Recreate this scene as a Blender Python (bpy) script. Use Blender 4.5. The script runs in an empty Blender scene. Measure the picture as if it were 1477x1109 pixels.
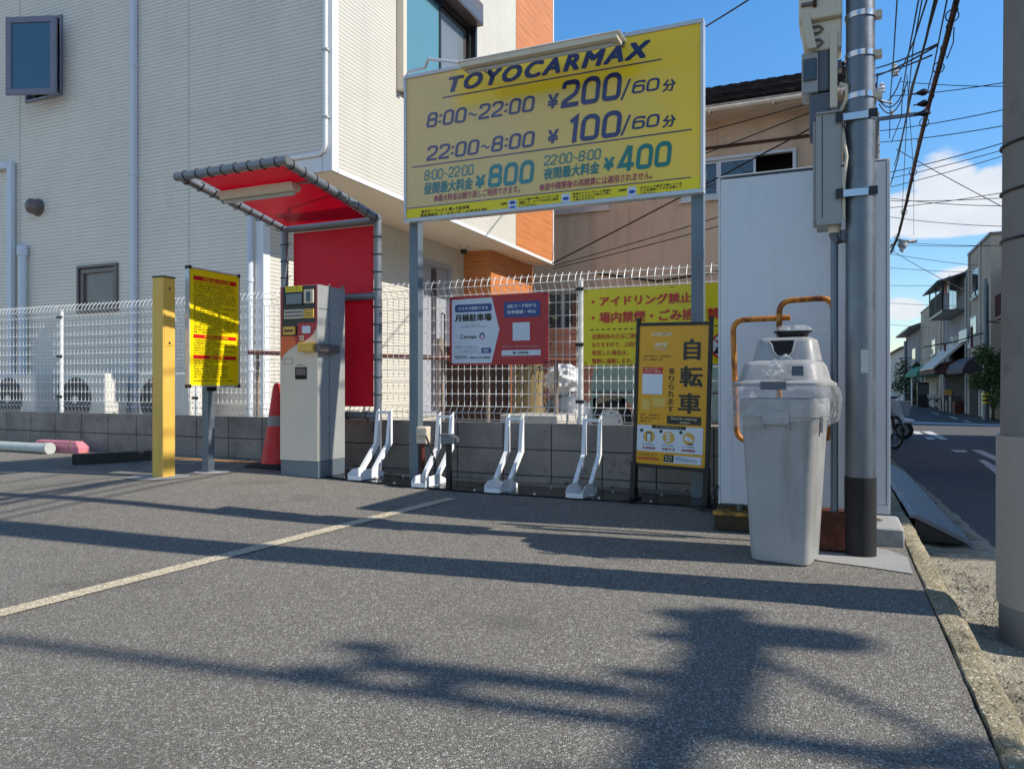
import bpy, bmesh, math, random
from mathutils import Vector, Matrix, Quaternion

random.seed(7)
SC = bpy.context.scene
COL = SC.collection
R = math.radians
PI = math.pi

# ------------------------------------------------------------------ camera
FPX, CX, CY, EYE = 1067.0, 738.5, 554.5, 0.75
YAW = math.atan(465 / 1067)
SN, CS = math.sin(YAW), math.cos(YAW)
cam = bpy.data.cameras.new('camera')
cam.sensor_width = 36.0
cam.lens = 36.0 * FPX / 1477.0
cam.clip_start = 0.05
cam.clip_end = 2000
camo = bpy.data.objects.new('camera', cam)
COL.objects.link(camo)
camo.location = (0, 0, EYE)
camo.rotation_euler = (R(90), 0, YAW)
SC.camera = camo

# ------------------------------------------------------------------ sun and sky
SUN = Vector((1.0, 0.12, 0.872)).normalized()
SUN_EL = math.asin(SUN.z)
SUN_AZ = math.atan2(SUN.x, SUN.y)          # clockwise from +Y
ld = bpy.data.lights.new('sun', 'SUN')
ld.energy = 4.8
ld.angle = R(0.53)
ld.color = (1.0, 0.93, 0.82)
lo = bpy.data.objects.new('sun', ld)
COL.objects.link(lo)
lo.rotation_euler = SUN.to_track_quat('Z', 'Y').to_euler()
lo.location = SUN * 40

W = bpy.data.worlds.new('World')
SC.world = W
W.use_nodes = True
wt = W.node_tree
wt.nodes.clear()
def wn(t, **k):
    n = wt.nodes.new(t)
    for a, b in k.items(): setattr(n, a, b)
    return n
sky = wn('ShaderNodeTexSky', sky_type='NISHITA')
sky.sun_disc = False
sky.sun_elevation = SUN_EL
sky.sun_rotation = SUN_AZ
sky.altitude = 0; sky.air_density = 1.0; sky.dust_density = 0.0; sky.ozone_density = 2.0
bg = wn('ShaderNodeBackground'); bg.inputs['Strength'].default_value = 0.12
wo = wn('ShaderNodeOutputWorld')
# clouds: a bank low over the end of the street, fixed to compass directions of the sky
tc = wn('ShaderNodeTexCoord')
sep = wn('ShaderNodeSeparateXYZ'); wt.links.new(tc.outputs['Generated'], sep.inputs[0])
def wm(op, a, b=None, clamp=False):
    n = wn('ShaderNodeMath', operation=op); n.use_clamp = clamp
    for i, v in enumerate((a, b)):
        if v is None: continue
        if isinstance(v, (int, float)): n.inputs[i].default_value = v
        else: wt.links.new(v, n.inputs[i])
    return n.outputs[0]
az = wm('ARCTAN2', sep.outputs[0], sep.outputs[1])
el = wm('ARCSINE', sep.outputs[2])
def blob(a0, e0, ra, re):
    da = wm('DIVIDE', wm('SUBTRACT', az, R(a0)), R(ra)); de = wm('DIVIDE', wm('SUBTRACT', el, R(e0)), R(re))
    return wm('SUBTRACT', 1.0, wm('ADD', wm('MULTIPLY', da, da), wm('MULTIPLY', de, de)))
nz = wn('ShaderNodeTexNoise'); nz.inputs['Scale'].default_value = 9; nz.inputs['Detail'].default_value = 9; nz.inputs['Roughness'].default_value = 0.58
mp = wn('ShaderNodeMapping'); mp.inputs['Scale'].default_value = (1, 1, 1.7); mp.inputs['Location'].default_value = (0.35, 0.1, 0.2)
wt.links.new(tc.outputs['Generated'], mp.inputs[0]); wt.links.new(mp.outputs[0], nz.inputs['Vector'])
shape = None
for b in [(6.6, 13.3, 1.9, 2.3), (4.6, 11.6, 2.4, 1.5), (9.6, 12.0, 3.2, 1.6), (7.5, 10.6, 5, 0.9), (4.2, 5.2, 1.4, .8), (8.2, 7.3, 2.6, .6), (10.0, 3.2, 5.0, 1.0), (19, 13, 8, 2.5), (-60, 24, 25, 6), (70, 20, 20, 7), (150, 26, 35, 9), (-130, 22, 30, 7)]:
    o = blob(*b)
    shape = o if shape is None else wm('MAXIMUM', shape, o)
dens = wm('ADD', wm('MULTIPLY', shape, 0.55), wm('MULTIPLY', wm('SUBTRACT', nz.outputs[0], 0.5), 1.9))
ramp = wn('ShaderNodeMapRange'); ramp.interpolation_type = 'SMOOTHSTEP'
wt.links.new(dens, ramp.inputs[0]); ramp.inputs[1].default_value = -0.12; ramp.inputs[2].default_value = 0.28
nz2 = wn('ShaderNodeTexNoise'); nz2.inputs['Scale'].default_value = 22; nz2.inputs['Detail'].default_value = 6
wt.links.new(mp.outputs[0], nz2.inputs['Vector'])
cc = wn('ShaderNodeMix', data_type='RGBA'); cc.inputs[6].default_value = (5.2, 5.7, 6.6, 1); cc.inputs[7].default_value = (7.6, 7.6, 7.6, 1)
wt.links.new(nz2.outputs[0], cc.inputs[0])
cm = wn('ShaderNodeMix', data_type='RGBA')
wt.links.new(wm('MULTIPLY', ramp.outputs[0], 0.92), cm.inputs[0])
hs = wn('ShaderNodeHueSaturation'); hs.inputs['Saturation'].default_value = 1.3; hs.inputs['Value'].default_value = 1.5
wt.links.new(sky.outputs[0], hs.inputs['Color'])
deep = wn('ShaderNodeMapRange'); wt.links.new(el, deep.inputs[0]); deep.inputs[1].default_value = 0.0; deep.inputs[2].default_value = 0.45; deep.inputs[3].default_value = 0.72; deep.inputs[4].default_value = 1.14
zen = wn('ShaderNodeMapRange'); wt.links.new(el, zen.inputs[0]); zen.inputs[1].default_value = 0.52; zen.inputs[2].default_value = 1.2; zen.inputs[3].default_value = 1.0; zen.inputs[4].default_value = 0.42
dm = wn('ShaderNodeVectorMath', operation='SCALE'); wt.links.new(hs.outputs[0], dm.inputs[0]); wt.links.new(wm('MULTIPLY', deep.outputs[0], zen.outputs[0]), dm.inputs['Scale'])
wt.links.new(dm.outputs[0], cm.inputs[6]); wt.links.new(cc.outputs[2], cm.inputs[7])
wt.links.new(cm.outputs[2], bg.inputs['Color']); wt.links.new(bg.outputs[0], wo.inputs[0])

SC.view_settings.view_transform = 'Standard'
SC.view_settings.look = 'None'
SC.view_settings.gamma = 1.0
SC.view_settings.exposure = 0.12
try:
    SC.cycles.use_denoising = True
    SC.cycles.max_bounces = 8
    SC.cycles.transparent_max_bounces = 16
    SC.cycles.sample_clamp_indirect = 6
except Exception:
    pass

# ------------------------------------------------------------------ measuring helpers (photo pixel -> world)
def onZ(px, py, z=0.0):
    d = FPX * (EYE - z) / (py - CY); l = (px - CX) / FPX * d
    return Vector((-SN * d + CS * l, CS * d + SN * l, z))
def onY(px, py, Y):
    u, v = (px - CX) / FPX, -(py - CY) / FPX
    d = Y / (CS + SN * u)
    return Vector(((-SN + CS * u) * d, Y, EYE + v * d))
def onX(px, py, X):
    u, v = (px - CX) / FPX, -(py - CY) / FPX
    d = X / (-SN + CS * u)
    return Vector((X, (CS + SN * u) * d, EYE + v * d))
def onD(px, py, d):
    l = (px - CX) / FPX * d
    return Vector((-SN * d + CS * l, CS * d + SN * l, EYE - (py - CY) / FPX * d))

# ------------------------------------------------------------------ materials
def S(r, g, b):
    f = lambda c: (c / 255 / 12.92) if c / 255 <= 0.04045 else ((c / 255 + 0.055) / 1.055) ** 2.4
    return (f(r), f(g), f(b), 1.0)
class NT:
    def __init__(s, name):
        s.m = bpy.data.materials.new(name); s.m.use_nodes = True
        s.t = s.m.node_tree; s.b = s.t.nodes['Principled BSDF']
        s.co = s.n('ShaderNodeTexCoord').outputs['Object']
    def n(s, t, **k):
        x = s.t.nodes.new(t)
        for a, b in k.items(): setattr(x, a, b)
        return x
    def put(s, sock, v):
        if v is None: return
        if hasattr(v, 'is_output'): s.t.links.new(v, sock)
        else: sock.default_value = v
    def noise(s, scale, detail=4, rough=0.55, vec=None, out=0):
        x = s.n('ShaderNodeTexNoise'); x.inputs['Scale'].default_value = scale; x.inputs['Detail'].default_value = detail
        x.inputs['Roughness'].default_value = rough; s.put(x.inputs['Vector'], vec or s.co); return x.outputs[out]
    def vor(s, scale, feature='F1', out=0, vec=None):
        x = s.n('ShaderNodeTexVoronoi', feature=feature); x.inputs['Scale'].default_value = scale
        s.put(x.inputs['Vector'], vec or s.co); return x.outputs[out]
    def stretch(s, sc):
        x = s.n('ShaderNodeMapping'); x.inputs['Scale'].default_value = sc; s.put(x.inputs[0], s.co); return x.outputs[0]
    def mr(s, v, a, b, c=0.0, d=1.0, smooth=False):
        x = s.n('ShaderNodeMapRange'); x.interpolation_type = 'SMOOTHSTEP' if smooth else 'LINEAR'
        s.put(x.inputs[0], v)
        for i, q in enumerate((a, b, c, d)): x.inputs[i + 1].default_value = q
        return x.outputs[0]
    def ma(s, op, a, b=None):
        x = s.n('ShaderNodeMath', operation=op); s.put(x.inputs[0], a); s.put(x.inputs[1], b); return x.outputs[0]
    def mix(s, f, a, b, mode='MIX'):
        x = s.n('ShaderNodeMix', data_type='RGBA', blend_type=mode); s.put(x.inputs[0], f); s.put(x.inputs[6], a); s.put(x.inputs[7], b); return x.outputs[2]
    def sep(s):
        x = s.n('ShaderNodeSeparateXYZ'); s.put(x.inputs[0], s.co); return x.outputs
    def bump(s, h, dist, strength=1.0, prev=None):
        x = s.n('ShaderNodeBump'); x.inputs['Distance'].default_value = dist; x.inputs['Strength'].default_value = strength
        s.put(x.inputs['Height'], h); s.put(x.inputs['Normal'], prev); return x.outputs[0]
    def done(s, col=None, rough=None, metal=None, normal=None, **k):
        s.put(s.b.inputs['Base Color'], col); s.put(s.b.inputs['Roughness'], rough); s.put(s.b.inputs['Metallic'], metal); s.put(s.b.inputs['Normal'], normal)
        for a, v in k.items(): s.put(s.b.inputs[a.replace('_', ' ')], v)
        return s.m
def mul(c, f): return (min(c[0] * f, 1), min(c[1] * f, 1), min(c[2] * f, 1), 1)

def paint(name, col, rough=0.45, metal=0.0, var=0.12, dirt=0.25, dirtcol=None, scale=3.0, bump=0.0008, spec=0.5):
    """weathered paint: large tone drift, streaky dirt, fine surface unevenness"""
    t = NT(name)
    a = t.mix(t.mr(t.noise(scale, 5), 0.3, 0.7), mul(col, 1 - var), mul(col, 1 + var * 0.5))
    st = t.mr(t.noise(1.0, 5, 0.6, vec=t.stretch((9, 9, 1.1))), 0.52, 0.78)
    sp = t.mr(t.noise(35, 3), 0.62, 0.75)
    f = t.ma('MULTIPLY', t.ma('MAXIMUM', st, t.ma('MULTIPLY', sp, 0.6)), dirt)
    c = t.mix(f, a, dirtcol or mul(col, 0.45))
    r = t.mr(t.noise(12, 4), 0.3, 0.7, max(rough - 0.1, 0.03), min(rough + 0.12, 1))
    n = t.bump(t.noise(60, 3), bump, 0.5) if bump else None
    return t.done(c, r, metal, n, Specular_IOR_Level=spec)

def asphalt(name, base, chips, patch=0.25, sc=150, bumpd=0.004, warm=None):
    t = NT(name)
    v = t.vor(sc, 'F1', 1); v2 = t.vor(sc * 0.6, 'F1', 1)
    d = t.vor(sc, 'F1', 0)
    g = t.n('ShaderNodeSeparateColor'); t.put(g.inputs[0], v)
    g2 = t.n('ShaderNodeSeparateColor'); t.put(g2.inputs[0], v2)
    big = t.mr(t.noise(0.55, 6, 0.6), 0.3, 0.7)
    c = t.mix(t.mr(g.outputs[0], 0, 1), mul(base, 0.62), mul(base, 1.5))
    c = t.mix(t.mr(d, 0.42, 0.72, 0, .8), c, mul(base, 0.18))
    c = t.mix(t.mr(g.outputs[1], 0.90, 0.97), c, chips)
    c = t.mix(t.ma('MULTIPLY', t.mr(g2.outputs[2], 0.93, 0.97), 0.6), c, mul(chips, 0.85))
    c = t.mix(t.ma('MULTIPLY', big, patch), c, mul(base, 0.6))
    fine = t.mr(t.noise(9, 6, 0.7), 0.25, 0.75)
    c = t.mix(t.ma('MULTIPLY', fine, 0.2), c, warm or mul(base, 1.25))
    cr = t.vor(0.9, 'DISTANCE_TO_EDGE', 0, vec=t.mix(0.12, t.co, t.noise(3, 4, out=1)))
    if patch > 0.2:
        st = t.mr(t.noise(1.7, 7, 0.62), 0.56, 0.70); c = t.mix(t.ma('MULTIPLY', st, 0.5), c, mul(base, 0.45))
        sp = t.mr(t.noise(5.5, 3, 0.5), 0.70, 0.74); c = t.mix(t.ma('MULTIPLY', sp, 0.35), c, mul(base, 0.35))
    h = t.ma('ADD', t.ma('MULTIPLY', d, -1.0), t.ma('MULTIPLY', g.outputs[0], 0.5))
    return t.done(c, 0.88, 0, t.bump(h, bumpd, 0.9), Specular_IOR_Level=0.3)

def concrete(name, col, var=0.3, stain=0.5, sc=1.0, bumpd=0.003):
    t = NT(name)
    c = t.mix(t.mr(t.noise(2.2 * sc, 6, 0.65), 0.28, 0.72), mul(col, 1 - var), mul(col, 1 + var))
    c = t.mix(t.ma('MULTIPLY', t.mr(t.noise(7 * sc, 6, 0.7), 0.55, 0.7), stain), c, mul(col, 0.42))
    c = t.mix(t.mr(t.vor(160, 'F1', 0), 0.0, 0.35, 0.35, 0), c, mul(col, 0.5))
    h = t.ma('ADD', t.noise(45, 5, 0.7), t.ma('MULTIPLY', t.noise(6, 4), 1.5))
    return t.done(c, 0.9, 0, t.bump(h, bumpd, 0.8), Specular_IOR_Level=0.25)

def rust(name, col, rcol=(0.12, 0.035, 0.012, 1), amount=0.5, rough=0.5):
    t = NT(name)
    m = t.mr(t.noise(9, 7, 0.7), amount - 0.06, amount + 0.06)
    r = t.mix(t.noise(50, 4), mul(rcol, 0.5), mul(rcol, 1.7))
    c = t.mix(m, r, t.mix(t.noise(4, 4), mul(col, 0.8), mul(col, 1.1)))
    return t.done(c, t.mr(m, 0, 1, 0.9, rough), 0, t.bump(m, 0.001, 0.7))

def siding(name, col, pitch=0.045, dirt=0.14):
    """horizontally ribbed siding board: grooves cut by height"""
    t = NT(name)
    z = t.sep()[2]
    fr = t.ma('FRACT', t.ma('DIVIDE', z, pitch))
    wob = t.noise(14, 4, 0.6, vec=t.stretch((1, 1, 6)))
    g = t.ma('MINIMUM', t.mr(fr, 0.0, 0.16), t.mr(fr, 1.0, 0.86))
    c = t.mix(t.mr(t.noise(1.2, 5, 0.6), 0.3, 0.7), mul(col, 0.93), mul(col, 1.03))
    c = t.mix(t.ma('MULTIPLY', t.mr(t.noise(1.0, 6, 0.65, vec=t.stretch((5, 5, 0.35))), 0.5, 0.75), dirt), c, mul(col, 0.55))
    h = t.ma('ADD', g, t.ma('MULTIPLY', wob, 0.35))
    return t.done(c, 0.62, 0, t.bump(h, 0.006, 1.0), Specular_IOR_Level=0.3)

def wood_siding(name, col, pitch=0.15):
    t = NT(name)
    z = t.sep()[2]
    q = t.ma('DIVIDE', z, pitch); fr = t.ma('FRACT', q); fl = t.ma('FLOOR', q)
    g = t.ma('MINIMUM', t.mr(fr, 0.0, 0.05), t.mr(fr, 1.0, 0.96))
    wv = t.n('ShaderNodeCombineXYZ'); sp = t.sep()
    t.put(wv.inputs[0], t.ma('ADD', sp[0], t.ma('MULTIPLY', fl, 3.7))); t.put(wv.inputs[1], sp[1]); t.put(wv.inputs[2], t.ma('MULTIPLY', z, 22.0))
    gr = t.noise(1.6, 7, 0.7, vec=wv.outputs[0])
    c = t.mix(t.mr(gr, 0.3, 0.7), mul(col, 0.7), mul(col, 1.2))
    return t.done(c, 0.55, 0, t.bump(t.ma('ADD', g, t.ma('MULTIPLY', gr, 0.15)), 0.005, 1.0))

def stucco(name, col, stain=0.5):
    t = NT(name)
    c = t.mix(t.mr(t.noise(0.7, 6, 0.65), 0.3, 0.7), mul(col, 0.8), mul(col, 1.12))
    c = t.mix(t.ma('MULTIPLY', t.mr(t.noise(1.0, 7, 0.7, vec=t.stretch((3.5, 3.5, 0.3))), 0.5, 0.72), stain), c, mul(col, 0.45))
    return t.done(c, 0.93, 0, t.bump(t.noise(55, 5, 0.75), 0.006, 0.9), Specular_IOR_Level=0.15)

def glass_pane(name, tint=(0.05, 0.07, 0.08, 1), rough=0.02, wave=0.6):
    t = NT(name)
    return t.done(tint, rough, 0, t.bump(t.noise(wave, 2), 0.02, 0.25), Specular_IOR_Level=0.9, Coat_Weight=0.6, Coat_Roughness=0.01)

def foliage_mat(name, a, b):
    t = NT(name)
    g = t.n('ShaderNodeNewGeometry').outputs['Random Per Island']
    c = t.mix(g, a, b)
    tr = t.n('ShaderNodeBsdfTranslucent'); t.put(tr.inputs[0], t.mix(0.5, c, (0.12, 0.2, 0.02, 1)))
    t.done(c, 0.5, 0)
    ms = t.n('ShaderNodeMixShader'); ms.inputs[0].default_value = 0.3
    t.t.links.new(t.b.outputs[0], ms.inputs[1]); t.t.links.new(tr.outputs[0], ms.inputs[2])
    t.t.links.new(ms.outputs[0], t.t.nodes['Material Output'].inputs[0])
    return t.m

def film(name):
    """thin crumpled polythene: mostly see-through, milky, glossy"""
    t = NT(name)
    n = t.bump(t.ma('ADD', t.noise(28, 6, 0.65), t.ma('MULTIPLY', t.vor(18, 'DISTANCE_TO_EDGE'), 1.2)), 0.02, 1.0)
    t.done((0.78, 0.80, 0.82, 1), 0.16, 0, n, Specular_IOR_Level=0.8)
    tr = t.n('ShaderNodeBsdfTransparent')
    ms = t.n('ShaderNodeMixShader')
    t.put(ms.inputs[0], t.mr(t.noise(11, 6, 0.7), 0.35, 0.65, 0.10, 0.38))
    t.t.links.new(tr.outputs[0], ms.inputs[1]); t.t.links.new(t.b.outputs[0], ms.inputs[2])
    t.t.links.new(ms.outputs[0], t.t.nodes['Material Output'].inputs[0])
    return t.m

def flat(name, col, rough=0.4, var=0.04, spec=0.5, metal=0.0):
    t = NT(name)
    return t.done(t.mix(t.noise(6, 4), mul(col, 1 - var), mul(col, 1 + var)), rough, metal, None, Specular_IOR_Level=spec)

M = {}
M['asphalt'] = asphalt('lot_asphalt', S(136, 131, 123), S(216, 212, 202), 0.25, 285, 0.003, S(142, 137, 127))
M['road'] = asphalt('street_asphalt', S(98, 97, 97), S(150, 149, 148), 0.3, 150, 0.003)
M['earth'] = concrete('earth_ground', S(120, 112, 100), 0.25, 0.4)
M['lotfar'] = concrete('yard_concrete', S(176, 168, 152), 0.15, 0.3)
def oldcon(name, base, chips, sc, bd):
    t = NT(name); v = t.vor(sc, 'F1', 1); d = t.vor(sc, 'F1', 0); g = t.n('ShaderNodeSeparateColor'); t.put(g.inputs[0], v)
    c = t.mix(t.mr(t.noise(3.0, 7, .65), .3, .7), mul(base, .72), mul(base, 1.15))
    c = t.mix(t.ma('MULTIPLY', t.mr(g.outputs[0], .2, .9), .5), c, mul(base, .55))
    c = t.mix(t.mr(g.outputs[1], .88, .95), c, chips)
    c = t.mix(t.ma('MULTIPLY', t.mr(t.noise(8, 7, .72), .54, .66), .75), c, mul(base, .32))
    c = t.mix(t.ma('MULTIPLY', t.mr(t.noise(2.3, 6, .6), .56, .66), .5), c, (.06, .065, .035, 1))
    h = t.ma('ADD', t.ma('ADD', t.ma('MULTIPLY', d, -.6), t.ma('MULTIPLY', t.noise(18, 7, .75), 2.2)), t.ma('MULTIPLY', t.mr(t.noise(30, 3), .55, .62), -.6))
    return t.done(c, .92, 0, t.bump(h, bd, 1.0), Specular_IOR_Level=.2)
M['kerb'] = oldcon('kerb_concrete', S(176, 164, 136), S(220, 212, 190), 120, 0.010)
M['gutter'] = oldcon('gutter_concrete', S(182, 173, 152), S(220, 215, 200), 150, 0.010)
M['patch'] = concrete('cement_patch', S(158, 158, 156), 0.15, 0.35, 2.0, 0.003)
M['block'] = concrete('block_face', S(146, 138, 130), 0.3, 0.65, 1.3, 0.004)
M['mortar'] = concrete('block_mortar', S(92, 90, 88), 0.2, 0.3)
M['polecon'] = concrete('pole_concrete', S(134, 127, 121), 0.16, 0.35, 1.2, 0.003)
M['lineyel'] = asphalt('faded_line', S(212, 198, 170), S(236, 226, 204), 0.2, 140, 0.003)
M['white'] = paint('white_enamel', S(242, 243, 244), 0.35, 0, 0.05, 0.16, S(140, 120, 96))
M['whiteline'] = asphalt('road_paint', S(214, 214, 212), S(235, 235, 235), 0.25, 60, 0.002)
M['orangeline'] = asphalt('orange_paint', S(214, 140, 62), S(226, 170, 110), 0.3, 90, 0.003)
M['fence'] = paint('fence_white', S(226, 228, 228), 0.4, 0, 0.05, 0.1)
M['galv'] = paint('galvanised_steel', S(114, 122, 130), 0.42, 0.55, 0.12, 0.3)
M['postgrey'] = paint('post_grey', S(112, 124, 134), 0.42, 0.25, 0.1, 0.22)
M['tube'] = paint('tube_grey', S(132, 137, 144), 0.4, 0.4, 0.14, 0.3)
M['darkmetal'] = paint('dark_steel', S(46, 46, 48), 0.4, 0.3, 0.2, 0.3)
M['black'] = paint('black_frame', S(22, 22, 24), 0.4, 0, 0.15, 0.15)
M['wrapgrey'] = paint('pole_wrap', S(160, 148, 138), 0.6, 0, 0.06, 0.15)
M['rubber'] = paint('black_rubber', S(30, 30, 31), 0.75, 0, 0.2, 0.3)
M['blackplate'] = paint('black_plate', S(20, 20, 22), 0.2, 0.0, 0.25, 0.2, S(70, 66, 60))
M['red'] = paint('red_sheet', S(200, 2, 42), 0.5, 0, 0.06, 0.08)
def cloth(name, col, k):
    t = NT(name); c = t.mix(t.noise(4, 4), mul(col, .92), mul(col, 1.05)); t.done(c, 0.5, 0, t.bump(t.noise(3.5, 4), .03, .6))
    tr = t.n('ShaderNodeBsdfTranslucent'); t.put(tr.inputs[0], c); ms = t.n('ShaderNodeMixShader'); ms.inputs[0].default_value = k
    t.t.links.new(t.b.outputs[0], ms.inputs[1]); t.t.links.new(tr.outputs[0], ms.inputs[2]); t.t.links.new(ms.outputs[0], t.t.nodes['Material Output'].inputs[0]); return t.m
M['red'] = cloth('red_sheet', S(206, 0, 40), 0.22)
M['conered'] = paint('cone_red', S(214, 44, 40), 0.5, 0, 0.1, 0.25)
M['conegrey'] = paint('cone_band', S(140, 138, 138), 0.5, 0, 0.1, 0.2)
M['yellowpost'] = paint('post_yellow', S(232, 186, 84), 0.5, 0, 0.1, 0.35, S(120, 92, 54))
M['pink'] = paint('pink_block', S(206, 128, 140), 0.8, 0, 0.12, 0.35, S(150, 110, 112))
M['pvc'] = paint('pale_pipe', S(190, 196, 190), 0.5, 0, 0.1, 0.45, S(110, 104, 84))
M['orangepipe'] = rust('rusted_orange_paint', S(206, 130, 40), amount=0.47)
M['rustbox'] = rust('rusted_brown', S(96, 40, 24), (0.06, 0.02, 0.01, 1), 0.5, 0.6)
M['rustplate'] = rust('rusted_plate', S(200, 150, 60), (0.10, 0.05, 0.025, 1), 0.48, 0.7)
M['mossy'] = concrete('mossy_block', S(74, 66, 50), 0.4, 0.6, 4)
M['beige'] = paint('beige_enclosure', S(216, 204, 180), 0.45, 0, 0.06, 0.22, S(140, 110, 74))
M['boxgrey'] = paint('cabinet_grey', S(158, 160, 158), 0.45, 0, 0.06, 0.2)
M['slate'] = paint('slate_plastic', S(88, 94, 104), 0.45, 0, 0.08, 0.15)
def sheetmetal(name, col):
    t = NT(name); c = t.mix(t.mr(t.noise(1.6, 5, .6), .3, .7), mul(col, .95), mul(col, 1.02))
    st = t.ma('MULTIPLY', t.mr(t.noise(1.0, 6, .65, vec=t.stretch((22, 22, .7))), .55, .8), t.mr(t.sep()[2], .1, 1.0, .5, .12)); c = t.mix(st, c, S(132, 124, 112))
    c = t.mix(t.ma('MULTIPLY', t.mr(t.noise(70, 3), .70, .76), .35), c, S(120, 112, 104))
    return t.done(c, t.mr(t.noise(5, 4), .3, .7, .24, .42), 0, t.bump(t.noise(2.2, 3), .03, .35))
M['shed'] = sheetmetal('shed_white', S(218, 222, 226))
M['bin'] = paint('bin_plastic', S(164, 164, 164), 0.42, 0, 0.09, 0.75, S(120, 112, 104), 6, 0.0015)
M['film'] = film('bag_film')
M['smoke'] = paint('smoked_glass', S(70, 84, 92), 0.12, 0, 0.1, 0.1)
M['siding'] = siding('white_siding', S(234, 226, 212), 0.045)
M['sidingR'] = siding('white_siding_sun_side', S(212, 208, 196), 0.045)  # same white siding, toned down where full sun would clip it
M['trim'] = paint('white_trim', S(226, 228, 230), 0.5, 0, 0.03, 0.08)
M['pipewhite'] = paint('downpipe_white', S(206, 212, 220), 0.4, 0, 0.03, 0.1)
M['wood'] = wood_siding('orange_wood_siding', S(206, 130, 76), 0.13)
M['soffit'] = paint('soffit_beige', S(222, 210, 192), 0.7, 0, 0.03, 0.06)
M['stucco'] = stucco('tan_stucco', S(208, 188, 168), 0.5)
M['stuccob'] = stucco('brown_trim', S(78, 60, 52), 0.3)
M['tile'] = paint('roof_tile', S(88, 88, 92), 0.4, 0, 0.3, 0.5, S(190, 186, 180), 9, 0.002)
M['gutw'] = paint('gutter_pale', S(206, 196, 180), 0.5, 0, 0.08, 0.3)
M['alu'] = paint('aluminium_frame', S(196, 200, 204), 0.35, 0.3, 0.05, 0.1)
M['bronze'] = paint('bronze_frame', S(110, 100, 98), 0.4, 0.2, 0.08, 0.15)
M['mauve'] = paint('mauve_frame', S(128, 124, 138), 0.4, 0.2, 0.05, 0.1)
M['glass'] = glass_pane('window_glass')
M['glassbluerefl'] = glass_pane('window_glass_blue_reflection', (0.05, 0.10, 0.14, 1))  # blue sky mirrored in the pane is put into the tint
M['glasstealrefl'] = glass_pane('window_glass_teal_reflection', (0.12, 0.26, 0.28, 1))  # teal reflection on this pane is carried by its base colour
M['frosted'] = paint('frosted_pane', S(120, 114, 108), 0.25, 0, 0.1, 0.1)
def clear_glass(name):
    t = NT(name); t.done((0.5, 0.55, 0.58, 1), 0.02, 0, None, Specular_IOR_Level=1.0); tr = t.n('ShaderNodeBsdfTransparent'); ms = t.n('ShaderNodeMixShader'); lw = t.n('ShaderNodeLayerWeight'); lw.inputs[0].default_value = 0.35
    t.put(ms.inputs[0], t.mr(lw.outputs[0], 0, 1, .12, .8)); t.t.links.new(tr.outputs[0], ms.inputs[1]); t.t.links.new(t.b.outputs[0], ms.inputs[2]); t.t.links.new(ms.outputs[0], t.t.nodes['Material Output'].inputs[0]); return t.m
M['glassclear'] = clear_glass('window_glass_clear')
M['curtain'] = flat('net_curtain', S(190, 190, 186), 0.9, 0.1)
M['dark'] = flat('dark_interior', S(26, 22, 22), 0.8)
M['doorgrey'] = paint('door_grey', S(172, 176, 184), 0.4, 0.1, 0.03, 0.05)
M['doordark'] = paint('door_dark', S(74, 76, 84), 0.3, 0.2, 0.03, 0.05)
M['rail'] = paint('handrail_brown', S(146, 92, 74), 0.5, 0, 0.1, 0.2)
M['brownpost'] = paint('railing_taupe', S(150, 132, 116), 0.5, 0, 0.08, 0.2)
M['ac'] = paint('ac_white', S(218, 216, 208), 0.5, 0, 0.04, 0.12)
M['acdark'] = paint('ac_fan_dark', S(84, 84, 86), 0.5, 0, 0.1, 0.1)
M['van'] = paint('van_green_grey', S(126, 150, 142), 0.3, 0, 0.04, 0.15)
M['vinyl'] = paint('white_vinyl', S(216, 218, 220), 0.35, 0, 0.06, 0.15, None, 5, 0.01)
M['bark'] = stucco('straw_bark', S(150, 132, 96), 0.6)
M['redslat'] = paint('red_brown_slat', S(160, 122, 106), 0.6, 0, 0.12, 0.3)
M['tan'] = stucco('tan_render', S(184, 172, 156), 0.3)
M['greyren'] = stucco('grey_render', S(150, 150, 152), 0.35)
M['paleren'] = stucco('pale_render', S(206, 200, 190), 0.35)
M['awndark'] = paint('awning_plum', S(66, 54, 64), 0.7, 0, 0.1, 0.2)
M['awnmar'] = paint('awning_maroon', S(96, 52, 50), 0.7, 0, 0.1, 0.2)
M['awngrn'] = paint('awning_green', S(40, 120, 96), 0.7, 0, 0.1, 0.2)
M['wire'] = flat('cable_black', S(24, 24, 28), 0.6)
M['wirebr'] = flat('cable_wrap_brown', S(62, 48, 44), 0.7, 0.2)
M['insul'] = flat('insulator_dark', S(36, 30, 40), 0.3)
M['porcelain'] = flat('porcelain_white', S(206, 206, 206), 0.3)
M['leaf'] = foliage_mat('leaf_green', (0.03, 0.065, 0.015, 1), (0.10, 0.15, 0.04, 1))
M['leafd'] = foliage_mat('leaf_dark', (0.015, 0.03, 0.012, 1), (0.04, 0.07, 0.02, 1))
M['stem'] = stucco('stem_brown', S(86, 70, 54), 0.4)
M['steelramp'] = paint('ramp_steel', S(112, 116, 124), 0.42, 0.35, 0.15, 0.35)
M['clearlid'] = film('clear_lid')
M['silver'] = paint('chrome', S(196, 198, 200), 0.22, 0.9, 0.03, 0.05)
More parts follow.
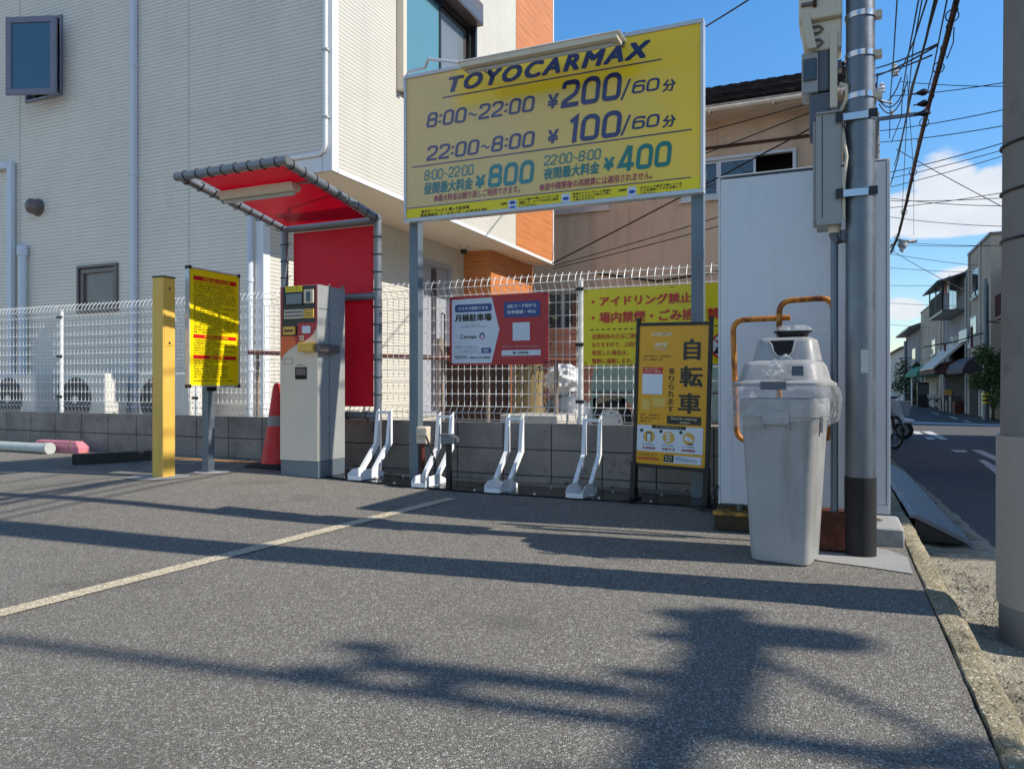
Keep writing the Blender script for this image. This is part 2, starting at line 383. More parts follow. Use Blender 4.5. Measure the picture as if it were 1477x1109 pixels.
# inks of the price board: bleached by years of sun except under the lamp hood and towards one end
def faded(name, fresh, old):
    t = NT(name); sp = t.sep()
    a = t.ma('MULTIPLY', t.mr(sp[2], 2.74, 2.84, 0, 1, True), t.mr(sp[0], -0.78, -0.60, 0, 1, True))
    f = t.ma('MAXIMUM', a, t.ma('MULTIPLY', t.mr(t.ma('ADD', sp[0], t.ma('MULTIPLY', sp[2], .25)), 0.30, 1.70, 0, 1), 1.0))
    f = t.ma('MULTIPLY', f, t.mr(t.noise(3, 4), .2, .6, .85, 1))
    return t.done(t.mix(f, old, fresh), 0.28, 0, None, Specular_IOR_Level=0.6)
# flat printing inks for the signs
INK = {}
def ink(name, rgb, rough=0.32):
    if name not in INK: INK[name] = flat('ink_' + name, S(*rgb), rough, 0.025)
    return INK[name]
INK['board_yellow'] = faded('ink_board_yellow', S(246, 206, 12), S(226, 196, 132)); INK['board_navy'] = faded('ink_board_navy', S(28, 32, 84), S(88, 90, 130)); INK['board_teal'] = faded('ink_board_teal', S(6, 112, 96), S(66, 136, 140)); INK['board_crimson'] = faded('ink_board_crimson', S(176, 40, 70), S(176, 88, 104)); ink('vivid_yellow', (240, 216, 0)); ink('sheet_yellow', (250, 222, 10), 0.35)
ink('orange_yellow', (236, 168, 12)); ink('navy', (36, 40, 92)); ink('teal', (8, 116, 112)); ink('crimson', (176, 44, 70))
ink('black', (24, 22, 22)); ink('white', (226, 230, 236)); ink('sign_red', (178, 22, 36)); ink('red', (206, 26, 34)); ink('blue', (32, 66, 160))
ink('dark_blue', (40, 60, 130)); ink('pale', (206, 214, 226)); ink('rose', (206, 140, 150)); ink('brown', (120, 76, 10)); ink('gold', (230, 190, 90))
ink('cream', (232, 218, 180)); ink('machine_red', (176, 24, 40)); ink('machine_orange', (222, 96, 40)); ink('amber', (226, 176, 70)); ink('screen', (110, 118, 122), 0.15)

# ------------------------------------------------------------------ mesh building helpers
class MB:
    def __init__(s): s.v = []; s.f = []; s.mi = []; s.sm = []; s.mats = []; s.X = Matrix.Identity(4)
    def mid(s, m):
        if m not in s.mats: s.mats.append(m)
        return s.mats.index(m)
    def add(s, vs, fs, m, smooth=False):
        b = len(s.v); s.v += [tuple(s.X @ Vector(p)) for p in vs]; k = s.mid(m)
        for f in fs: s.f.append([i + b for i in f]); s.mi.append(k); s.sm.append(smooth)
    def box(s, a, b, m):
        (x0, y0, z0), (x1, y1, z1) = a, b
        if x0 > x1: x0, x1 = x1, x0
        if y0 > y1: y0, y1 = y1, y0
        if z0 > z1: z0, z1 = z1, z0
        s.add([(x0, y0, z0), (x1, y0, z0), (x1, y1, z0), (x0, y1, z0), (x0, y0, z1), (x1, y0, z1), (x1, y1, z1), (x0, y1, z1)],
              [(3, 2, 1, 0), (4, 5, 6, 7), (0, 1, 5, 4), (1, 2, 6, 5), (2, 3, 7, 6), (3, 0, 4, 7)], m)
    def quad(s, a, b, c, d, m): s.add([a, b, c, d], [(0, 1, 2, 3)], m)
    def cyl(s, p0, p1, r0, m, r1=None, seg=16, smooth=True):
        s.tube([p0, p1], [r0, r0 if r1 is None else r1], m, seg, smooth)
    def tube(s, pts, r, m, seg=8, smooth=True, closed=False, caps=True):
        pts = [Vector(p) for p in pts]; n = len(pts)
        rr = r if isinstance(r, (list, tuple)) else [r] * n
        vs, fs = [], []; up = None
        for i, p in enumerate(pts):
            if closed: t = (pts[(i + 1) % n] - pts[i - 1]).normalized()
            else: t = (pts[min(i + 1, n - 1)] - pts[max(i - 1, 0)]).normalized()
            if up is None:
                up = Vector((0, 0, 1)) if abs(t.z) < 0.9 else Vector((1, 0, 0))
            sd = t.cross(up).normalized(); up = sd.cross(t).normalized()
            for k in range(seg):
                a = 2 * PI * k / seg
                vs.append(p + sd * (math.cos(a) * rr[i]) + up * (math.sin(a) * rr[i]))
        for i in range(n if closed else n - 1):
            j = (i + 1) % n
            for k in range(seg):
                k2 = (k + 1) % seg
                fs.append((i * seg + k, i * seg + k2, j * seg + k2, j * seg + k))
        s.add(vs, fs, m, smooth)
        if not closed and caps:
            b = len(s.v) - len(vs)
            for base, rev in ((0, False), ((n - 1) * seg, True)):
                f = [b + base + k for k in range(seg)]
                s.f.append(f[::-1] if not rev else f); s.mi.append(s.mid(m)); s.sm.append(False)
    def prism(s, prof, axis, a, b, m):
        """extrude a closed profile; axis 'x': prof=(y,z), 'y': prof=(x,z), 'z': prof=(x,y)"""
        def P(p, t): return {'x': (t, p[0], p[1]), 'y': (p[0], t, p[1]), 'z': (p[0], p[1], t)}[axis]
        n = len(prof); vs = [P(p, a) for p in prof] + [P(p, b) for p in prof]
        fs = [(i, (i + 1) % n, n + (i + 1) % n, n + i) for i in range(n)] + [tuple(range(n))[::-1], tuple(range(n, 2 * n))]
        s.add(vs, fs, m)
    def loft(s, secs, m, smooth=True, cap=True):
        n = len(secs[0]); vs = [p for q in secs for p in q]; fs = []
        for i in range(len(secs) - 1):
            for k in range(n): fs.append((i * n + k, i * n + (k + 1) % n, (i + 1) * n + (k + 1) % n, (i + 1) * n + k))
        s.add(vs, fs, m, smooth)
        if cap:
            b = len(s.v) - len(vs)
            s.f.append([b + k for k in range(n)][::-1]); s.f.append([b + (len(secs) - 1) * n + k for k in range(n)])
            s.mi += [s.mid(m)] * 2; s.sm += [False, False]
    def lathe(s, prof, m, seg=24, c=(0, 0, 0)):
        secs = [[(c[0] + r * math.cos(2 * PI * k / seg), c[1] + r * math.sin(2 * PI * k / seg), c[2] + z) for k in range(seg)] for r, z in prof]
        s.loft(secs, m)
    def disc(s, c, r, m, seg=20, axis='y', inner=0.0):
        def P(a, q): return {'y': (c[0] + q * math.cos(a), c[1], c[2] + q * math.sin(a)), 'z': (c[0] + q * math.cos(a), c[1] + q * math.sin(a), c[2]), 'x': (c[0], c[1] + q * math.cos(a), c[2] + q * math.sin(a))}[axis]
        o = [P(2 * PI * k / seg, r) for k in range(seg)]
        if inner:
            i_ = [P(2 * PI * k / seg, inner) for k in range(seg)]
            s.add(o + i_, [(k, (k + 1) % seg, seg + (k + 1) % seg, seg + k) for k in range(seg)], m)
        else: s.add(o, [tuple(range(seg))], m)
    def rect(s, x0, z0, x1, z1, y, m, r=0.0):
        """printed patch facing -Y"""
        if r <= 0: s.add([(x0, y, z0), (x1, y, z0), (x1, y, z1), (x0, y, z1)], [(0, 1, 2, 3)], m)
        else:
            vs = []
            for cx, cz, a0 in ((x1 - r, z0 + r, -90), (x1 - r, z1 - r, 0), (x0 + r, z1 - r, 90), (x0 + r, z0 + r, 180)):
                for k in range(6):
                    a = R(a0 + 18 * k); vs.append((cx + r * math.cos(a), y, cz + r * math.sin(a)))
            s.add(vs, [tuple(range(len(vs)))], m)
    def poly(s, pts, y, m): s.add([(x, y, z) for x, z in pts], [tuple(range(len(pts)))], m)
    def text(s, body, x0, z0, x1, z1, y, m, bold=0.0, shear=0.0, space=1.0):
        """printed writing facing -Y, stretched into the box"""
        vs, fs, w, h = glyphs(body, 0.0, shear, space)
        if w <= 0 or h <= 0: return
        sx, sz = (x1 - x0) / (w + 2 * bold), (z1 - z0) / (h + 2 * bold)
        for k, (ox, oz) in enumerate(((-1, -.7), (1, -.7), (1, .7), (-1, .7), (0, 0)) if bold else ((0, 0),)):
            s.add([(x0 + (a + bold + ox * bold) * sx, y - 0.00025 * k, z0 + (b + bold + oz * bold) * sz) for a, b in vs], fs, m)
    def stroke(s, pts, t, y, m, closed, T):
        q_ = [pts[0]]
        for p in pts[1:]:
            if math.hypot(p[0] - q_[-1][0], p[1] - q_[-1][1]) > 1e-3: q_.append(p)
        if closed and math.hypot(q_[0][0] - q_[-1][0], q_[0][1] - q_[-1][1]) < 1e-3: q_.pop()
        pts = q_; n = len(pts); vs = []
        for i in range(n):
            p = Vector(pts[i]); a = Vector(pts[i - 1]) if (i or closed) else None; c = Vector(pts[(i + 1) % n]) if (i < n - 1 or closed) else None
            d1 = (p - a).normalized() if a is not None else (c - p).normalized(); d2 = (c - p).normalized() if c is not None else d1
            n1 = Vector((-d1.y, d1.x)); n2 = Vector((-d2.y, d2.x)); q = (n1 + n2).normalized(); q = q / max(q.dot(n1), 0.45)
            for sg in (1, -1): x, z = T(p + q * (t / 2 * sg)); vs.append((x, y, z))
        fs = [(2 * i, 2 * i + 1, 2 * ((i + 1) % n) + 1, 2 * ((i + 1) % n)) for i in range(n if closed else n - 1)]
        s.add(vs, fs, m)
    def digits(s, body, x0, z0, x1, z1, y, m, t=0.2, shear=0.1, w=0.66):
        """squared rounded numerals built from one stroke weight"""
        def arc(path, r):
            out = [path[0][:2]]
            for i in range(1, len(path) - 1):
                p, a, c = Vector(path[i][:2]), Vector(path[i - 1][:2]), Vector(path[i + 1][:2]); rr = min(r if len(path[i]) < 3 else path[i][2], (a - p).length * .5, (c - p).length * .5)
                if rr <= 0: out.append(tuple(p)); continue
                u, v = (a - p).normalized() * rr, (c - p).normalized() * rr
                for k in range(7): q = k / 6; out.append(tuple(p + u * (1 - q) ** 2 + v * q ** 2))
            out.append(path[-1][:2]); return out
        def loop(xa, za, xb, zb, r): return arc([((xa + xb) / 2, za), (xb, za), (xb, zb), (xa, zb), (xa, za), ((xa + xb) / 2, za)], r)[:-1]
        h = t / 2; W_ = w - h; r = .30; items = []; x = 0.0
        for ch in body:
            a = []
            if ch == '0': a = [(loop(h, h, W_, 1 - h, r), True)]
            elif ch == '8': a = [(loop(h, h, W_, .5 + h * .3, .2), True), (loop(h + .02, .5, W_ - .02, 1 - h, .2), True)]
            elif ch == '6': a = [(loop(h, h, W_, .58, .2), True), (arc([(h, .3), (h, 1 - h), (W_ - .02, 1 - h), (W_ - .02, .76)], r), False)]
            elif ch == '2': a = [(arc([(h, .70), (h, 1 - h), (W_, 1 - h), (W_, .50), (h + .03, .22, .06), (h + .02, h, 0), (w, h)], r), False)]
            elif ch == '1': a = [(arc([(0.02, .80), (.24, 1 - h * .6, 0), (.24, 0)], 0), False)]
            elif ch == '4': a = [(arc([(w, .24), (h * .8, .24, 0), (w * .62, 1)], 0), False), ([(w * .70, 1), (w * .70, 0)], False)]
            elif ch == ':': a = [([(h, .22), (h, .22 + t * .95)], False), ([(h, .62), (h, .62 + t * .95)], False)]
            elif ch == '~': a = [([(h * .5 + .5 * k / 10, .42 - .10 * math.sin(2 * PI * k / 10) * -1) for k in range(11)], False)]
            elif ch == '/': a = [([(.02, -.08), (.30, 1.02)], False)]
            wd = {'1': .36, ':': t, '~': .55, '/': .3, '4': w}.get(ch, w)
            tt = t * (.55 if ch in '~/' else 1)
            items += [([(px + x, pz) for px, pz in p], c, tt) for p, c in a]; x += wd + .10
        tot = x - .10
        sx, sz = (x1 - x0) / (tot + shear), (z1 - z0)
        for k, (p, c, tt) in enumerate(items):
            s.stroke(p, tt, y - .0002 * (k % 2), m, c, lambda q: (x0 + (q.x + shear * q.y) * sx, z0 + q.y * sz))
    def build(s, name, parent=None, bevel=0.0, loc=None, rot=None):
        me = bpy.data.meshes.new(name)
        me.from_pydata(s.v, [], s.f)
        for m in s.mats: me.materials.append(m)
        me.polygons.foreach_set('material_index', s.mi); me.polygons.foreach_set('use_smooth', s.sm)
        me.update()
        if any(s.sm): me.set_sharp_from_angle(angle=R(40))
        o = bpy.data.objects.new(name, me); COL.objects.link(o)
        if parent is not None: o.parent = parent
        if loc: o.location = loc
        if rot: o.rotation_euler = rot
        if bevel:
            b = o.modifiers.new('bevel', 'BEVEL'); b.width = bevel; b.segments = 2; b.limit_method = 'ANGLE'; b.angle_limit = R(40)
            b.harden_normals = False
        return o

_gl = {}
_tcurve = bpy.data.curves.new('lettering_source', 'FONT')
_tobj = bpy.data.objects.new('lettering_source', _tcurve)
def glyphs(body, bold, shear, space=1.0):
    k = (body, bold, shear, space)
    if k in _gl: return _gl[k]
    _tcurve.body = body; _tcurve.resolution_u = 3; _tcurve.offset = bold; _tcurve.shear = shear; _tcurve.space_character = space; _tcurve.fill_mode = 'FRONT'
    COL.objects.link(_tobj)
    dg = bpy.context.evaluated_depsgraph_get(); dg.update()
    me = bpy.data.meshes.new_from_object(_tobj.evaluated_get(dg))
    COL.objects.unlink(_tobj)
    vs = [(v.co.x, v.co.y) for v in me.vertices]; fs = [tuple(p.vertices) for p in me.polygons]
    bpy.data.meshes.remove(me)
    if not vs: _gl[k] = ([], [], 0, 0); return _gl[k]
    a0, b0 = min(v[0] for v in vs), min(v[1] for v in vs); a1, b1 = max(v[0] for v in vs), max(v[1] for v in vs)
    up = []
    for f in fs:                                    # every face towards the reader
        ar = sum(vs[f[i]][0] * vs[f[(i + 1) % len(f)]][1] - vs[f[(i + 1) % len(f)]][0] * vs[f[i]][1] for i in range(len(f)))
        up.append(f if ar > 0 else f[::-1])
    _gl[k] = ([(x - a0, z - b0) for x, z in vs], up, a1 - a0, b1 - b0)
    return _gl[k]

def fine_print(mb, x0, z0, x1, z1, y, m, rows, fill=0.9, seed=1, cell=None):
    """lines of print too small to read in the photograph: rows of tiny uneven strokes"""
    rnd = random.Random(seed); rh = (z1 - z0) / rows; ch = rh * 0.62; cw = cell or ch * 0.95
    for i in range(rows):
        zt = z1 - i * rh; x = x0; end = x0 + (x1 - x0) * (fill if rnd.random() < 0.6 else rnd.uniform(0.45, fill))
        while x + cw < end:
            if rnd.random() > 0.07:
                a = x + cw * 0.06; b = x + cw * 0.9
                for q in range(3):
                    if rnd.random() < 0.75:
                        zz = zt - ch * (0.12 + q * 0.36); mb.rect(a + rnd.uniform(0, cw * .2), zz - ch * 0.2, b - rnd.uniform(0, cw * .2), zz, y, m)
                if rnd.random() < 0.8:
                    xx = rnd.uniform(a, b - cw * 0.22); mb.rect(xx, zt - ch, xx + cw * 0.2, zt, y - 0.0003, m)
            x += cw

def tag(o, label=None, cat=None, group=None, kind=None):
    if label: o['label'] = label
    if cat: o['category'] = cat
    if group: o['group'] = group
    if kind: o['kind'] = kind
    return o
def thing(name, label, cat, loc=(0, 0, 0), rz=0.0, group=None):
    o = bpy.data.objects.new(name, None); COL.objects.link(o)
    o.empty_display_size = 0.1; o.location = loc; o.rotation_euler = (0, 0, rz)
    return tag(o, label, cat, group)
def dup(o, loc, rz=None, label=None):
    def cp(a, parent):
        c = a.copy(); COL.objects.link(c)
        if parent is not None: c.parent = parent
        for ch in list(a.children): cp(ch, c)
        return c
    r = cp(o, None); r.location = loc
    if rz is not None: r.rotation_euler = (0, 0, rz)
    if label: r['label'] = label
    return r
def ss(t):
    t = max(0.0, min(1.0, t)); return t * t * (3 - 2 * t)
def rrect(cx, cy, hx, hy, r, z, n=5):
    vs = []
    for sx, sy, a0 in ((1, -1, -90), (1, 1, 0), (-1, 1, 90), (-1, -1, 180)):
        for k in range(n + 1):
            a = R(a0 + 90 * k / n); vs.append((cx + sx * (hx - r) + r * math.cos(a), cy + sy * (hy - r) + r * math.sin(a), z))
    return vs

# ================================================================== GROUND, STREET
def lotz(x, y): return 0.07 * ss((-2.4 - x) / 2.0) * ss((y - 1.2) / 2.6)
def roadz(y):
    if y < 3: return -0.1
    if y < 18: return -0.1 - 0.031 * (y - 3)
    if y < 40: return -0.565 - 0.012 * (y - 18)
    return -0.829 - 0.004 * (y - 40)
def onRoad(px, py, lift=0.0):
    z = -0.3
    for _ in range(40):
        p = onZ(px, py, z); z = 0.5 * z + 0.5 * (roadz(p.y) + lift)
    return onZ(px, py, z)
def sheet(name, xs, ys, zf, m, kind='structure', smooth=True):
    b = MB(); nx = len(xs)
    vs = [(x, y, zf(x, y)) for y in ys for x in xs]
    fs = [(j * nx + i, j * nx + i + 1, (j + 1) * nx + i + 1, (j + 1) * nx + i) for j in range(len(ys) - 1) for i in range(nx - 1)]
    b.add(vs, fs, m, smooth)
    return tag(b.build(name), kind=kind)
def frange(a, b, n): return [a + (b - a) * i / n for i in range(n + 1)]

sheet('ground', [-500, -60, 60, 500], [-500, -60, 0, 60, 200, 900], lambda x, y: -1.25 if y < 300 else -1.25, M['earth'])
sheet('parking_ground', frange(-18, 0.3005, 40), frange(-12, 5.3, 30), lotz, M['asphalt'])
b = MB(); b.box((-18, 5.3, -0.6), (0.30, 14.4, -0.002), M['lotfar']); b.box((0.28, -12, -0.6), (0.30, 5.3, -0.012), M['earth'])
tag(b.build('yard_ground'), kind='structure')
YS = [-12 + i for i in range(60)] + [50, 60, 75, 95, 130]
sheet('road', [0.80, 3.4, 6.4], YS, lambda x, y: roadz(y), M['road'])
sheet('far_pavement', [6.396, 9.0], [24.0, 26, 30, 32, 40, 60, 95, 130], lambda x, y: roadz(y) + 0.06, M['gutter'])
sheet('near_pavement', [0.29, 0.55, 0.805], [8.9] + [10 + i for i in range(20)] + [40, 60, 90], lambda x, y: roadz(y) + (0.012 if x < 0.8 else 0.004), M['gutter'])
# cross street to the right
sheet('side_road', [6.39, 30], [24.2, 30.8], lambda x, y: roadz(y) + 0.004, M['road'])
# gutter strip and kerb
rk = random.Random(3)
def gut(x, y): return roadz(y) + 0.004 - 0.012 * math.exp(-((x - 0.56) / 0.1) ** 2) + rk.uniform(-0.004, 0.004)
sheet('road_strip', frange(0.42, 0.86, 8), frange(-8, 9, 130), lambda x, y: gut(x, y) if x < 0.855 else roadz(y) - 0.012, M['gutter'])
b = MB()
secs = []
ks = frange(-8, 4.72, 150)
vs = []; n = 0
prof = [(0.304, -0.2), (0.304, -0.004), (0.309, 0.006), (0.33, 0.008), (0.36, 0.007), (0.378, 0.002), (0.388, -0.012), (0.415, -0.088), (0.43, -0.2)]
for y in ks:
    w = rk.uniform(-1, 1)
    chip = 0.03 if rk.random() < 0.07 else 0
    for i, (x, z) in enumerate(prof):
        e = 1 if 0 < i < len(prof) - 1 else 0
        vs.append((x + e * (rk.uniform(-0.003, 0.003)) - (chip if i in (5, 6) else 0), y, z + e * rk.uniform(-0.003, 0.003) + (roadz(y) + 0.1) * (1 if i > 6 else 0) - (chip * 0.3 if i in (4, 5) else 0)))
np_ = len(prof)
b.add(vs, [(j * np_ + i, (j + 1) * np_ + i, (j + 1) * np_ + i + 1, j * np_ + i + 1) for j in range(len(ks) - 1) for i in range(np_ - 1)], M['kerb'], True)
tag(b.build('kerb'), kind='structure')
b = MB(); vs = []
ks = frange(4.72, 9.2, 30)
for y in ks:
    for (x, z) in [(0.296, -0.6), (0.297, 0.004), (0.375, 0.0), (0.385, -0.03), (0.39, -0.6)]: vs.append((x, y, z))
b.add(vs, [(j * 5 + i, (j + 1) * 5 + i, (j + 1) * 5 + i + 1, j * 5 + i + 1) for j in range(len(ks) - 1) for i in range(4)], M['kerb'], False)
tag(b.build('kerb'), kind='structure')
# loose broken concrete in the gutter
b = MB(); rg = random.Random(11)
for i in range(1500):
    cl_ = rg.choice(((.52, 3.75, .05, .28), (.60, 3.15, .09, .12), (.58, 2.15, .09, .25), (.52, 1.5, .06, .3), (.6, 3.0, .12, .9))); y = rg.gauss(cl_[1], cl_[3]); x = rg.gauss(cl_[0], cl_[2])
    if not 0.44 < x < 0.82: continue
    s_ = rg.uniform(0.0025, 0.0075) * (1.8 if rg.random() < 0.05 else 1); z = roadz(y) + s_ * 0.3
    pts = [(x + s_ * dx * rg.uniform(.6, 1.2), y + s_ * dy * rg.uniform(.6, 1.2), z + s_ * dz * rg.uniform(.5, 1)) for dx, dy, dz in ((1, 0, 0), (0, 1, 0), (-1, 0, 0), (0, -1, 0), (0, 0, .8), (0, 0, -.8))]
    b.add(pts, [(0, 1, 4), (1, 2, 4), (2, 3, 4), (3, 0, 4), (1, 0, 5), (2, 1, 5), (3, 2, 5), (0, 3, 5)], M['gutter'] if rg.random() < 0.7 else M['patch'])
tag(b.build('gutter_gravel'), kind='stuff')

# painted lines on the lot
def strip(name, pts, w, m, zf, lift):
    b = MB(); vs = []
    for i, (x, y) in enumerate(pts):
        a = Vector(pts[min(i + 1, len(pts) - 1)]) - Vector(pts[max(i - 1, 0)]); nrm = Vector((-a.y, a.x)).normalized() * w / 2
        for sg in (-1, 1): vs.append((x + sg * nrm.x, y + sg * nrm.y, zf(x, y) + lift))
    b.add(vs, [(2 * i, 2 * i + 2, 2 * i + 3, 2 * i + 1) for i in range(len(pts) - 1)], m)
    return tag(b.build(name), kind='structure')
strip('ground_marking', [(-2.50 + 0.07 * (y - 1.57), y) for y in frange(-3, 4.3, 20)], 0.085, M['lineyel'], lotz, 0.004)
strip('ground_line', [(x, 5.0) for x in frange(-7.3, -4.35, 20)], 0.06, M['orangeline'], lotz, 0.004)
def patch(name, pts, m, lift=0.004):
    b = MB(); b.add([(x, y, lotz(x, y) + lift) for x, y in pts], [tuple(range(len(pts)))], m); return tag(b.build(name), kind='structure')
def ring(cx, cy, rx, ry, n=18, j=0.1, seed=1):
    r_ = random.Random(seed); return [(cx + rx * math.cos(2 * PI * k / n) * (1 + r_.uniform(-j, j)), cy + ry * math.sin(2 * PI * k / n) * (1 + r_.uniform(-j, j))) for k in range(n)]
patch('cement_ground', ring(-4.55, 3.94, 0.22, 0.2, 18, 0.12, 1), M['patch'])
patch('cement_ground', ring(-4.42, 4.33, 0.15, 0.14, 16, 0.1, 2), M['patch'])
patch('cement_ground', [(-0.20, 3.55), (-0.06, 3.40), (0.12, 3.36), (0.285, 3.31), (0.29, 3.62), (0.22, 3.75), (-0.1, 3.78)], M['patch'])
# street markings and pale strips
def mark(name, q, m=M['whiteline']):
    b = MB(); pts = [onRoad(x, y, 0.004) for x, y in q]; b.add([tuple(p) for p in pts], [tuple(range(len(pts)))], m); return tag(b.build(name), kind='structure')
mark('road_marking', [(1315.5, 621.7), (1326, 622), (1331, 626), (1320, 626)])
mark('road_marking', [(1330, 622), (1343, 622), (1369, 634), (1357, 634)])
mark('road_marking', [(1333, 630), (1344, 630), (1350, 634), (1338, 634)])
mark('road_marking', [(1371, 648.5), (1391, 649), (1396, 652), (1378, 652)])
mark('road_marking', [(1401, 648.5), (1416, 649), (1460, 668), (1444, 668)])
mark('road_marking', [(1411, 663), (1420, 663), (1460, 686), (1440, 686)])
mark('road_stripe', [(1306, 608.6), (1330, 608.4), (1477, 613), (1477, 615.5), (1330, 611), (1305, 611)])  # thin pale strip right across the road
mark('road_stripe', [(1366, 600.5), (1372, 600.5), (1384, 604), (1377, 604.3)])
mark('road_stripe', [(1342, 594.5), (1346, 594.5), (1357, 598), (1353, 598.5)])
mark('road_stripe', [(1388, 606), (1394, 606), (1402, 609), (1396, 609)])

# kerb ramps: low steel wedges with ribs
def kerb_ramp():
    t = thing('kerb_ramp', 'ribbed grey steel ramp plate', 'kerb ramp', (0.39, 4.74, 0), 0, 'steel kerb ramps along the lot edge')
    b = MB()
    b.prism([(0.0, 0.010), (0.035, 0.014), (0.30, -0.118), (0.31, -0.135), (0.295, -0.135), (0.03, -0.006), (0.0, -0.004)], 'y', 0.004, 0.596, M['steelramp'])
    for k in range(9):
        x = 0.045 + k * 0.028; z = 0.012 - (x - 0.035) * 0.498
        b.box((x, 0.03, z - 0.006), (x + 0.008, 0.57, z + 0.004), M['steelramp'])
    b.build('ramp_plate', t)
    for y in (0.02, 0.56):
        b = MB(); b.prism([(0.03, -0.01), (0.285, -0.134), (0.03, -0.134)], 'y', y, y + 0.02, M['darkmetal']); b.build('side_rib', t)
    return t
rp = kerb_ramp()
rp['label'] = 'ribbed steel kerb ramp at the concrete pole end of the run, its open end showing'
for k in range(1, 7):
    r = dup(rp, (0.39, 4.74 + 0.6 * k, (roadz(4.74 + 0.6 * k) - roadz(4.74)) * 0.5))
    r['label'] = ('second', 'third', 'fourth', 'fifth', 'sixth', 'seventh')[k - 1] + ' ribbed steel kerb ramp of the run, counted from its open end'

# ================================================================== BLOCK WALL AND MESH FENCE
t = thing('block_wall', 'low grey concrete block wall with stained faces below the white mesh fence', 'wall', (-6, 5.3, 0))
b = MB(); b.X = Matrix.Translation((6, -5.3, 0)); c_ = MB(); c_.X = b.X
c_.box((-16.0, 5.262, -0.3), (0.22, 5.352, 0.445), M['mortar'])
c_.build('mortar_core', t)
rb = random.Random(5)
x0 = -1.964 - 0.4 * 36
i = 0
while x0 + i * 0.4 < 0.2:
    xa = x0 + i * 0.4
    for k in range(3):
        za = -0.148 + 0.2 * k; o = rb.uniform(-0.0015, 0.0015)
        b.box((xa + 0.004, 5.25 + o, za + 0.004), (min(xa + 0.396, 0.22), 5.365, za + 0.196 + (0.004 if k == 2 else 0)), M['block'])
    i += 1
b.build('blocks', t, bevel=0.004)
FY = 5.31; FZ0, FZ1 = 0.455, 1.6
t = thing('mesh_fence', 'white welded mesh fence with folded top edge on the block wall', 'fence', (-6, FY, 0.45))
def mesh_panel(xa, xb):
    b = MB(); b.X = Matrix.Translation((6, -FY, -0.45)); rw = 0.0026
    n = int(round((xb - xa) / 0.0555))
    for k in range(n + 1):
        x = xa + (xb - xa) * k / n
        b.tube([(x, FY - 0.02, FZ0 + 0.015), (x, FY - 0.045, FZ0 + 0.075), (x, FY, FZ0 + 0.12), (x, FY, FZ1 - 0.13), (x, FY - 0.05, FZ1 - 0.075), (x, FY - 0.022, FZ1 - 0.02), (x, FY + 0.004, FZ1)], rw, M['fence'], 4, True)
    for z, y in [(FZ0 + 0.015, -0.02), (FZ0 + 0.07, -0.045), (FZ0 + 0.12, 0.0)] + [(FZ0 + 0.12 + 0.1 * k, 0.0) for k in range(1, 9)] + [(FZ1 - 0.13, 0), (FZ1 - 0.075, -0.05), (FZ1 - 0.022, -0.022)]:
        b.tube([(xa - 0.01, FY + y + 0.004, z), (xb + 0.01, FY + y + 0.004, z)], rw * 1.15, M['fence'], 4, True)
    return b
fx = [-1.76 - 1.945 * k for k in range(-1, 8)]
for k in range(8):
    mesh_panel(fx[k + 1] + 0.02, min(fx[k] - 0.02, 0.2)).build('mesh_panel', t)
for x in fx:
    b = MB(); b.X = Matrix.Translation((6, -FY, -0.45))
    b.cyl((x, FY + 0.03, 0.2), (x, FY + 0.03, 1.54), 0.02, M['fence'], seg=12); b.cyl((x, FY + 0.03, 1.54), (x, FY + 0.03, 1.552), 0.022, M['pvc'], seg=12)
    p = b.build('fence_post', t)
    for z in (0.62, 1.05, 1.47):
        b = MB(); b.X = Matrix.Translation((6, -FY, -0.45)); b.box((x - 0.03, FY - 0.008, z - 0.012), (x + 0.03, FY + 0.02, z + 0.012), M['darkmetal']); b.build('clamp', p)

# ================================================================== WHITE HOUSE
HY, HX, LX = 6.5, -4.94, -5.88       # front wall, overhanging right wall, recessed ground floor wall
ZF, ZT = 3.06, 9.2
def wall_holes(b, axis, pos, u0, u1, z0, z1, holes, m, depth=0.12, sign=1):
    """wall sheet with openings and their reveals; axis 'y': at y=pos facing -y; axis 'x': at x=pos facing +x"""
    us = sorted({u0, u1} | {h[0] for h in holes} | {h[2] for h in holes}); zs = sorted({z0, z1} | {h[1] for h in holes} | {h[3] for h in holes})
    P = (lambda u, z, d=0: (u, pos + d, z)) if axis == 'y' else (lambda u, z, d=0: (pos - d, u, z))
    for i in range(len(us) - 1):
        for j in range(len(zs) - 1):
            cu, cz = (us[i] + us[i + 1]) / 2, (zs[j] + zs[j + 1]) / 2
            if any(h[0] < cu < h[2] and h[1] < cz < h[3] for h in holes): continue
            b.quad(P(us[i], zs[j]), P(us[i + 1], zs[j]), P(us[i + 1], zs[j + 1]), P(us[i], zs[j + 1]), m)
    for a0, c0, a1, c1 in holes:
        for (p, q) in (((a0, c0), (a1, c0)), ((a1, c0), (a1, c1)), ((a1, c1), (a0, c1)), ((a0, c1), (a0, c0))):
            b.quad(P(p[0], p[1]), P(q[0], q[1]), P(q[0], q[1], depth), P(p[0], p[1], depth), m)
house = thing('house', 'modern white ribbed-siding house with an overhanging upper storey and orange wood corner', 'house', (-9, HY, 0))
HM = Matrix.Translation((9, -HY, 0))
def hb():
    b = MB(); b.X = HM; return b
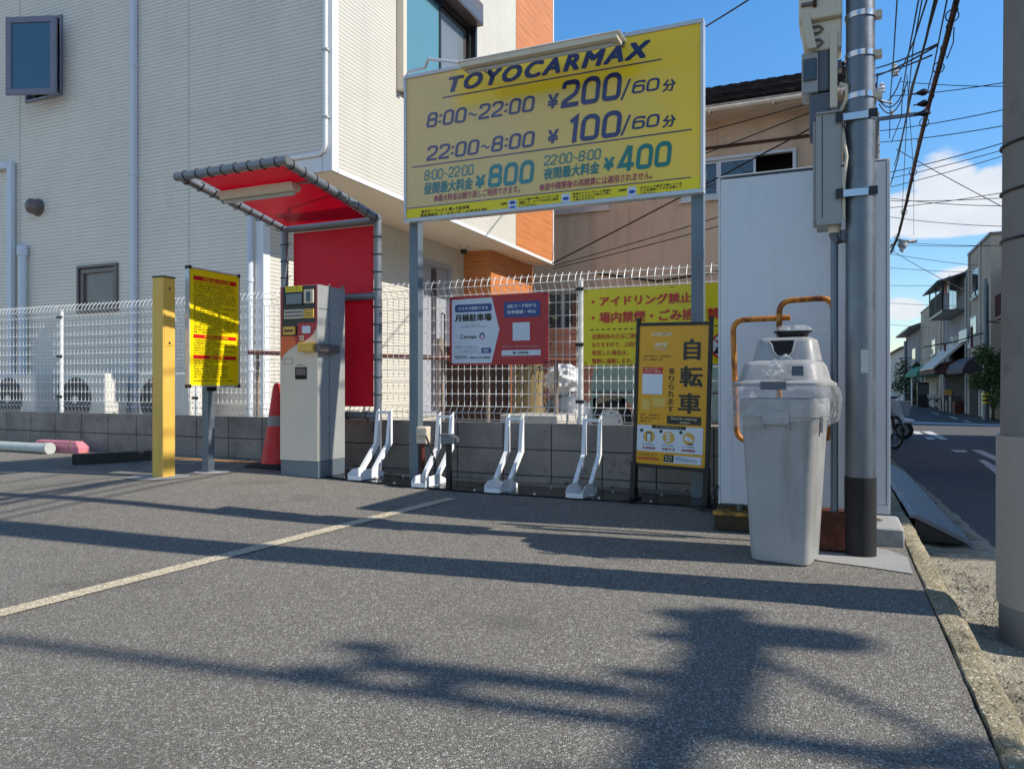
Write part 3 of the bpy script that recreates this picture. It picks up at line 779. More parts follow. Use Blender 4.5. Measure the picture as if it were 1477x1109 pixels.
# upper-left window and lower window openings
pA0, pA1 = onY(38, 150, HY), onY(91, 24, HY)
wA = (pA0.x, pA0.z, pA1.x, onY(91, 22, HY).z)
pB0, pB1 = onY(113, 452, HY), onY(171, 379, HY)
wB = (pB0.x, pB0.z, pB1.x, pB1.z)
b = hb()
wall_holes(b, 'y', HY, -17, HX - 0.0, ZF, ZT, [wA], M['siding'])
wall_holes(b, 'y', HY + 0.001, -17, LX, -0.1, ZF, [wB], M['siding'])
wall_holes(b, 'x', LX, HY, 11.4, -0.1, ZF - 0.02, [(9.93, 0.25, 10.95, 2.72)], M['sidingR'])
b.quad((-17, 13.3, -0.1), (-17, HY, -0.1), (-17, HY, ZT), (-17, 13.3, ZT), M['siding'])
b.quad((HX, 13.3, ZF), (-17, 13.3, ZF), (-17, 13.3, ZT), (HX, 13.3, ZT), M['siding'])
b.quad((-5.36, 13.3, -0.1), (-17, 13.3, -0.1), (-17, 13.3, ZF), (-5.36, 13.3, ZF), M['siding'])
wy0, wy1, wz0, wz1 = 7.86, 9.76, 4.43, 6.0
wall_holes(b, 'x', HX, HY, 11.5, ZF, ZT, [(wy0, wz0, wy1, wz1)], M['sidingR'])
b.build('wall', house)
b = hb()
b.quad((HX + 0.004, 11.5, ZF), (HX + 0.004, 13.3, ZF), (HX + 0.004, 13.3, ZT), (HX + 0.004, 11.5, ZT), M['wood'])
b.quad((HX + 0.004, 13.3, ZF), (HX - 0.5, 13.302, ZF), (HX - 0.5, 13.302, ZT), (HX + 0.004, 13.3, ZT), M['wood'])
b.quad((LX, 11.4, -0.1), (-5.36, 11.4, -0.1), (-5.36, 11.4, ZF - 0.02), (LX, 11.4, ZF - 0.02), M['wood'])
b.quad((-5.36, 11.4, -0.1), (-5.36, 13.3, -0.1), (-5.36, 13.3, ZF - 0.02), (-5.36, 11.4, ZF - 0.02), M['wood'])
b.build('wood_cladding', house)
b = hb()
b.box((-17.1, HY - 0.1, ZT), (HX + 0.1, 13.4, ZT + 0.2), M['trim']); b.build('roof', house)
b = hb(); b.box((LX + 0.001, HY + 0.02, ZF - 0.02), (HX - 0.02, 13.29, ZF + 0.1), M['soffit']); sof = b.build('soffit', house)
b = hb(); b.disc((-5.4, 9.9, ZF - 0.023), 0.06, M['white'], 16, 'z'); b.cyl((-5.62, 10.9, ZF - 0.1), (-5.62, 10.9, ZF - 0.02), 0.04, M['white'])
b.lathe([(0.0, -0.16), (0.05, -0.14), (0.06, -0.10), (0.05, -0.08)], M['darkmetal'], 14, (-5.62, 10.9, ZF)); b.build('security_camera', sof)
# trims: corner posts, base trim of overhang, panel joints
b = hb()
b.box((HX - 0.115, HY - 0.012, ZF - 0.02), (HX + 0.012, HY + 0.0, ZT), M['trim'])
b.box((HX, HY + 0.002, ZF - 0.02), (HX + 0.012, HY + 0.10, ZT), M['trim'])
b.box((LX - 0.10, HY - 0.012, 0), (LX + 0.012, HY - 0.001, ZF - 0.03), M['trim']); b.box((LX, HY + 0.002, 0), (LX + 0.012, HY + 0.10, ZF - 0.03), M['trim'])
b.box((LX - 0.0, HY - 0.02, ZF - 0.02), (HX - 0.118, HY - 0.002, ZF + 0.14), M['trim'])
b.box((HX + 0.001, HY + 0.102, ZF - 0.025), (HX + 0.016, 13.31, ZF + 0.03), M['trim'])
b.box((HX - 0.03, 13.27, ZF + 0.031), (HX + 0.014, 13.315, ZT), M['trim'])
for px in (272.5, 29):
    x = onY(px, 300, HY).x; b.box((x - 0.004, HY - 0.005, 0.1), (x + 0.004, HY - 0.0005, ZT), M['pvc'])
b.build('corner_trim', house, bevel=0.003)
# downpipes
def pipe(px, z0, z1, w, name='downpipe'):
    x = onY(px, 300, HY).x; b = hb()
    b.box((x - w / 2, HY - 0.075, z0), (x + w / 2, HY - 0.015, z1), M['pipewhite'])
    z = z0 + 0.4
    while z < z1: b.box((x - w / 2 - 0.008, HY - 0.08, z), (x + w / 2 + 0.008, HY - 0.002, z + 0.03), M['pipewhite']); z += 1.35
    return b.build(name, house, bevel=0.008)
pipe(197, 0.2, ZT, 0.075)
zl = onY(22, 235, HY).z
xq = onY(21, 235, HY).x
b = hb(); b.box((xq - 0.05, HY - 0.08, 0.1), (xq + 0.05, HY - 0.015, zl), M['pipewhite']); b.box((-17, HY - 0.08, zl - 0.085), (xq - 0.052, HY - 0.015, zl + 0.005), M['pipewhite']); b.build('downpipe', house, bevel=0.01)
xq = onY(40, 362, HY).x; zq = onY(40, 357, HY).z
b = hb(); b.cyl((xq, HY - 0.07, 0.1), (xq, HY - 0.07, zq - 0.04), 0.05, M['pipewhite']); b.cyl((xq, HY - 0.07, zq - 0.12), (xq, HY - 0.07, zq - 0.03), 0.066, M['pipewhite']); b.lathe([(0.066, -0.03), (0.06, 0.01), (0.035, 0.03), (0.0, 0.034)], M['pipewhite'], 18, (xq, HY - 0.07, zq)); b.build('vent_pipe', house)
xq = onY(366, 400, HY).x
b = hb(); b.cyl((xq, HY - 0.06, 0.1), (xq, HY - 0.06, ZF - 0.03), 0.035, M['pipewhite']); 
for z in (0.9, 1.9, 2.8): b.cyl((xq, HY - 0.06, z), (xq, HY - 0.06, z + 0.04), 0.043, M['pipewhite'])
b.build('downpipe', house)
xq = HX - 0.055
b = hb(); b.tube([(xq, HY - 0.035, ZT), (xq, HY - 0.035, ZF + 0.26), (xq - 0.02, HY - 0.035, ZF + 0.2), (xq - 0.09, HY - 0.035, ZF + 0.165), (LX, HY - 0.035, ZF + 0.165)], 0.024, M['white'], 10)
for z in (3.6, 4.32, 5.1): b.box((xq - 0.035, HY - 0.062, z), (xq + 0.035, HY - 0.012, z + 0.02), M['pvc'])
b.build('conduit', house)
# round vent hood
p = onY(53, 300, HY)
b = hb(); b.X = HM @ Matrix.Translation((p.x + 0.04, HY, p.z)) @ Matrix.Rotation(R(90), 4, 'X')
b.lathe([(0.115, 0.0), (0.115, 0.02), (0.095, 0.03), (0.1, 0.07), (0.095, 0.12), (0.06, 0.15), (0.0, 0.16)], M['bronze'], 24); b.build('vent_hood', house)
# lower window
def frame_y(b, x0, z0, x1, z1, y, w, d, m):
    b.box((x0, y - d, z0), (x1, y, z0 + w), m); b.box((x0, y - d, z1 - w), (x1, y, z1), m)
    b.box((x0, y - d, z0 + w), (x0 + w, y, z1 - w), m); b.box((x1 - w, y - d, z0 + w), (x1, y, z1 - w), m)
b = hb(); frame_y(b, wB[0], wB[1], wB[2], wB[3], HY + 0.06, 0.035, 0.09, M['bronze'])
frame_y(b, wB[0] + 0.05, wB[1] + 0.05, wB[2] - 0.035, wB[3] - 0.045, HY + 0.035, 0.055, 0.045, M['bronze']); w_ = b.build('window', house, bevel=0.003)
b = hb(); b.box((wB[0] + 0.09, HY + 0.02, wB[1] + 0.09), (wB[2] - 0.08, HY + 0.03, wB[3] - 0.09), M['frosted']); b.box((wB[0], HY + 0.07, wB[1]), (wB[2], HY + 0.08, wB[3]), M['curtain']); b.build('pane', w_)
# open upper window: casement swung out
b = hb(); frame_y(b, wA[0], wA[1], wA[2], wA[3], HY + 0.06, 0.035, 0.085, M['mauve'])
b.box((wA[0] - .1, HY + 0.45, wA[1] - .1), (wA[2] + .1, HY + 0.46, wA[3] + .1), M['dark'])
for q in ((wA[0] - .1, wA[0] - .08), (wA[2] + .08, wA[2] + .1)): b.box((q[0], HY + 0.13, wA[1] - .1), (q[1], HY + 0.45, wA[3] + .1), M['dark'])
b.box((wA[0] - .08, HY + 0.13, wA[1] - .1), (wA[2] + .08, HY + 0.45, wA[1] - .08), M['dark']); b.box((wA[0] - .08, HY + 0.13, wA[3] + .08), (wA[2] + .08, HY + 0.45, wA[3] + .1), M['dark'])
w_ = b.build('window', house, bevel=0.003)
sa, sb_ = onY(83, 140, HY - 0.16), onY(11, 134, HY - 0.38)
sw = (sa - Vector((sb_.x, sb_.y, sa.z))).length; sz_ = onY(50, 137, HY - 0.27).z; sh = onY(50, 25, HY - 0.27).z - sz_
b = hb(); b.X = HM @ Matrix.Translation((sb_.x, sb_.y, sz_)) @ Matrix.Rotation(math.atan2(sa.y - sb_.y, sa.x - sb_.x), 4, 'Z')
frame_y(b, 0, 0, sw, sh, 0.0, 0.075, 0.04, M['mauve']); s_ = b.build('sash', w_, bevel=0.004)
b2 = MB(); b2.X = b.X; b2.box((0.07, -0.024, 0.07), (sw - 0.07, -0.016, sh - 0.07), M['glassbluerefl']); b2.build('pane', s_)
b = hb(); 
for z in (wA[1] + 0.06, wA[3] - 0.05): b.tube([(wA[2] - 0.06, HY, z), (wA[2] - 0.10, HY - 0.14, z)], 0.008, M['galv'], 6)
b.build('stay', w_)
# big shuttered window on the sunlit side
def frame_x(b, y0, z0, y1, z1, x, w, d, m):
    b.box((x - d, y0, z0), (x, y1, z0 + w), m); b.box((x - d, y0, z1 - w), (x, y1, z1), m)
    b.box((x - d, y0, z0 + w), (x, y0 + w, z1 - w), m); b.box((x - d, y1 - w, z0 + w), (x, y1, z1 - w), m)
b = hb()
b.box((HX + 0.001, wy0 - 0.08, wz0 - 0.06), (HX + 0.1, wy0 - 0.003, wz1 + 0.02), M['soffit']); b.box((HX + 0.001, wy1 + 0.003, wz0 - 0.06), (HX + 0.1, wy1 + 0.06, wz1 + 0.02), M['darkmetal'])
b.box((HX + 0.001, wy0 - 0.003, wz0 - 0.06), (HX + 0.06, wy1 + 0.003, wz0 - 0.003), M['bronze'])
frame_x(b, wy0, wz0, wy1, wz1, HX + 0.03, 0.045, 0.11, M['darkmetal']); w_ = b.build('window', house, bevel=0.004)
b = hb(); ym = 8.88
frame_x(b, wy0 + 0.045, wz0 + 0.045, ym + 0.03, wz1 - 0.045, HX + 0.0, 0.045, 0.03, M['darkmetal']); s1 = b.build('sash', w_)
b = hb(); frame_x(b, ym - 0.02, wz0 + 0.045, wy1 - 0.045, wz1 - 0.045, HX - 0.035, 0.045, 0.03, M['bronze']); s2 = b.build('sash', w_)
b = hb(); b.box((HX - 0.018, wy0 + 0.09, wz0 + 0.09), (HX - 0.012, ym - 0.015, wz1 - 0.09), M['glasstealrefl']); b.build('pane', s1)
b = hb(); b.box((HX - 0.053, ym + 0.025, wz0 + 0.09), (HX - 0.047, wy1 - 0.09, wz1 - 0.09), M['glassclear']); b.build('pane', s2)
b = hb(); vs = []; n = 60
for k in range(n + 1):
    y = wy0 + (wy1 - wy0) * k / n; x = HX - 0.16 + 0.025 * math.sin(k * 1.3)
    vs += [(x, y, wz0), (x, y, wz1)]
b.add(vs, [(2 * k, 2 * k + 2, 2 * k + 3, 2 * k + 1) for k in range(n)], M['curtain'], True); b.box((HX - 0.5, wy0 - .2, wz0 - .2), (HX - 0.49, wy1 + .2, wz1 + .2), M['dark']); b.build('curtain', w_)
b = hb(); b.box((HX + 0.002, wy0 - 0.06, wz1 + 0.022), (HX + 0.2, wy1 + 0.06, wz1 + 0.34), M['bronze']); b.box((HX + 0.2, wy0 - 0.05, wz1 + 0.04), (HX + 0.206, wy1 + 0.05, wz1 + 0.2), M['slate']); b.build('shutter_box', w_, bevel=0.006)
# front door in the recess
b = hb(); frame_x(b, 9.93, 0.25, 10.95, 2.72, LX + 0.02, 0.07, 0.1, M['doorgrey']); d_ = b.build('door', house, bevel=0.004)
b = hb(); b.box((LX - 0.1, 10.0, 0.25), (LX - 0.05, 10.88, 2.65), M['doorgrey']); b.box((LX - 0.05, 10.36, 0.28), (LX - 0.042, 10.52, 2.62), M['doordark']); b.build('leaf', d_)
b = hb(); b.tube([(LX - 0.045, 10.7, 0.9), (LX + 0.01, 10.7, 0.92), (LX + 0.01, 10.7, 1.9), (LX - 0.045, 10.7, 1.92)], 0.014, M['darkmetal'], 8); b.build('handle', d_)
b = hb(); b.box((LX + 0.001, 7.2, -0.1), (HX - 0.3, 11.39, 0.18), M['lotfar']); b.build('porch_step', house)

# ================================================================== BETWEEN FENCE AND HOUSES
# outdoor air conditioner units
def ac_unit():
    t = thing('air_conditioner', '', 'air conditioner', (0, 6.02, 0.2), 0, 'outdoor units along the house front')
    b = MB(); b.box((-0.4, 0.0, 0.06), (0.4, 0.3, 0.68), M['ac'])
    b.build('casing', t, bevel=0.02)
    b = MB(); b.disc((-0.1, -0.003, 0.37), 0.265, M['acdark'], 32)
    for k in range(5):
        r = 0.05 + 0.05 * k; pts = [(-0.1 + r * math.cos(2 * PI * q / 28), -0.012, 0.37 + r * math.sin(2 * PI * q / 28)) for q in range(28)]
        b.tube(pts, 0.003, M['acdark'], 5, True, True)
    b.disc((-0.1, -0.016, 0.37), 0.05, M['ac'], 20); b.build('fan_guard', t)
    for x in (-0.28, 0.28):
        b = MB(); b.box((x - 0.05, 0.02, 0.0), (x + 0.05, 0.28, 0.062), M['darkmetal']); b.build('foot', t)
    b = MB(); b.tube([(0.41, 0.1, 0.2), (0.47, 0.1, 0.18), (0.49, 0.12, 0.1), (0.49, 0.2, -0.2)], 0.025, M['pvc'], 8); b.build('hose', t)
    return t
a0 = ac_unit(); xs = [onY(p, 560, 6.02).x for p in (20, 118, 236)]
a0.location.x = xs[2]; a0['label'] = 'white air conditioner unit partly hidden behind the yellow gate post'
a1 = dup(a0, (xs[1], 6.02, 0.2), label='middle white air conditioner unit, below the small ground floor window'); a2 = dup(a0, (xs[0], 6.02, 0.2), label='white air conditioner unit at the foot of the downpipes, cut by the picture edge')
# brown handrail
t = thing('handrail', 'brown painted handrail on posts running behind the mesh fence', 'handrail', (-4, 6.0, 0))
HR = Matrix.Translation((4, -6.0, 0))
b = MB(); b.X = HR; b.tube([(-5.62, 6.0, 1.085), (-1.5, 6.0, 0.925)], 0.024, M['rail'], 10); b.build('rail', t)
for x in (-5.5, -4.55, -3.62, -2.85, -2.2):
    b = MB(); b.X = HR; z = 1.085 - (x + 5.62) * 0.0388
    b.cyl((x, 6.0, 0.0), (x, 6.0, z - 0.015), 0.019, M['brownpost'], seg=10); b.build('post', t)
# dark slatted gate in the porch
t = thing('gate', 'dark brown slatted gate seen through the fence below the red sign', 'gate', (-4.2, 8.6, 0))
b = MB()
for k in range(9): b.box((-0.52 + k * 0.105, 0, 0.08), (-0.42 + k * 0.105, 0.03, 1.25), M['stuccob'])
b.box((-0.54, 0.03, 0.2), (0.44, 0.06, 0.28), M['brownpost']); b.box((-0.54, 0.03, 1.05), (0.44, 0.06, 1.13), M['brownpost']); b.build('slats', t)
for x in (-0.6, 0.48):
    b = MB(); b.box((x - 0.035, -0.01, 0), (x + 0.035, 0.06, 1.36), M['brownpost']); b.build('post', t, bevel=0.004)
# straw wrapped stump and shrub, white sheeted thing, concrete step
def lump(b, c, r, m, seed, sx=1, sy=1, sz=1, amp=0.25, nu=26, nv=16, freq=3.0, base=None):
    rn = random.Random(seed); ph = [(rn.uniform(0, 6.28), rn.uniform(1, freq), rn.uniform(1, freq), rn.uniform(0, 6.28)) for _ in range(9)]
    secs = []
    for j in range(nv + 1):
        v = -PI / 2 + PI * j / nv; row = []
        for i in range(nu):
            u = 2 * PI * i / nu
            k = 1 + amp * sum(math.sin(p[1] * round(freq) * 0.5 * math.sin(u + p[0]) + p[2] * 2 * v + p[3]) for p in ph) / 9 * 2
            z = c[2] + r * sz * math.sin(v) * k
            if base is not None: z = max(z, base)
            row.append((c[0] + r * sx * math.cos(v) * math.cos(u) * k, c[1] + r * sy * math.cos(v) * math.sin(u) * k, z))
        secs.append(row)
    b.loft(secs, m)
p = onY(763, 585, 7.2)
t = thing('wrapped_tree', 'squat trunk wrapped in straw matting behind the mesh fence', 'tree', (p.x, 7.2, 0))
b = MB(); b.lathe([(0.0, 0.0), (0.19, 0.0), (0.17, 0.3), (0.145, 0.6), (0.15, 0.85), (0.13, 1.02), (0.09, 1.06), (0, 1.07)], M['bark'], 14)
rn = random.Random(3)
for k in range(160):
    a = rn.uniform(0, 2 * PI); z = rn.uniform(0.05, 1.0); r = 0.175 - 0.03 * z; b.tube([(r * math.cos(a), r * math.sin(a), z), ((r + .03) * math.cos(a + .1), (r + .03) * math.sin(a + .1), z - rn.uniform(.02, .08))], 0.005, M['bark'], 4)
b.build('trunk', t)
b = MB()
for k in range(70):
    c = Vector((rn.gauss(0.18, .12), rn.gauss(-.05, .1), rn.uniform(0.95, 1.55))); a = rn.uniform(0, 6.28); l = rn.uniform(.03, .06); d = Vector((math.cos(a), math.sin(a), rn.uniform(-.3, .6))) * l; n = Vector((-math.sin(a), math.cos(a), .4)) * l * .45
    b.add([c - d, c + n, c + d, c - n], [(0, 1, 2, 3)], M['leaf'])
for k in range(5): b.tube([(0.02 * k, 0, 1.0), (0.08 * k, -.03 * k, 1.2), (0.07 * k + .05, -.04 * k, 1.45)], [0.01, .006, .003], M['stem'], 5)
b.build('twigs', t)
p = onY(812, 560, 7.6)
b = MB(); b.X = Matrix.Identity(4)
lump(b, (0, 0, 0.80), 0.21, M['vinyl'], 5, 0.95, 0.9, 0.8, 0.16, 44, 26, 6)
lump(b, (0.02, 0.02, 0.34), 0.30, M['slate'], 8, 0.95, 0.9, 1.1, 0.08, 30, 16, 3, base=0.0)
tag(b.build('covered_bundle', loc=(p.x, 7.6, 0)), 'bundle tied up under crumpled white plastic sheeting behind the fence', 'bundle')
b = MB(); p0, p1 = onY(735, 612, 5.9), onY(816, 598, 5.9); b.box((p0.x, 5.7, 0), (p1.x, 6.2, p1.z), M['paleren']); tag(b.build('concrete_plinth', bevel=0.01), 'pale concrete plinth just behind the block wall', 'plinth')

# small van
def wheel(parent, c, r, w, hub=M['alu'], axis='y'):
    b = MB(); b.X = Matrix.Translation(c) @ (Matrix.Rotation(R(90), 4, 'X') if axis == 'y' else Matrix.Rotation(R(90), 4, 'Y'))
    b.lathe([(r * 0.62, -w / 2), (r * 0.93, -w / 2), (r, -w * 0.35), (r, w * 0.35), (r * 0.93, w / 2), (r * 0.62, w / 2), (r * .62, -w / 2)], M['rubber'], 28); o = b.build('wheel', parent)
    b2 = MB(); b2.X = b.X
    b2.lathe([(0, w * 0.40), (r * 0.2, w * 0.44), (r * 0.55, w * 0.36), (r * 0.63, w * 0.46), (r * 0.63, -w * .4), (0, -w * .4)], hub, 24)
    for k in range(8):
        a = 2 * PI * k / 8; b2.disc((r * .42 * math.cos(a), r * .42 * math.sin(a), w * 0.415), r * .05, M['dark'], 8, 'z')
    b2.build('rim', o); return o
VY = 9.3
pv = onY(853, 600, VY); hubx = onY(880, 607, VY).x
t = thing('van', 'small grey green van parked sideways behind the mesh fence', 'van', (hubx, VY, 0))
b = MB(); L0 = pv.x - hubx
prof = [(L0, 0.30), (L0 - 0.02, 0.75), (L0 + 0.03, 1.0), (L0 + 0.30, 1.72), (L0 + 0.5, 1.82), (L0 + 2.9, 1.82), (L0 + 3.0, 1.7), (L0 + 3.05, 0.9), (L0 + 3.05, 0.3), (2.25, 0.3)]
arch = lambda cx: [(cx + 0.34 * math.cos(R(a)), 0.28 + 0.34 * math.sin(R(a))) for a in range(0, 181, 20)]
prof = prof[:-1] + [(1.9 + .34, 0.28)] + arch(1.9) + [(0.34, 0.28)] + arch(0.0)
b.prism(prof, 'y', 0.0, 1.4, M['van']); body = b.build('body', t, bevel=0.03)
b = MB(); b.poly([(L0 + 0.16, 1.05), (L0 + 0.95, 1.05), (L0 + 0.95, 1.66), (L0 + 0.38, 1.66)], -0.004, M['glass']); b.poly([(L0 + 1.02, 1.05), (L0 + 2.9, 1.05), (L0 + 2.9, 1.66), (L0 + 1.02, 1.66)], -0.004, M['glass']); b.build('window', t)
b = MB(); b.box((L0 + 0.98, -0.012, 0.4), (L0 + 0.99, -0.001, 1.7), M['acdark']); b.box((L0 + .02, -0.015, 0.62), (L0 + 3.0, -0.001, 0.66), M['acdark']); b.box((L0 + .8, -.03, .9), (L0 + .93, -.001, .93), M['darkmetal']); b.build('door_trim', t)
wheel(t, (0, 0.09, 0.27), 0.27, 0.16, M['alu']); wheel(t, (1.9, 0.09, 0.27), 0.27, 0.16, M['alu'])

# ================================================================== OLD TAN HOUSE BEHIND
SY = 14.5
t = thing('house', 'old two storey tan stucco house with grey tiled roof and stained walls', 'house', (-3, SY, 0))
SMx = Matrix.Translation((3, -SY, 0))
def sb():
    b = MB(); b.X = SMx; return b
q0, q1 = onY(985, 294, SY), onY(1146, 218, SY)
w1 = (q0.x, onY(1080, 280, SY).z, q1.x, onY(1100, 222, SY).z)
q0, q1 = onY(770, 313, SY), onY(877, 240, SY)
w2 = (q0.x, onY(840, 303, SY).z, q1.x, w1[3])
q0, q1 = onY(770, 480, SY), onY(835, 425, SY)
w3 = (q0.x, q0.z, q1.x + 0.3, q1.z + .1)
b = sb(); SX1 = 0.15
wall_holes(b, 'y', SY, -8.5, SX1, -0.1, 6.1, [w1, w2, w3], M['stucco'], 0.14)
b.quad((SX1, SY, -.1), (SX1, 20, -.1), (SX1, 20, 6.1), (SX1, SY, 6.1), M['stucco']); b.quad((-8.5, 20, -.1), (-8.5, SY, -.1), (-8.5, SY, 6.1), (-8.5, 20, 6.1), M['stucco'])
b.quad((SX1, 20, -.1), (-8.5, 20, -.1), (-8.5, 20, 6.1), (SX1, 20, 6.1), M['stucco']); b.quad((-8.5, SY, 6.1), (SX1, SY, 6.1), (SX1, 20, 6.1), (-8.5, 20, 6.1), M['stucco'])
b.build('wall', t)
b = sb(); zb = onY(1090, 208, SY).z
b.box((-8.5, SY - 0.035, zb), (SX1 + .02, SY - 0.002, zb + 0.05), M['stuccob'])
b.tube([(-4.4, SY - .02, 3.0), (-3.2, SY - .02, 2.78), (-2.0, SY - .02, 2.9), (-.2, SY - .02, 2.75)], 0.02, M['wire'], 6); b.build('belt', t)
def sash_window(parent, bf, w, y, open_right=False):
    b = bf(); frame_y(b, w[0] - .03, w[1] - .03, w[2] + .03, w[3] + .03, y + 0.05, 0.06, 0.1, M['alu'])
    b.box((w[0] - .06, y - 0.08, w[1] - 0.07), (w[2] + .06, y - 0.052, w[1] - 0.032), M['alu']); f = b.build('window', parent, bevel=0.004)
    n = 3 if w[2] - w[0] > 1.6 else 2; ww = (w[2] - w[0]) / n
    for k in range(n):
        if open_right and k == n - 1: continue
        b = bf(); x = w[0] + k * ww; frame_y(b, x, w[1] + .03, x + ww, w[3] - .03, y + 0.03 - 0.02 * (k % 2), 0.045, 0.02, M['alu']); s_ = b.build('sash', f)
        b = bf(); b.box((x + .045, y + 0.016 - 0.02 * (k % 2), w[1] + .07), (x + ww - .045, y + 0.02 - 0.02 * (k % 2), w[3] - .07), M['glass']); b.build('pane', s_)
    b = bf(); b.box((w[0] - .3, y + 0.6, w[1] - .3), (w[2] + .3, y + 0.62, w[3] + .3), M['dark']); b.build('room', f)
sash_window(t, sb, w1, SY, True); sash_window(t, sb, w2, SY); sash_window(t, sb, w3, SY)
# tiled roof: wavy courses stepping up from the eave
b = sb(); ex0, ex1 = -8.9, SX1 + 0.35; sl = math.tan(R(19.6)); nx = int((ex1 - ex0) / 0.055)
ez = onY(1090, 150, SY - 0.55).z
for side in (1, -1):
    for c in range(19):
        ya = SY - 0.62 + c * 0.2; yb = ya + 0.225
        if side < 0: ya, yb = 21.7 - ya + SY - .62 - 1.5, 21.7 - yb + SY - .62 - 1.5
        za = ez + 0.2 * sl * c + 0.035; zb_ = za + 0.2 * sl - 0.035 + 0.012; vs = []
        for k in range(nx + 1):
            x = ex0 + (ex1 - ex0) * k / nx; h = 0.02 * (abs(math.sin(PI * x / 0.27)) ** 0.8) + 0.004 * math.sin(x * 57 + c * 9)
            vs += [(x, ya, za + h - .025), (x, ya, za + h), (x, yb, zb_ + h)]
        b.add(vs, [(3 * k, 3 * k + 3, 3 * k + 4, 3 * k + 1) for k in range(nx)] + [(3 * k + 1, 3 * k + 4, 3 * k + 5, 3 * k + 2) for k in range(nx)], M['tile'])
b.tube([(ex0, 17.7, ez + 19 * .2 * sl + .02), (ex1, 17.7, ez + 19 * .2 * sl + .02)], 0.14, M['tile'], 10); roof = b.build('roof', t)
b = sb(); b.box((ex0, SY - 0.56, ez - 0.03), (ex1, SY - 0.001, ez - 0.005), M['gutw'])
b.box((ex0, SY - 0.62, ez - 0.10), (ex1, SY - 0.565, ez - 0.01), M['gutw']); b.build('eaves', roof)
b = sb(); b.tube([(ex0, SY - 0.68, ez - 0.05), (ex1, SY - 0.68, ez - 0.03)], 0.05, M['gutw'], 8)
for k in range(8): b.box((ex1 - .4 - k * 1.1, SY - .72, ez - .11), (ex1 - .37 - k * 1.1, SY - .62, ez + .01), M['gutw'])
b.build('roof_gutter', roof)
# reddish slat fence along its foot
b = MB()
for k in range(13): b.box((-6.2, 13.6, 0.05 + k * 0.14), (-0.4, 13.63, 0.175 + k * 0.14), M['redslat'])
for k in range(5): b.box((-6.1 + k * 1.4, 13.632, 0), (-6.02 + k * 1.4, 13.7, 1.9), M['brownpost'])
tag(b.build('slat_fence'), 'reddish brown horizontal slat fence at the foot of the tan house', 'fence')

# ================================================================== BIG TARIFF BOARD
BY = 4.86; BXC = -1.87
t = thing('tariff_board', 'big yellow parking price board on two grey posts with a hooded lamp along its top', 'sign board', (BXC, BY, 0))
TB = Matrix.Translation((-BXC, -BY, 0))
bx0, bx1, bz0, bz1 = -3.016, -0.770, 1.984, 3.106
FYB = BY - 0.003
b = MB(); b.X = TB
b.box((bx0 + .01, BY, bz0 + .01), (bx1 - .01, BY + 0.05, bz1 - .01), INK['board_yellow'])
def zp(zx, zy):                                  # measuring: enlarged crop of the board -> board plane
    p = onY(560 + zx / 2.954, 20 + zy / 2.954, FYB); return p.x, p.z
def bt(body, xl, yt, yb, xr, m, bold=0.0, shear=0.0, space=1.0, y=FYB):
    x0, zt = zp(xl, yt); _, zb = zp(xl, yb); x1, _ = zp(xr, yb)
    b.text(body, x0, zb, x1, zt, y, m, bold, shear, space)
x0, zl_ = zp(100, 829)
b.rect(bx0 + .012, bz0 + .012, bx1 - .012, zl_, BY - 0.0015, INK['vivid_yellow'])
def rule(xa, ya, xb, yb, w=0.008):
    xA, zA = zp(xa, ya); xB, zB = zp(xb, yb); z = (zA + zB) / 2
    b.rect(xA, z - w / 2, xB, z + w / 2, FYB, INK['board_navy'])
rule(230, 358, 1165, 195); rule(100, 655, 1293, 493); rule(80, 829, 1290, 699, 0.007)
def dg(body, xl, yt, yb, xr, m, t, sh_=0.14, w=0.66):
    x0, zt = zp(xl, yt); _, zb = zp(xl, yb); x1, _ = zp(xr, yb); b.digits(body, x0, zb, x1, zt, FYB, m, t, sh_, w)
NV, TL, CR = INK['board_navy'], INK['board_teal'], INK['board_crimson']
bt('TOYOCARMAX', 258, 270, 338, 1120, NV, 0.042, 0.30, 1.22)
for yt, h1, pr, d1 in ((425, '8:00~22:00', '200', (345, 408, 290, 405)), (566, '22:00~8:00', '100', (497, 556, 442, 553))):
    dg(h1, 160, yt, yt + 63, 628, NV, .15)
    bt('¥', 680, d1[0], d1[1], 727, NV, 0.03, 0.1)
    dg(pr, 732 if pr == '200' else 765, d1[2], d1[3], 1000, NV, .175, .12, .74)
    o = d1[2] - 290
    dg('/', 992, 286 + o, 362 + o, 1030, NV, .2)
    dg('60', 1036, 290 + o, 343 + o, 1160, NV, .16, .14, .84)
    bt('分', 1168, 284 + o, 335 + o, 1225, NV, 0.025, 0.12)
for x, y, h1, nm, pr in ((152, 668, '8:00~22:00', '昼間最大料金', '800'), (662, 605, '22:00~8:00', '夜間最大料金', '400')):
    dg(h1, x, y, y + 44, x + (213 if x < 300 else 246), TL, .13)
    bt(nm, x, y + 53, y + 104, x + (208 if x < 300 else 238), TL, 0.028, 0.1)
    if x < 300: bt('¥', 372, 690, 746, 414, TL, 0.035, 0.1); dg(pr, 422, 646, 743, 625, TL, .18, .12, .74)
    else: bt('¥', 918, 614, 672, 965, TL, 0.035, 0.1); dg(pr, 976, 569, 675, 1212, TL, .18, .12, .74)
bt('●最大料金は繰り返しご利用できます。', 195, 772, 803, 560, CR, 0.015, 0.1)
bt('●途中精算後の再精算には適用されません。', 645, 724, 757, 1125, CR, 0.015, 0.1)
bt('東洋カーマックス 霞ヶ丘駐車場', 140, 838, 852, 345, INK['black'], 0.012)
bt('緊急連絡先 コールセンター 0120-963-086', 138, 854, 868, 420, INK['black'], 0.012)
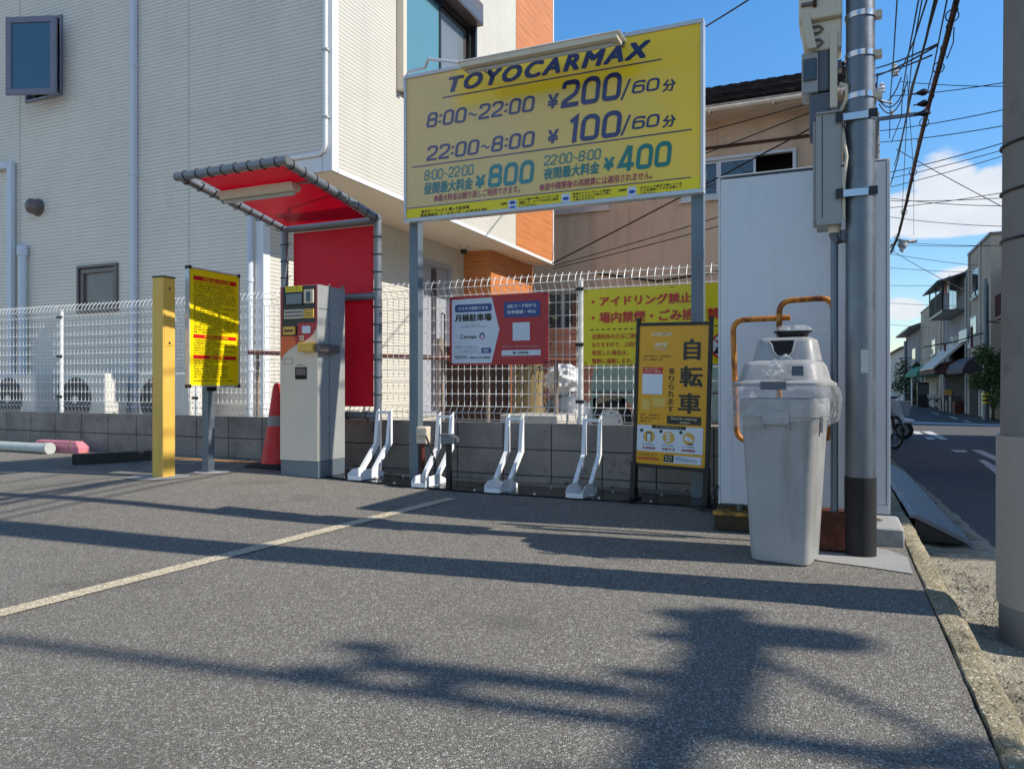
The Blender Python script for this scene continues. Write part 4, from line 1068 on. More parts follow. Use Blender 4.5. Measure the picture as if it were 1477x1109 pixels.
for x, y in ((511, 796), (738, 768), (1020, 739)):
    xa, za = zp(x, y); xb, zb = zp(x + 37, y + 40)
    b.rect(xa, zb + .004, xb, za, FYB, INK['pale'])
    xm, zm = (xa + xb) / 2, (za + zb) / 2
    for k in ((0.25, -0.25) if x < 600 else (0,)):
        zz = zm + k * (za - zb)
        b.poly([(xa + .006, zz), (xm - .01, zz + .012), (xm + .012, zz + .012), (xb - .006, zz), (xm + .012, zz - .01), (xm - .012, zz - .01)], FYB - .001, INK['blue'])
bt('入庫時', 475, 806, 817, 506, INK['black'], 0.02); bt('出庫時', 980, 748, 759, 1015, INK['black'], 0.02)
for i, s_ in enumerate(('ロック板が下降していることを', '確認して、タイヤが中央に駐車', 'してください。')): bt(s_, 558, 788 + 13 * i, 799 + 13 * i, (726, 724, 632)[i], INK['black'], 0.012)
for i, s_ in enumerate(('車両がフラップロック板横に', '停まったらロック板が上昇し', '入庫となります。')): bt(s_, 786, 764 + 12 * i, 774 + 12 * i, (952, 950, 880)[i], INK['black'], 0.012)
for i, s_ in enumerate(('必ずロック板が下降している', 'ことを確認してから出庫して', 'ください。')): bt(s_, 1074, 736 + 12 * i, 747 + 12 * i, (1252, 1250, 1138)[i], INK['black'], 0.012)
b.build('panel', t)
b = MB(); b.X = TB; fw = 0.028
b.box((bx0, BY - 0.012, bz0), (bx1, BY + 0.06, bz0 + fw), M['alu']); b.box((bx0, BY - 0.012, bz1 - fw), (bx1, BY + 0.06, bz1), M['alu'])
b.box((bx0, BY - 0.012, bz0 + fw), (bx0 + fw * .7, BY + 0.06, bz1 - fw), M['alu']); b.box((bx1 - fw * .7, BY - 0.012, bz0 + fw), (bx1, BY + 0.06, bz1 - fw), M['alu'])
b.build('frame', t, bevel=0.003)
for x in (-2.972, -0.822):
    b = MB(); b.X = TB; b.box((x - 0.04, BY + 0.062, -0.05), (x + 0.04, BY + 0.137, bz1 - .03), M['postgrey'])
    b.box((x - 0.06, BY + 0.055, bz0 + .1), (x + 0.06, BY + 0.0615, bz0 + .16), M['galv']); b.build('post', t, bevel=0.004)
# hooded lamp
LYp = BY - 0.30
p0, p1 = onY(668, 101, LYp), onY(893, 60, LYp)
zb = (p0.z + p1.z) / 2
b = MB(); b.X = TB
b.prism([(LYp - 0.05, zb), (LYp + 0.07, zb + 0.0), (LYp + 0.07, zb + 0.05), (LYp + 0.03, zb + 0.085), (LYp - 0.05, zb + 0.035)], 'x', p0.x, p1.x, M['beige'])
b.box((p0.x - 0.02, LYp - 0.06, zb + 0.036), (p1.x + 0.02, LYp + 0.1, zb + 0.044), M['white'])
lamp = b.build('lamp', t, bevel=0.004)
b = MB(); b.X = TB; b.cyl((p0.x + .04, LYp + 0.01, zb - 0.012), (p1.x - .04, LYp + 0.01, zb - 0.012), 0.013, M['curtain']); b.build('tube', lamp)
for x in (p0.x + 0.05, p1.x - 0.05):
    b = MB(); b.X = TB; b.tube([(x, LYp + 0.06, zb + .055), (x, BY - .02, zb + .09), (x, BY + 0.02, bz1 + 0.012), (x, BY + .05, bz1 + .005)], 0.010, M['galv'], 8); b.build('bracket', lamp)
b = MB(); b.X = TB
b.tube([(bx0 + .02, BY + .1, bz1 - .25), (bx0 - .012, BY + .03, bz1 - .12), (bx0 - .006, BY + 0.01, bz1 - .02), (bx0 + .04, BY, bz1 + .028), (bx0 + .2, BY - .03, bz1 + .02), (bx0 + .28, BY - .12, bz1 + .035), (p0.x, LYp + .03, zb + .06)], 0.011, M['trim'], 8); b.build('cable', lamp)
# outlet box on the left post
b = MB(); b.X = TB; x = -2.90; y = BY + .04
b.box((x - 0.02, y - .03, 0.30), (x + 0.07, y + .05, 0.43), M['beige']); b.box((x + 0.0, y - .06, 0.36), (x + 0.09, y - .0301, 0.425), M['beige']); ob = b.build('outlet_box', t, bevel=0.008)
b = MB(); b.X = TB; b.cyl((x + .02, y, 0.0), (x + .02, y, 0.3), 0.018, M['rustbox']); b.build('conduit', ob)
b = MB(); b.X = TB; b.tube([(x + .08, y - .05, .36), (x + .11, y - .04, .28), (x + .14, y - .02, .18), (x + .13, y, .08), (x + .10, y, .01)], 0.008, M['wire'], 8); b.build('cord', ob)

# ================================================================== PAYMENT MACHINE AND ITS SHELTER
t = thing('payment_machine', 'cream and red parking payment machine under the red canopy', 'payment machine', (-3.71, 4.65, 0.048))
mt, ml = 1.452, -0.19
mw = 0.355
def fx_(zx): return ml + (zx - 60) / 330 * mw
def fz_(zy): return mt - (zy - 85) * 0.00079
b = MB(); b.box((ml, -0.15, 0.125), (ml + mw, 0.18, mt), M['boxgrey'])
b.box((ml - .002, -0.154, 0.125), (ml + mw + .0, -0.1505, mt - .004), M['soffit'])
cas = b.build('casing', t, bevel=0.006)
b = MB(); b.box((ml, -0.15, 0.0), (ml + mw, 0.18, 0.122), M['postgrey']); b.build('plinth', t, bevel=0.004)
b = MB(); y = -0.1555
curve = [(65, 90), (385, 90), (385, 450), (378, 500), (355, 550), (320, 590), (270, 622), (200, 655), (140, 695), (95, 745), (65, 800)]
b.poly([(fx_(x), fz_(z)) for x, z in curve][::-1], y, INK['machine_red'])
b.poly([(fx_(x), fz_(z)) for x, z in [(68, 565), (190, 575), (205, 655), (140, 695), (95, 745), (68, 795)]][::-1], y - .001, INK['machine_orange'])
b.rect(fx_(82), fz_(445), fx_(372), fz_(96), y - .001, INK['black'], 0.01)
b.rect(fx_(78), fz_(568), fx_(215), fz_(446), y - .0012, INK['black'])
b.build('front_print', cas)
b = MB(); y = -0.16
b.rect(fx_(113), fz_(146), fx_(262), fz_(88), y - .001, INK['vivid_yellow']); fine_print(b, fx_(122), fz_(140), fx_(255), fz_(96), y - .002, INK['black'], 2, .98, 4); b.build('notice', cas)
b = MB(); b.box((fx_(110), -0.165, fz_(275)), (fx_(268), -0.156, fz_(150)), M['darkmetal']); b.rect(fx_(122), fz_(262), fx_(258), fz_(165), -0.166, INK['screen']); b.build('display', cas, bevel=0.002)
b = MB(); b.box((fx_(278), -0.17, fz_(262)), (fx_(360), -0.156, fz_(132)), M['beige']); b.rect(fx_(300), fz_(250), fx_(338), fz_(150), -0.1708, M['smoke'], .01); b.build('card_slot', cas, bevel=0.004)
b = MB(); b.box((fx_(103), -0.166, fz_(402)), (fx_(272), -0.156, fz_(315)), M['beige'])
for i in range(7):
    for j in range(2): b.box((fx_(114 + i * 22), -0.171, fz_(350 + j * 36)), (fx_(130 + i * 22), -0.1661, fz_(330 + j * 36)), M['galv'])
b.build('keypad', cas, bevel=0.001)
b = MB(); b.box((fx_(278), -0.166, fz_(402)), (fx_(360), -0.156, fz_(315)), M['yellowpost']); fine_print(b, fx_(285), fz_(395), fx_(355), fz_(322), -.1668, INK['black'], 3, .95, 8); b.build('coin_plate', cas)
b = MB(); b.box((fx_(100), -0.176, fz_(556)), (fx_(200), -0.157, fz_(478)), M['yellowpost']); b.rect(fx_(112), fz_(530), fx_(190), fz_(508), -.177, INK['black']); b.build('banknote_slot', cas, bevel=0.003)
b = MB(); b.rect(fx_(256), fz_(546), fx_(330), fz_(476), -.159, INK['pale'], 0.005); b.rect(fx_(236), fz_(615), fx_(272), fz_(568), -.159, INK['cream'], .006); b.text('0', fx_(244), fz_(606), fx_(264), fz_(578), -.160, INK['black'], .02); b.build('label', cas)
b = MB(); b.box((fx_(258), -0.215, fz_(722)), (fx_(385), -0.156, fz_(636)), M['yellowpost']); b.build('handle', cas, bevel=0.006)
b = MB(); b.box((ml + mw + .001, -0.19, fz_(728)), (ml + mw + .05, 0.05, fz_(650)), M['bronze']); b.build('hasp', cas, bevel=0.006)
b = MB(); b.box((fx_(195), -0.1575, fz_(985)), (fx_(295), -0.1545, fz_(868)), M['dark']); b.box((fx_(205), -0.159, fz_(945)), (fx_(288), -0.1576, fz_(880)), M['bronze']); fine_print(b, fx_(205), fz_(860), fx_(285), fz_(842), -.1565, INK['black'], 1, 1, 2); b.build('change_tray', cas)
b = MB()
for x0, z0, x1, z1 in ((92, 838, 172, 841), (92, 785, 172, 788), (92, 785, 95, 841), (169, 785, 172, 841)): b.rect(fx_(x0), fz_(z1), fx_(x1), fz_(z0), -.1565, INK['brown'])
b.build('hatch', cas)
b = MB(); xs_ = ml + mw + 0.0012
b.quad((xs_, -.02, .13), (xs_, -.014, .13), (xs_, -.014, mt - .01), (xs_, -.02, mt - .01), M['slate'])
b.quad((xs_, -.145, 1.27), (xs_, -.02, 1.27), (xs_, -.02, 1.276), (xs_, -.145, 1.276), M['slate'])
for yy, zz in [(-.02, 1.46), (-.02, 1.29), (.06, 1.28), (.14, 1.27), (.14, 1.44)]: b.X = Matrix.Translation((xs_, yy, zz)) @ Matrix.Rotation(R(90), 4, 'Y'); b.lathe([(.009, 0), (.009, .004), (0, .008)], M['silver'], 10)
for k in range(9): b.X = Matrix.Translation((xs_, -.03, .2 + k * .12)) @ Matrix.Rotation(R(90), 4, 'Y'); b.lathe([(.006, 0), (.006, .003), (0, .005)], M['silver'], 8)
b.X = Matrix.Identity(4); b.box((ml + mw - .03, .17, mt), (ml + mw - .01, .19, mt + .03), M['redslat']); b.build('side_fittings', cas)

t = thing('canopy', 'red sheet canopy laced to a grey tube frame over the payment machine', 'canopy', (-3.82, 5.0, 0))
CM = Matrix.Translation((3.82, -5.0, 0))
cxl, cxr, cyb, cyf, czb, czf = -4.29, -3.35, 5.0, 3.90, 2.065, 2.235
def tb(name, pts, r=0.031, m=M['tube'], parent=t, seg=14):
    b = MB(); b.X = CM; b.tube(pts, r, m, seg); return b.build(name, parent)
for x in (cxl, cxr): tb('post', [(x, cyb, 0), (x, cyb, czb + 0.03)])
tb('crossbar', [(cxl, cyb, czb), (cxr, cyb, czb)]); tb('crossbar', [(cxl, cyb, 1.46), (cxr, cyb, 1.46)]); tb('crossbar', [(cxl, cyb, 0.50), (cxr, cyb, 0.50)])
for x in (cxl, cxr): tb('roof_rail', [(x, cyb, czb + .01), (x, cyf, czf)], .031)
tb('roof_rail', [(cxl - .035, cyf, czf), (cxr + .035, cyf, czf)], .031)
def sheet_grid(b, P, m, nx=16, ny=16, sag=0.0):
    vs = []
    for j in range(ny + 1):
        for i in range(nx + 1):
            u, v = i / nx, j / ny; p = Vector(P(u, v)); s_ = sag * math.sin(PI * u) * math.sin(PI * v); vs.append((p.x, p.y + s_ * 0.2, p.z - s_))
    w = nx + 1
    b.add(vs, [(j * w + i, j * w + i + 1, (j + 1) * w + i + 1, (j + 1) * w + i) for j in range(ny) for i in range(nx)], m, True)
b = MB(); b.X = CM; i_ = 0.065
sheet_grid(b, lambda u, v: (cxl + i_ + (cxr - cxl - 2 * i_) * u, cyb - .06 + (cyf + .07 - cyb + .06) * v, czb + .012 + (czf - czb) * v), M['red'], sag=0.012); sh = b.build('roof_sheet', t)
b = MB(); b.X = CM
sheet_grid(b, lambda u, v: (cxl + i_ + (cxr - cxl - 2 * i_) * u, cyb + .036, 0.57 + (czb - .03 - .57) * v), M['red'], sag=0.0); sh2 = b.build('back_sheet', t)
b = MB(); b.X = CM
def lacing(p, q, n, inward):
    b0 = CM
    p, q = Vector(p), Vector(q); d = (q - p).normalized()
    for k in range(n):
        b = MB(); b.X = b0
        c = p.lerp(q, (k + .5) / n); a = d.cross(Vector(inward)).normalized(); pts = []
        for s_ in range(13):
            th = 2 * PI * s_ / 12; pts.append(c + a * (.035 * math.sin(th)) + Vector(inward) * (.035 * math.cos(th)) + d * (.012 * s_ / 12 - .006))
        pts.append(c + Vector(inward) * .07 + d * .02)
        b.tube(pts, 0.0035, M['wire'], 5); b.build('lacing_tie', t)
lacing((cxl, cyf, czf), (cxr, cyf, czf), 8, (0, 1, 0)); lacing((cxl, cyb, czb), (cxl, cyf, czf), 9, (1, 0, 0)); lacing((cxr, cyb, czb), (cxr, cyf, czf), 9, (-1, 0, 0))
lacing((cxr, cyb, .6), (cxr, cyb, 2.0), 10, (-1, 0, 0)); lacing((cxl, cyb, .6), (cxl, cyb, 2.0), 10, (1, 0, 0)); lacing((cxl, cyb, .5), (cxr, cyb, .5), 5, (0, 0, 1))
b = MB(); b.X = CM; la, lb = onY(322, 284, 4.25), onY(428, 277, 4.25); zL = (la.z + lb.z) / 2
b.prism([(4.19, zL + .045), (4.31, zL + .045), (4.285, zL - .012), (4.215, zL - .012)], 'x', la.x, lb.x, M['soffit'])
b.cyl((la.x + .02, 4.25, zL - .026), (lb.x - .02, 4.25, zL - .026), .014, M['curtain']); lm = b.build('lamp', t, bevel=.004)
b = MB(); b.X = CM; b.tube([(la.x, 4.25, zL + .05), (cxl, 4.25, czb + (czf - czb) * .68)], .009, M['galv'], 8); b.tube([(lb.x, 4.25, zL + .05), (cxr, 4.25, czb + (czf - czb) * .68)], .009, M['galv'], 8); b.build('bracket', lm)

# traffic cone
t = thing('traffic_cone', 'red traffic cone with a grey band beside the payment machine', 'cone', (-4.25, 4.86, 0.062))
b = MB(); b.lathe([(0.135, 0.03), (0.128, 0.06), (0.10, 0.22), (0.085, 0.32), (0.081, 0.345)], M['conered'], 28); b.lathe([(0.081, 0.345), (0.068, 0.43)], M['conegrey'], 28); b.lathe([(0.068, 0.43), (0.034, 0.665), (0.024, 0.69), (0.012, 0.70), (0, 0.70)], M['conered'], 28); b.build('cone', t)
b = MB(); b.loft([rrect(0, 0, .19, .19, .03, 0.0), rrect(0, 0, .19, .19, .03, .025), rrect(0, 0, .15, .15, .03, .04)], M['rubber'], False); b.build('base', t)

# yellow rules sign, turned towards the street
t = thing('rules_sign', 'yellow sheet of parking rules with three red headings on a grey post', 'sign', (-4.40, 4.335, 0.06), R(91))
b = MB(); b.box((-0.255, 0, 0.68), (0.255, 0.022, 1.56), INK['sheet_yellow'])
def sz(zy): return 1.545 - (zy - 45) * (0.88 / 1010) + .012
def sx(zx): return -0.25 + (zx - 80) * (0.5 / 390)
for z0, z1 in ((103, 140), (607, 640), (785, 818)): b.rect(sx(108), sz(z1), sx(450), sz(z0), -.0015, INK['red'])
b.text('ご利用に当たってのご注意', sx(175), sz(134), sx(395), sz(110), -.003, INK['sheet_yellow'], .012)
b.text('不正駐車に対する罰則', sx(190), sz(634), sx(380), sz(613), -.003, INK['sheet_yellow'], .012)
b.text('個人情報', sx(230), sz(812), sx(345), sz(791), -.003, INK['sheet_yellow'], .012)
fine_print(b, sx(110), sz(600), sx(450), sz(150), -.0015, INK['black'], 20, .98, 21, 0.0115); fine_print(b, sx(110), sz(780), sx(450), sz(650), -.0015, INK['black'], 6, .98, 22, .0115)
fine_print(b, sx(110), sz(990), sx(450), sz(826), -.0015, INK['black'], 7, .8, 23, .0115); fine_print(b, sx(110), sz(1022), sx(450), sz(1000), -.0015, INK['black'], 1, .98, 25, .013)
b.build('panel', t)
b = MB(); 
for q in (((-.262, -.006, .672), (.262, .03, .682)), ((-.262, -.006, 1.558), (.262, .03, 1.568)), ((-.262, -.006, .682), (-.253, .03, 1.558)), ((.253, -.006, .682), (.262, .03, 1.558))): b.box(q[0], q[1], M['alu'])
for x in (-.262, .242):
    for z in (.664, 1.55): b.box((x, -.01, z), (x + .02, .034, z + .026), M['black'])
b.build('frame', t)
b = MB(); b.box((-.032, .035, -.03), (.032, .10, 1.3), M['postgrey']); b.box((-.05, .031, .64), (.05, .0345, .70), M['black']); b.build('post', t, bevel=.004)

# yellow gate post
t = thing('gate_post', 'square mustard yellow steel post standing in the asphalt', 'post', (-4.545, 3.985, 0.055))
b = MB(); b.box((-.055, -.055, 0), (.055, .055, 1.48), M['yellowpost']); b.build('column', t, bevel=.006)
b = MB(); b.box((-.057, -.057, 1.4805), (.057, .057, 1.49), M['darkmetal']); b.build('cap', t)
b = MB(); b.box((.0555, -.045, .98), (.058, .045, 1.46), M['yellowpost'])
for z in (1.0, 1.40): b.X = Matrix.Translation((.058, 0, z)) @ Matrix.Rotation(R(90), 4, 'Y'); b.lathe([(.009, 0), (.009, .004), (0, .007)], M['darkmetal'], 8)
b.build('cover_plate', t, bevel=.001)
# steel beam, pink block, pale pipe on the ground at left
t = thing('steel_beam', 'dark hollow square steel beam lying on the asphalt behind the yellow post', 'beam', (onZ(97, 673, .06).x, onZ(97, 673, .06).y + .05, 0.07), R(62))
b = MB(); o = .045; i_ = .039
for q in (((0, -o, 0), (.72, -i_, .09)), ((0, i_, 0), (.72, o, .09)), ((0, -i_, 0), (.72, i_, .006)), ((0, -i_, .084), (.72, i_, .09))): b.box(q[0], q[1], M['darkmetal'])
b.box((.12, -i_, .006), (.13, i_, .084), M['dark']); b.build('channel', t, bevel=.002)
b = MB(); b.box((.722, -.06, -.01), (.735, .06, .12), M['darkmetal']); b.build('end_plate', t)
t = thing('wheel_stop', 'faded pink concrete wheel stop in front of the block wall', 'wheel stop', (onY(86, 640, 5.02).x, 5.02, 0.07))
b = MB(); L = .36
b.loft([[(-L, -.06, 0), (L, -.06, 0), (L, .06, 0), (-L, .06, 0)], [(-L, -.06, .06), (L, -.06, .06), (L, .06, .06), (-L, .06, .06)], [(-L + .07, -.04, .115), (L - .07, -.04, .115), (L - .07, .04, .115), (-L + .07, .04, .115)]], M['pink'], False)
b.build('block', t, bevel=.008)
b = MB(); b.prism([(-.0615, .0), (-.0615, .061), (-.042, .117), (.042, .117), (.0615, .061), (.0615, 0)], 'x', L - .15, L - .13, M['redslat']); b.build('strap', t)
t = thing('pipe', 'weathered pale grey pipe lying along the wall beside the pink block', 'pipe', (-7.1, 4.85, 0.12))
b = MB(); b.cyl((0, 0, 0), (-3.6, 0.02, 0), .05, M['pvc'], seg=20); b.build('barrel', t)
b = MB(); b.cyl((.04, 0, 0), (-.03, 0, 0), .058, M['pvc'], seg=20); b.cyl((-1.2, 0, 0), (-1.3, 0, 0), .058, M['pvc'], seg=20); b.build('coupling', t, bevel=.004)

# ================================================================== BICYCLE PARKING
t = thing('rack_base', 'row of glossy black steel base plates bolted down under the bicycle racks', 'base plate', (-2.2, 4.78, 0))
px_ = [-3.78, -3.02, -2.24, -1.46, -0.66]
for k in range(4):
    b = MB(); b.box((px_[k] + 2.2 + .003, -.19, -.02), (px_[k + 1] + 2.2 - .003, .22, .012), M['blackplate']); b.v = [(x, y, z + lotz(x - 2.2, y + 4.78)) for x, y, z in b.v]; pl = b.build('plate', t, bevel=.002)
    b = MB()
    for x in (px_[k] + 2.26, (px_[k] + px_[k + 1]) / 2 + 2.2, px_[k + 1] + 2.14):
        for y in (-.15, .17): b.lathe([(.010, .012), (.010, .018), (0, .022)], M['silver'], 8, (x, y, lotz(x - 2.2, y + 4.78)))
    b.build('bolt', pl)
def bike_rack():
    t = thing('bike_rack', '', 'bike rack', (0, 4.57, .012), 0, 'white bicycle racks in a row')
    prof = [(0.0, 0.0), (0.0, .045), (.05, .072), (.17, .078), (.355, .25), (.39, .50), (.43, .525), (.43, .245), (.225, .062), (.31, .03), (.31, 0.0)]
    for s_ in (-1, 1):
        b = MB(); b.prism(prof, 'x', s_ * .056 - .003, s_ * .056 + .003, M['white'])
        b.prism([(.352, .25), (.387, .50), (.392, .50), (.357, .25)], 'x', s_ * .056 - .014, s_ * .056 + .014, M['white']); b.prism([(.168, .078), (.352, .25), (.357, .25), (.173, .078)], 'x', s_ * .056 - .014, s_ * .056 + .014, M['white'])
        b.build('upright', t, bevel=.001)
    b = MB(); b.box((-.053, 0, 0), (.053, .31, .005), M['white']); b.box((-.053, 0, .005), (.053, .004, .03), M['white']); b.box((-.09, .12, .0), (-.06, .19, .005), M['white']); b.box((.06, .12, 0), (.09, .19, .005), M['white'])
    b.build('foot', t, bevel=.001)
    b = MB(); b.box((-.053, .38, .48), (.053, .386, .50), M['white']); b.build('crossbar', t)
    b = MB()
    for x in (-.075, .075, -.02, .02): b.lathe([(.008, .005), (.008, .011), (0, .014)], M['silver'], 8, (x, .155, 0))
    b.build('bolt', t)
    return t
r0 = bike_rack(); r0.location = (-3.27, 4.57, .012 + lotz(-3.27, 4.7)); r0['label'] = 'white steel bicycle rack beside the payment machine'
for x, l in ((-2.72, 'white bicycle rack standing just behind the short black post'), (-2.14, 'third white bicycle rack, below the red and white sign'), (-1.55, 'white bicycle rack beside the orange bicycle sign')): dup(r0, (x, 4.57, .012 + lotz(x, 4.7)), label=l)
t = thing('bollard', 'short black post with a grey clamp box in front of the second bicycle rack', 'post', (-2.50, 4.62, .012))
b = MB(); b.box((-.017, -.017, 0), (.017, .017, .32), M['black']); b.build('shaft', t, bevel=.003)
b = MB(); b.box((-.05, -.035, .32), (.055, .035, .375), M['galv']); b.box((-.06, -.04, .375), (.03, .04, .388), M['galv']); b.box((.056, -.02, .33), (.075, .02, .365), M['galv']); b.build('clamp', t, bevel=.004)

# red and white monthly parking sign on the fence
def fence_board(name, label, x0, x1, z0, z1, bg_ink):
    t = thing(name, label, 'sign', ((x0 + x1) / 2, 5.232, z0)); b = MB(); b.X = Matrix.Translation((-(x0 + x1) / 2, -5.232, -z0))
    b.box((x0, 5.232, z0), (x1, 5.242, z1), bg_ink); return t, b
rx0, rx1, rz0, rz1 = -2.825, -1.985, 0.902, 1.448
t, b = fence_board('parking_sign', 'red and white sign with blue text patches tied to the mesh fence', rx0, rx1, rz0, rz1, INK['sign_red'])
def Q(u, v): return rx0 + (u - 15) / 1415 * (rx1 - rx0), rz1 - (v - 40) / 1020 * (rz1 - rz0)     # enlarged crop -> sign
def qr(u0, v0, u1, v1, m, y, r=0.0): a = Q(u0, v0); c = Q(u1, v1); b.rect(a[0], c[1], c[0], a[1], y, m, r)
def qt(s, u0, v0, u1, v1, m, bold=0.0, y=5.2275, sh=0): a = Q(u0, v0); c = Q(u1, v1); b.text(s, a[0], c[1], c[0], a[1], y, m, bold, sh)
b.poly([Q(50, 1030), Q(640, 1030), Q(755, 545), Q(645, 75), Q(50, 85)], 5.230, INK['pale'])
qr(98, 160, 645, 275, INK['dark_blue'], 5.2287, .02); qt('スマホで契約できる', 150, 195, 590, 245, INK['white'], .02)
qt('月極駐車場', 100, 302, 642, 415, INK['black'], .04)
qt('契約がいつでもどこでも可能', 262, 453, 465, 470, INK['black']); qt('空き状況の確認から契約まですべてスマホで完結', 180, 485, 556, 502, INK['black'])
qt('Carmax', 178, 608, 425, 668, INK['black'], .012)
cx_, cz_ = Q(503, 640); 
for k in range(24):
    a0, a1 = 2 * PI * k / 24, 2 * PI * (k + 1) / 24; f = lambda a: (1 + .35 * max(0, math.sin(a)) ** 3)
    o, i2 = .024, .0135; m_ = INK['dark_blue'] if k < 14 else INK['rose']
    b.poly([(cx_ + o * math.cos(a0), cz_ + o * f(a0) * math.sin(a0)), (cx_ + o * math.cos(a1), cz_ + o * f(a1) * math.sin(a1)), (cx_ + i2 * math.cos(a1), cz_ + i2 * f(a1) * math.sin(a1)), (cx_ + i2 * math.cos(a0), cz_ + i2 * f(a0) * math.sin(a0))], 5.228, m_)
qt('駐車場オンライン検索サービス', 108, 775, 440, 798, INK['black']); qr(100, 815, 490, 817, INK['dark_blue'], 5.228); qr(100, 878, 490, 880, INK['dark_blue'], 5.228)
qt('パークダイレクト', 165, 832, 440, 868, INK['black']); qr(494, 808, 632, 885, INK['dark_blue'], 5.2287); qt('検索', 520, 828, 602, 868, INK['white'], .01)
qt('Park Direct', 100, 915, 285, 948, INK['black'], .005); qr(100, 958, 295, 961, INK['black'], 5.228); qt('050-3173-4046', 322, 935, 625, 965, INK['black'], .02)
qr(820, 152, 1328, 380, INK['dark_blue'], 5.2287, .01); qt('QRコード®から', 868, 190, 1275, 248, INK['white'], .02); qt('空車確認・申込', 868, 278, 1270, 330, INK['white'], .02)
qr(945, 455, 1185, 715, INK['pale'], 5.2287)
qt('最短30分で契約可能!当日利用OK', 805, 785, 1325, 815, INK['rose'], .02); qr(788, 850, 1335, 928, INK['pale'], 5.2287, .004); qt('霞ヶ丘駐車場', 950, 872, 1165, 906, INK['black'], .025)
fine_print(b, Q(805, 965)[0], Q(805, 962)[1], Q(1325, 965)[0], Q(805, 945)[1], 5.2285, INK['rose'], 1, .95, 31)
for u, v in ((40, 70), (1405, 60), (30, 1035), (1400, 1025)): c = Q(u, v); b.disc((c[0], 5.228, c[1]), .007, INK['black'], 10)
b.build('panel', t)
b = MB(); b.X = Matrix.Translation((-(rx0 + rx1) / 2, -5.232, -rz0))
for u, v in ((40, 70), (1405, 60), (30, 1035), (1400, 1025)): c = Q(u, v); b.tube([(c[0] - .01, 5.226, c[1]), (c[0], 5.223, c[1] + .005), (c[0] + .01, 5.226, c[1]), (c[0] + .012, 5.32, c[1]), (c[0] - .01, 5.32, c[1])], .002, M['wire'], 5)
b.build('tie', t)

yx0, yx1, yz0, yz1 = -1.702, -0.40, 0.893, 1.450
t, b = fence_board('warning_sign', 'wide yellow sign with big red writing tied to the fence behind the orange sign', yx0, yx1, yz0, yz1, INK['vivid_yellow'])
def yp(zx, zy): p = onY(840 + zx / 7.205, 400 + zy / 7.205, 5.232); return p.x, p.z
def yt_(s, xl, yt, yb, xr, m=None, bold=.03): a = yp(xl, yt); c = yp(xl, yb); e = yp(xr, yb); b.text(s, a[0], c[1], e[0], a[1], 5.2275, m or INK['red'], bold)
for zx, zy in ((112, 257), (112, 422)): a = yp(zx, zy); b.disc((a[0], 5.2275, a[1]), .011, INK['red'], 14)
yt_('アイドリング禁止', 180, 200, 305, 1140); yt_('場内禁煙・ごみ捨て禁止', 175, 362, 478, 1560)
for k in range(24):
    a = yp(85, 547); x = a[0] + k * .0425; b.rect(x, a[1] - .004, x + .021, a[1] + .004, 5.2275, INK['black'])
for i, (s_, xr) in enumerate((('近隣住民の方はご迷惑に', 640), ('なりますので、上記行為を', 670), ('発見した場合は、', 475), ('警察に通報します。', 522))): yt_(s_, 100, 592 + 84 * i, 645 + 84 * i, xr, None, .012)
a = yp(1470, 712); b.disc((a[0], 5.2285, a[1]), .085, INK['white'], 32); b.disc((a[0], 5.2275, a[1]), .092, INK['red'], 36, 'y', .078)
b.poly([(a[0] - .07, a[1] - .05), (a[0] + .02, a[1] - .06), (a[0] + .01, a[1] - .02), (a[0] - .04, a[1] + .0)][::1], 5.2278, INK['black']); b.poly([(a[0] - .06, a[1] + .035), (a[0] - .05, a[1] + .045), (a[0] + .06, a[1] - .045), (a[0] + .05, a[1] - .055)][::-1], 5.2272, INK['red'])
for k in range(4): b.disc((a[0] - .02 + .012 * k, 5.2276, a[1] + .02 + .012 * k), .012 - .001 * k, INK['black'], 12)
b.build('panel', t)
b = MB(); b.X = Matrix.Translation((-(yx0 + yx1) / 2, -5.232, -yz0))
for x, z in ((yx0 + .015, yz1 - .015), (yx0 + .015, yz0 + .015), (-1.05, yz1 - .012), (yx1 - .015, yz1 - .015)): b.tube([(x - .008, 5.227, z), (x, 5.223, z + .004), (x + .008, 5.227, z), (x + .01, 5.32, z)], .0025, M['wire'], 5)
b.build('tie', t)

# orange bicycle share stand sign
t = thing('bicycle_sign', 'orange bicycle rental sign in a black frame standing on the base plates', 'stand sign', (-0.945, 4.60, 0.012), R(-8))
t.rotation_euler = (R(-1.0), R(1.4), R(-8))
sw_ = .445; sz0, sz1 = .235, 1.105
b = MB(); b.box((-sw_ / 2, 0, sz0), (sw_ / 2, .012, sz1), INK['orange_yellow'])
def O(u, v): return -sw_ / 2 + (u - 82) / 372 * sw_, sz1 - (v - 55) / 760 * (sz1 - sz0)
def orr(u0, v0, u1, v1, m, y=-.002, r=0): a = O(u0, v0); c = O(u1, v1); b.rect(a[0], c[1], c[0], a[1], y, m, r)
def ot(s, u0, v0, u1, v1, m, bold=0., y=-.0035): a = O(u0, v0); c = O(u1, v1); b.text(s, a[0], c[1], c[0], a[1], y, m, bold)
for i, ch in enumerate('自転車'): ot(ch, (326, 310, 305)[i], 128 + 145 * i, (414, 430, 424)[i], 243 + 144 * i, INK['black'], .03)
for i, ch in enumerate('借りられます'): ot(ch, 250 - (i > 3) * 0, 286 + 41 * i, 280, 320 + 41 * i, INK['black'], .012)
orr(150, 95, 258, 108, INK['cream'], -.002, .006); fine_print(b, O(160, 0)[0], O(0, 106)[1], O(250, 0)[0], O(0, 97)[1], -.0035, INK['brown'], 1, 1, 3)
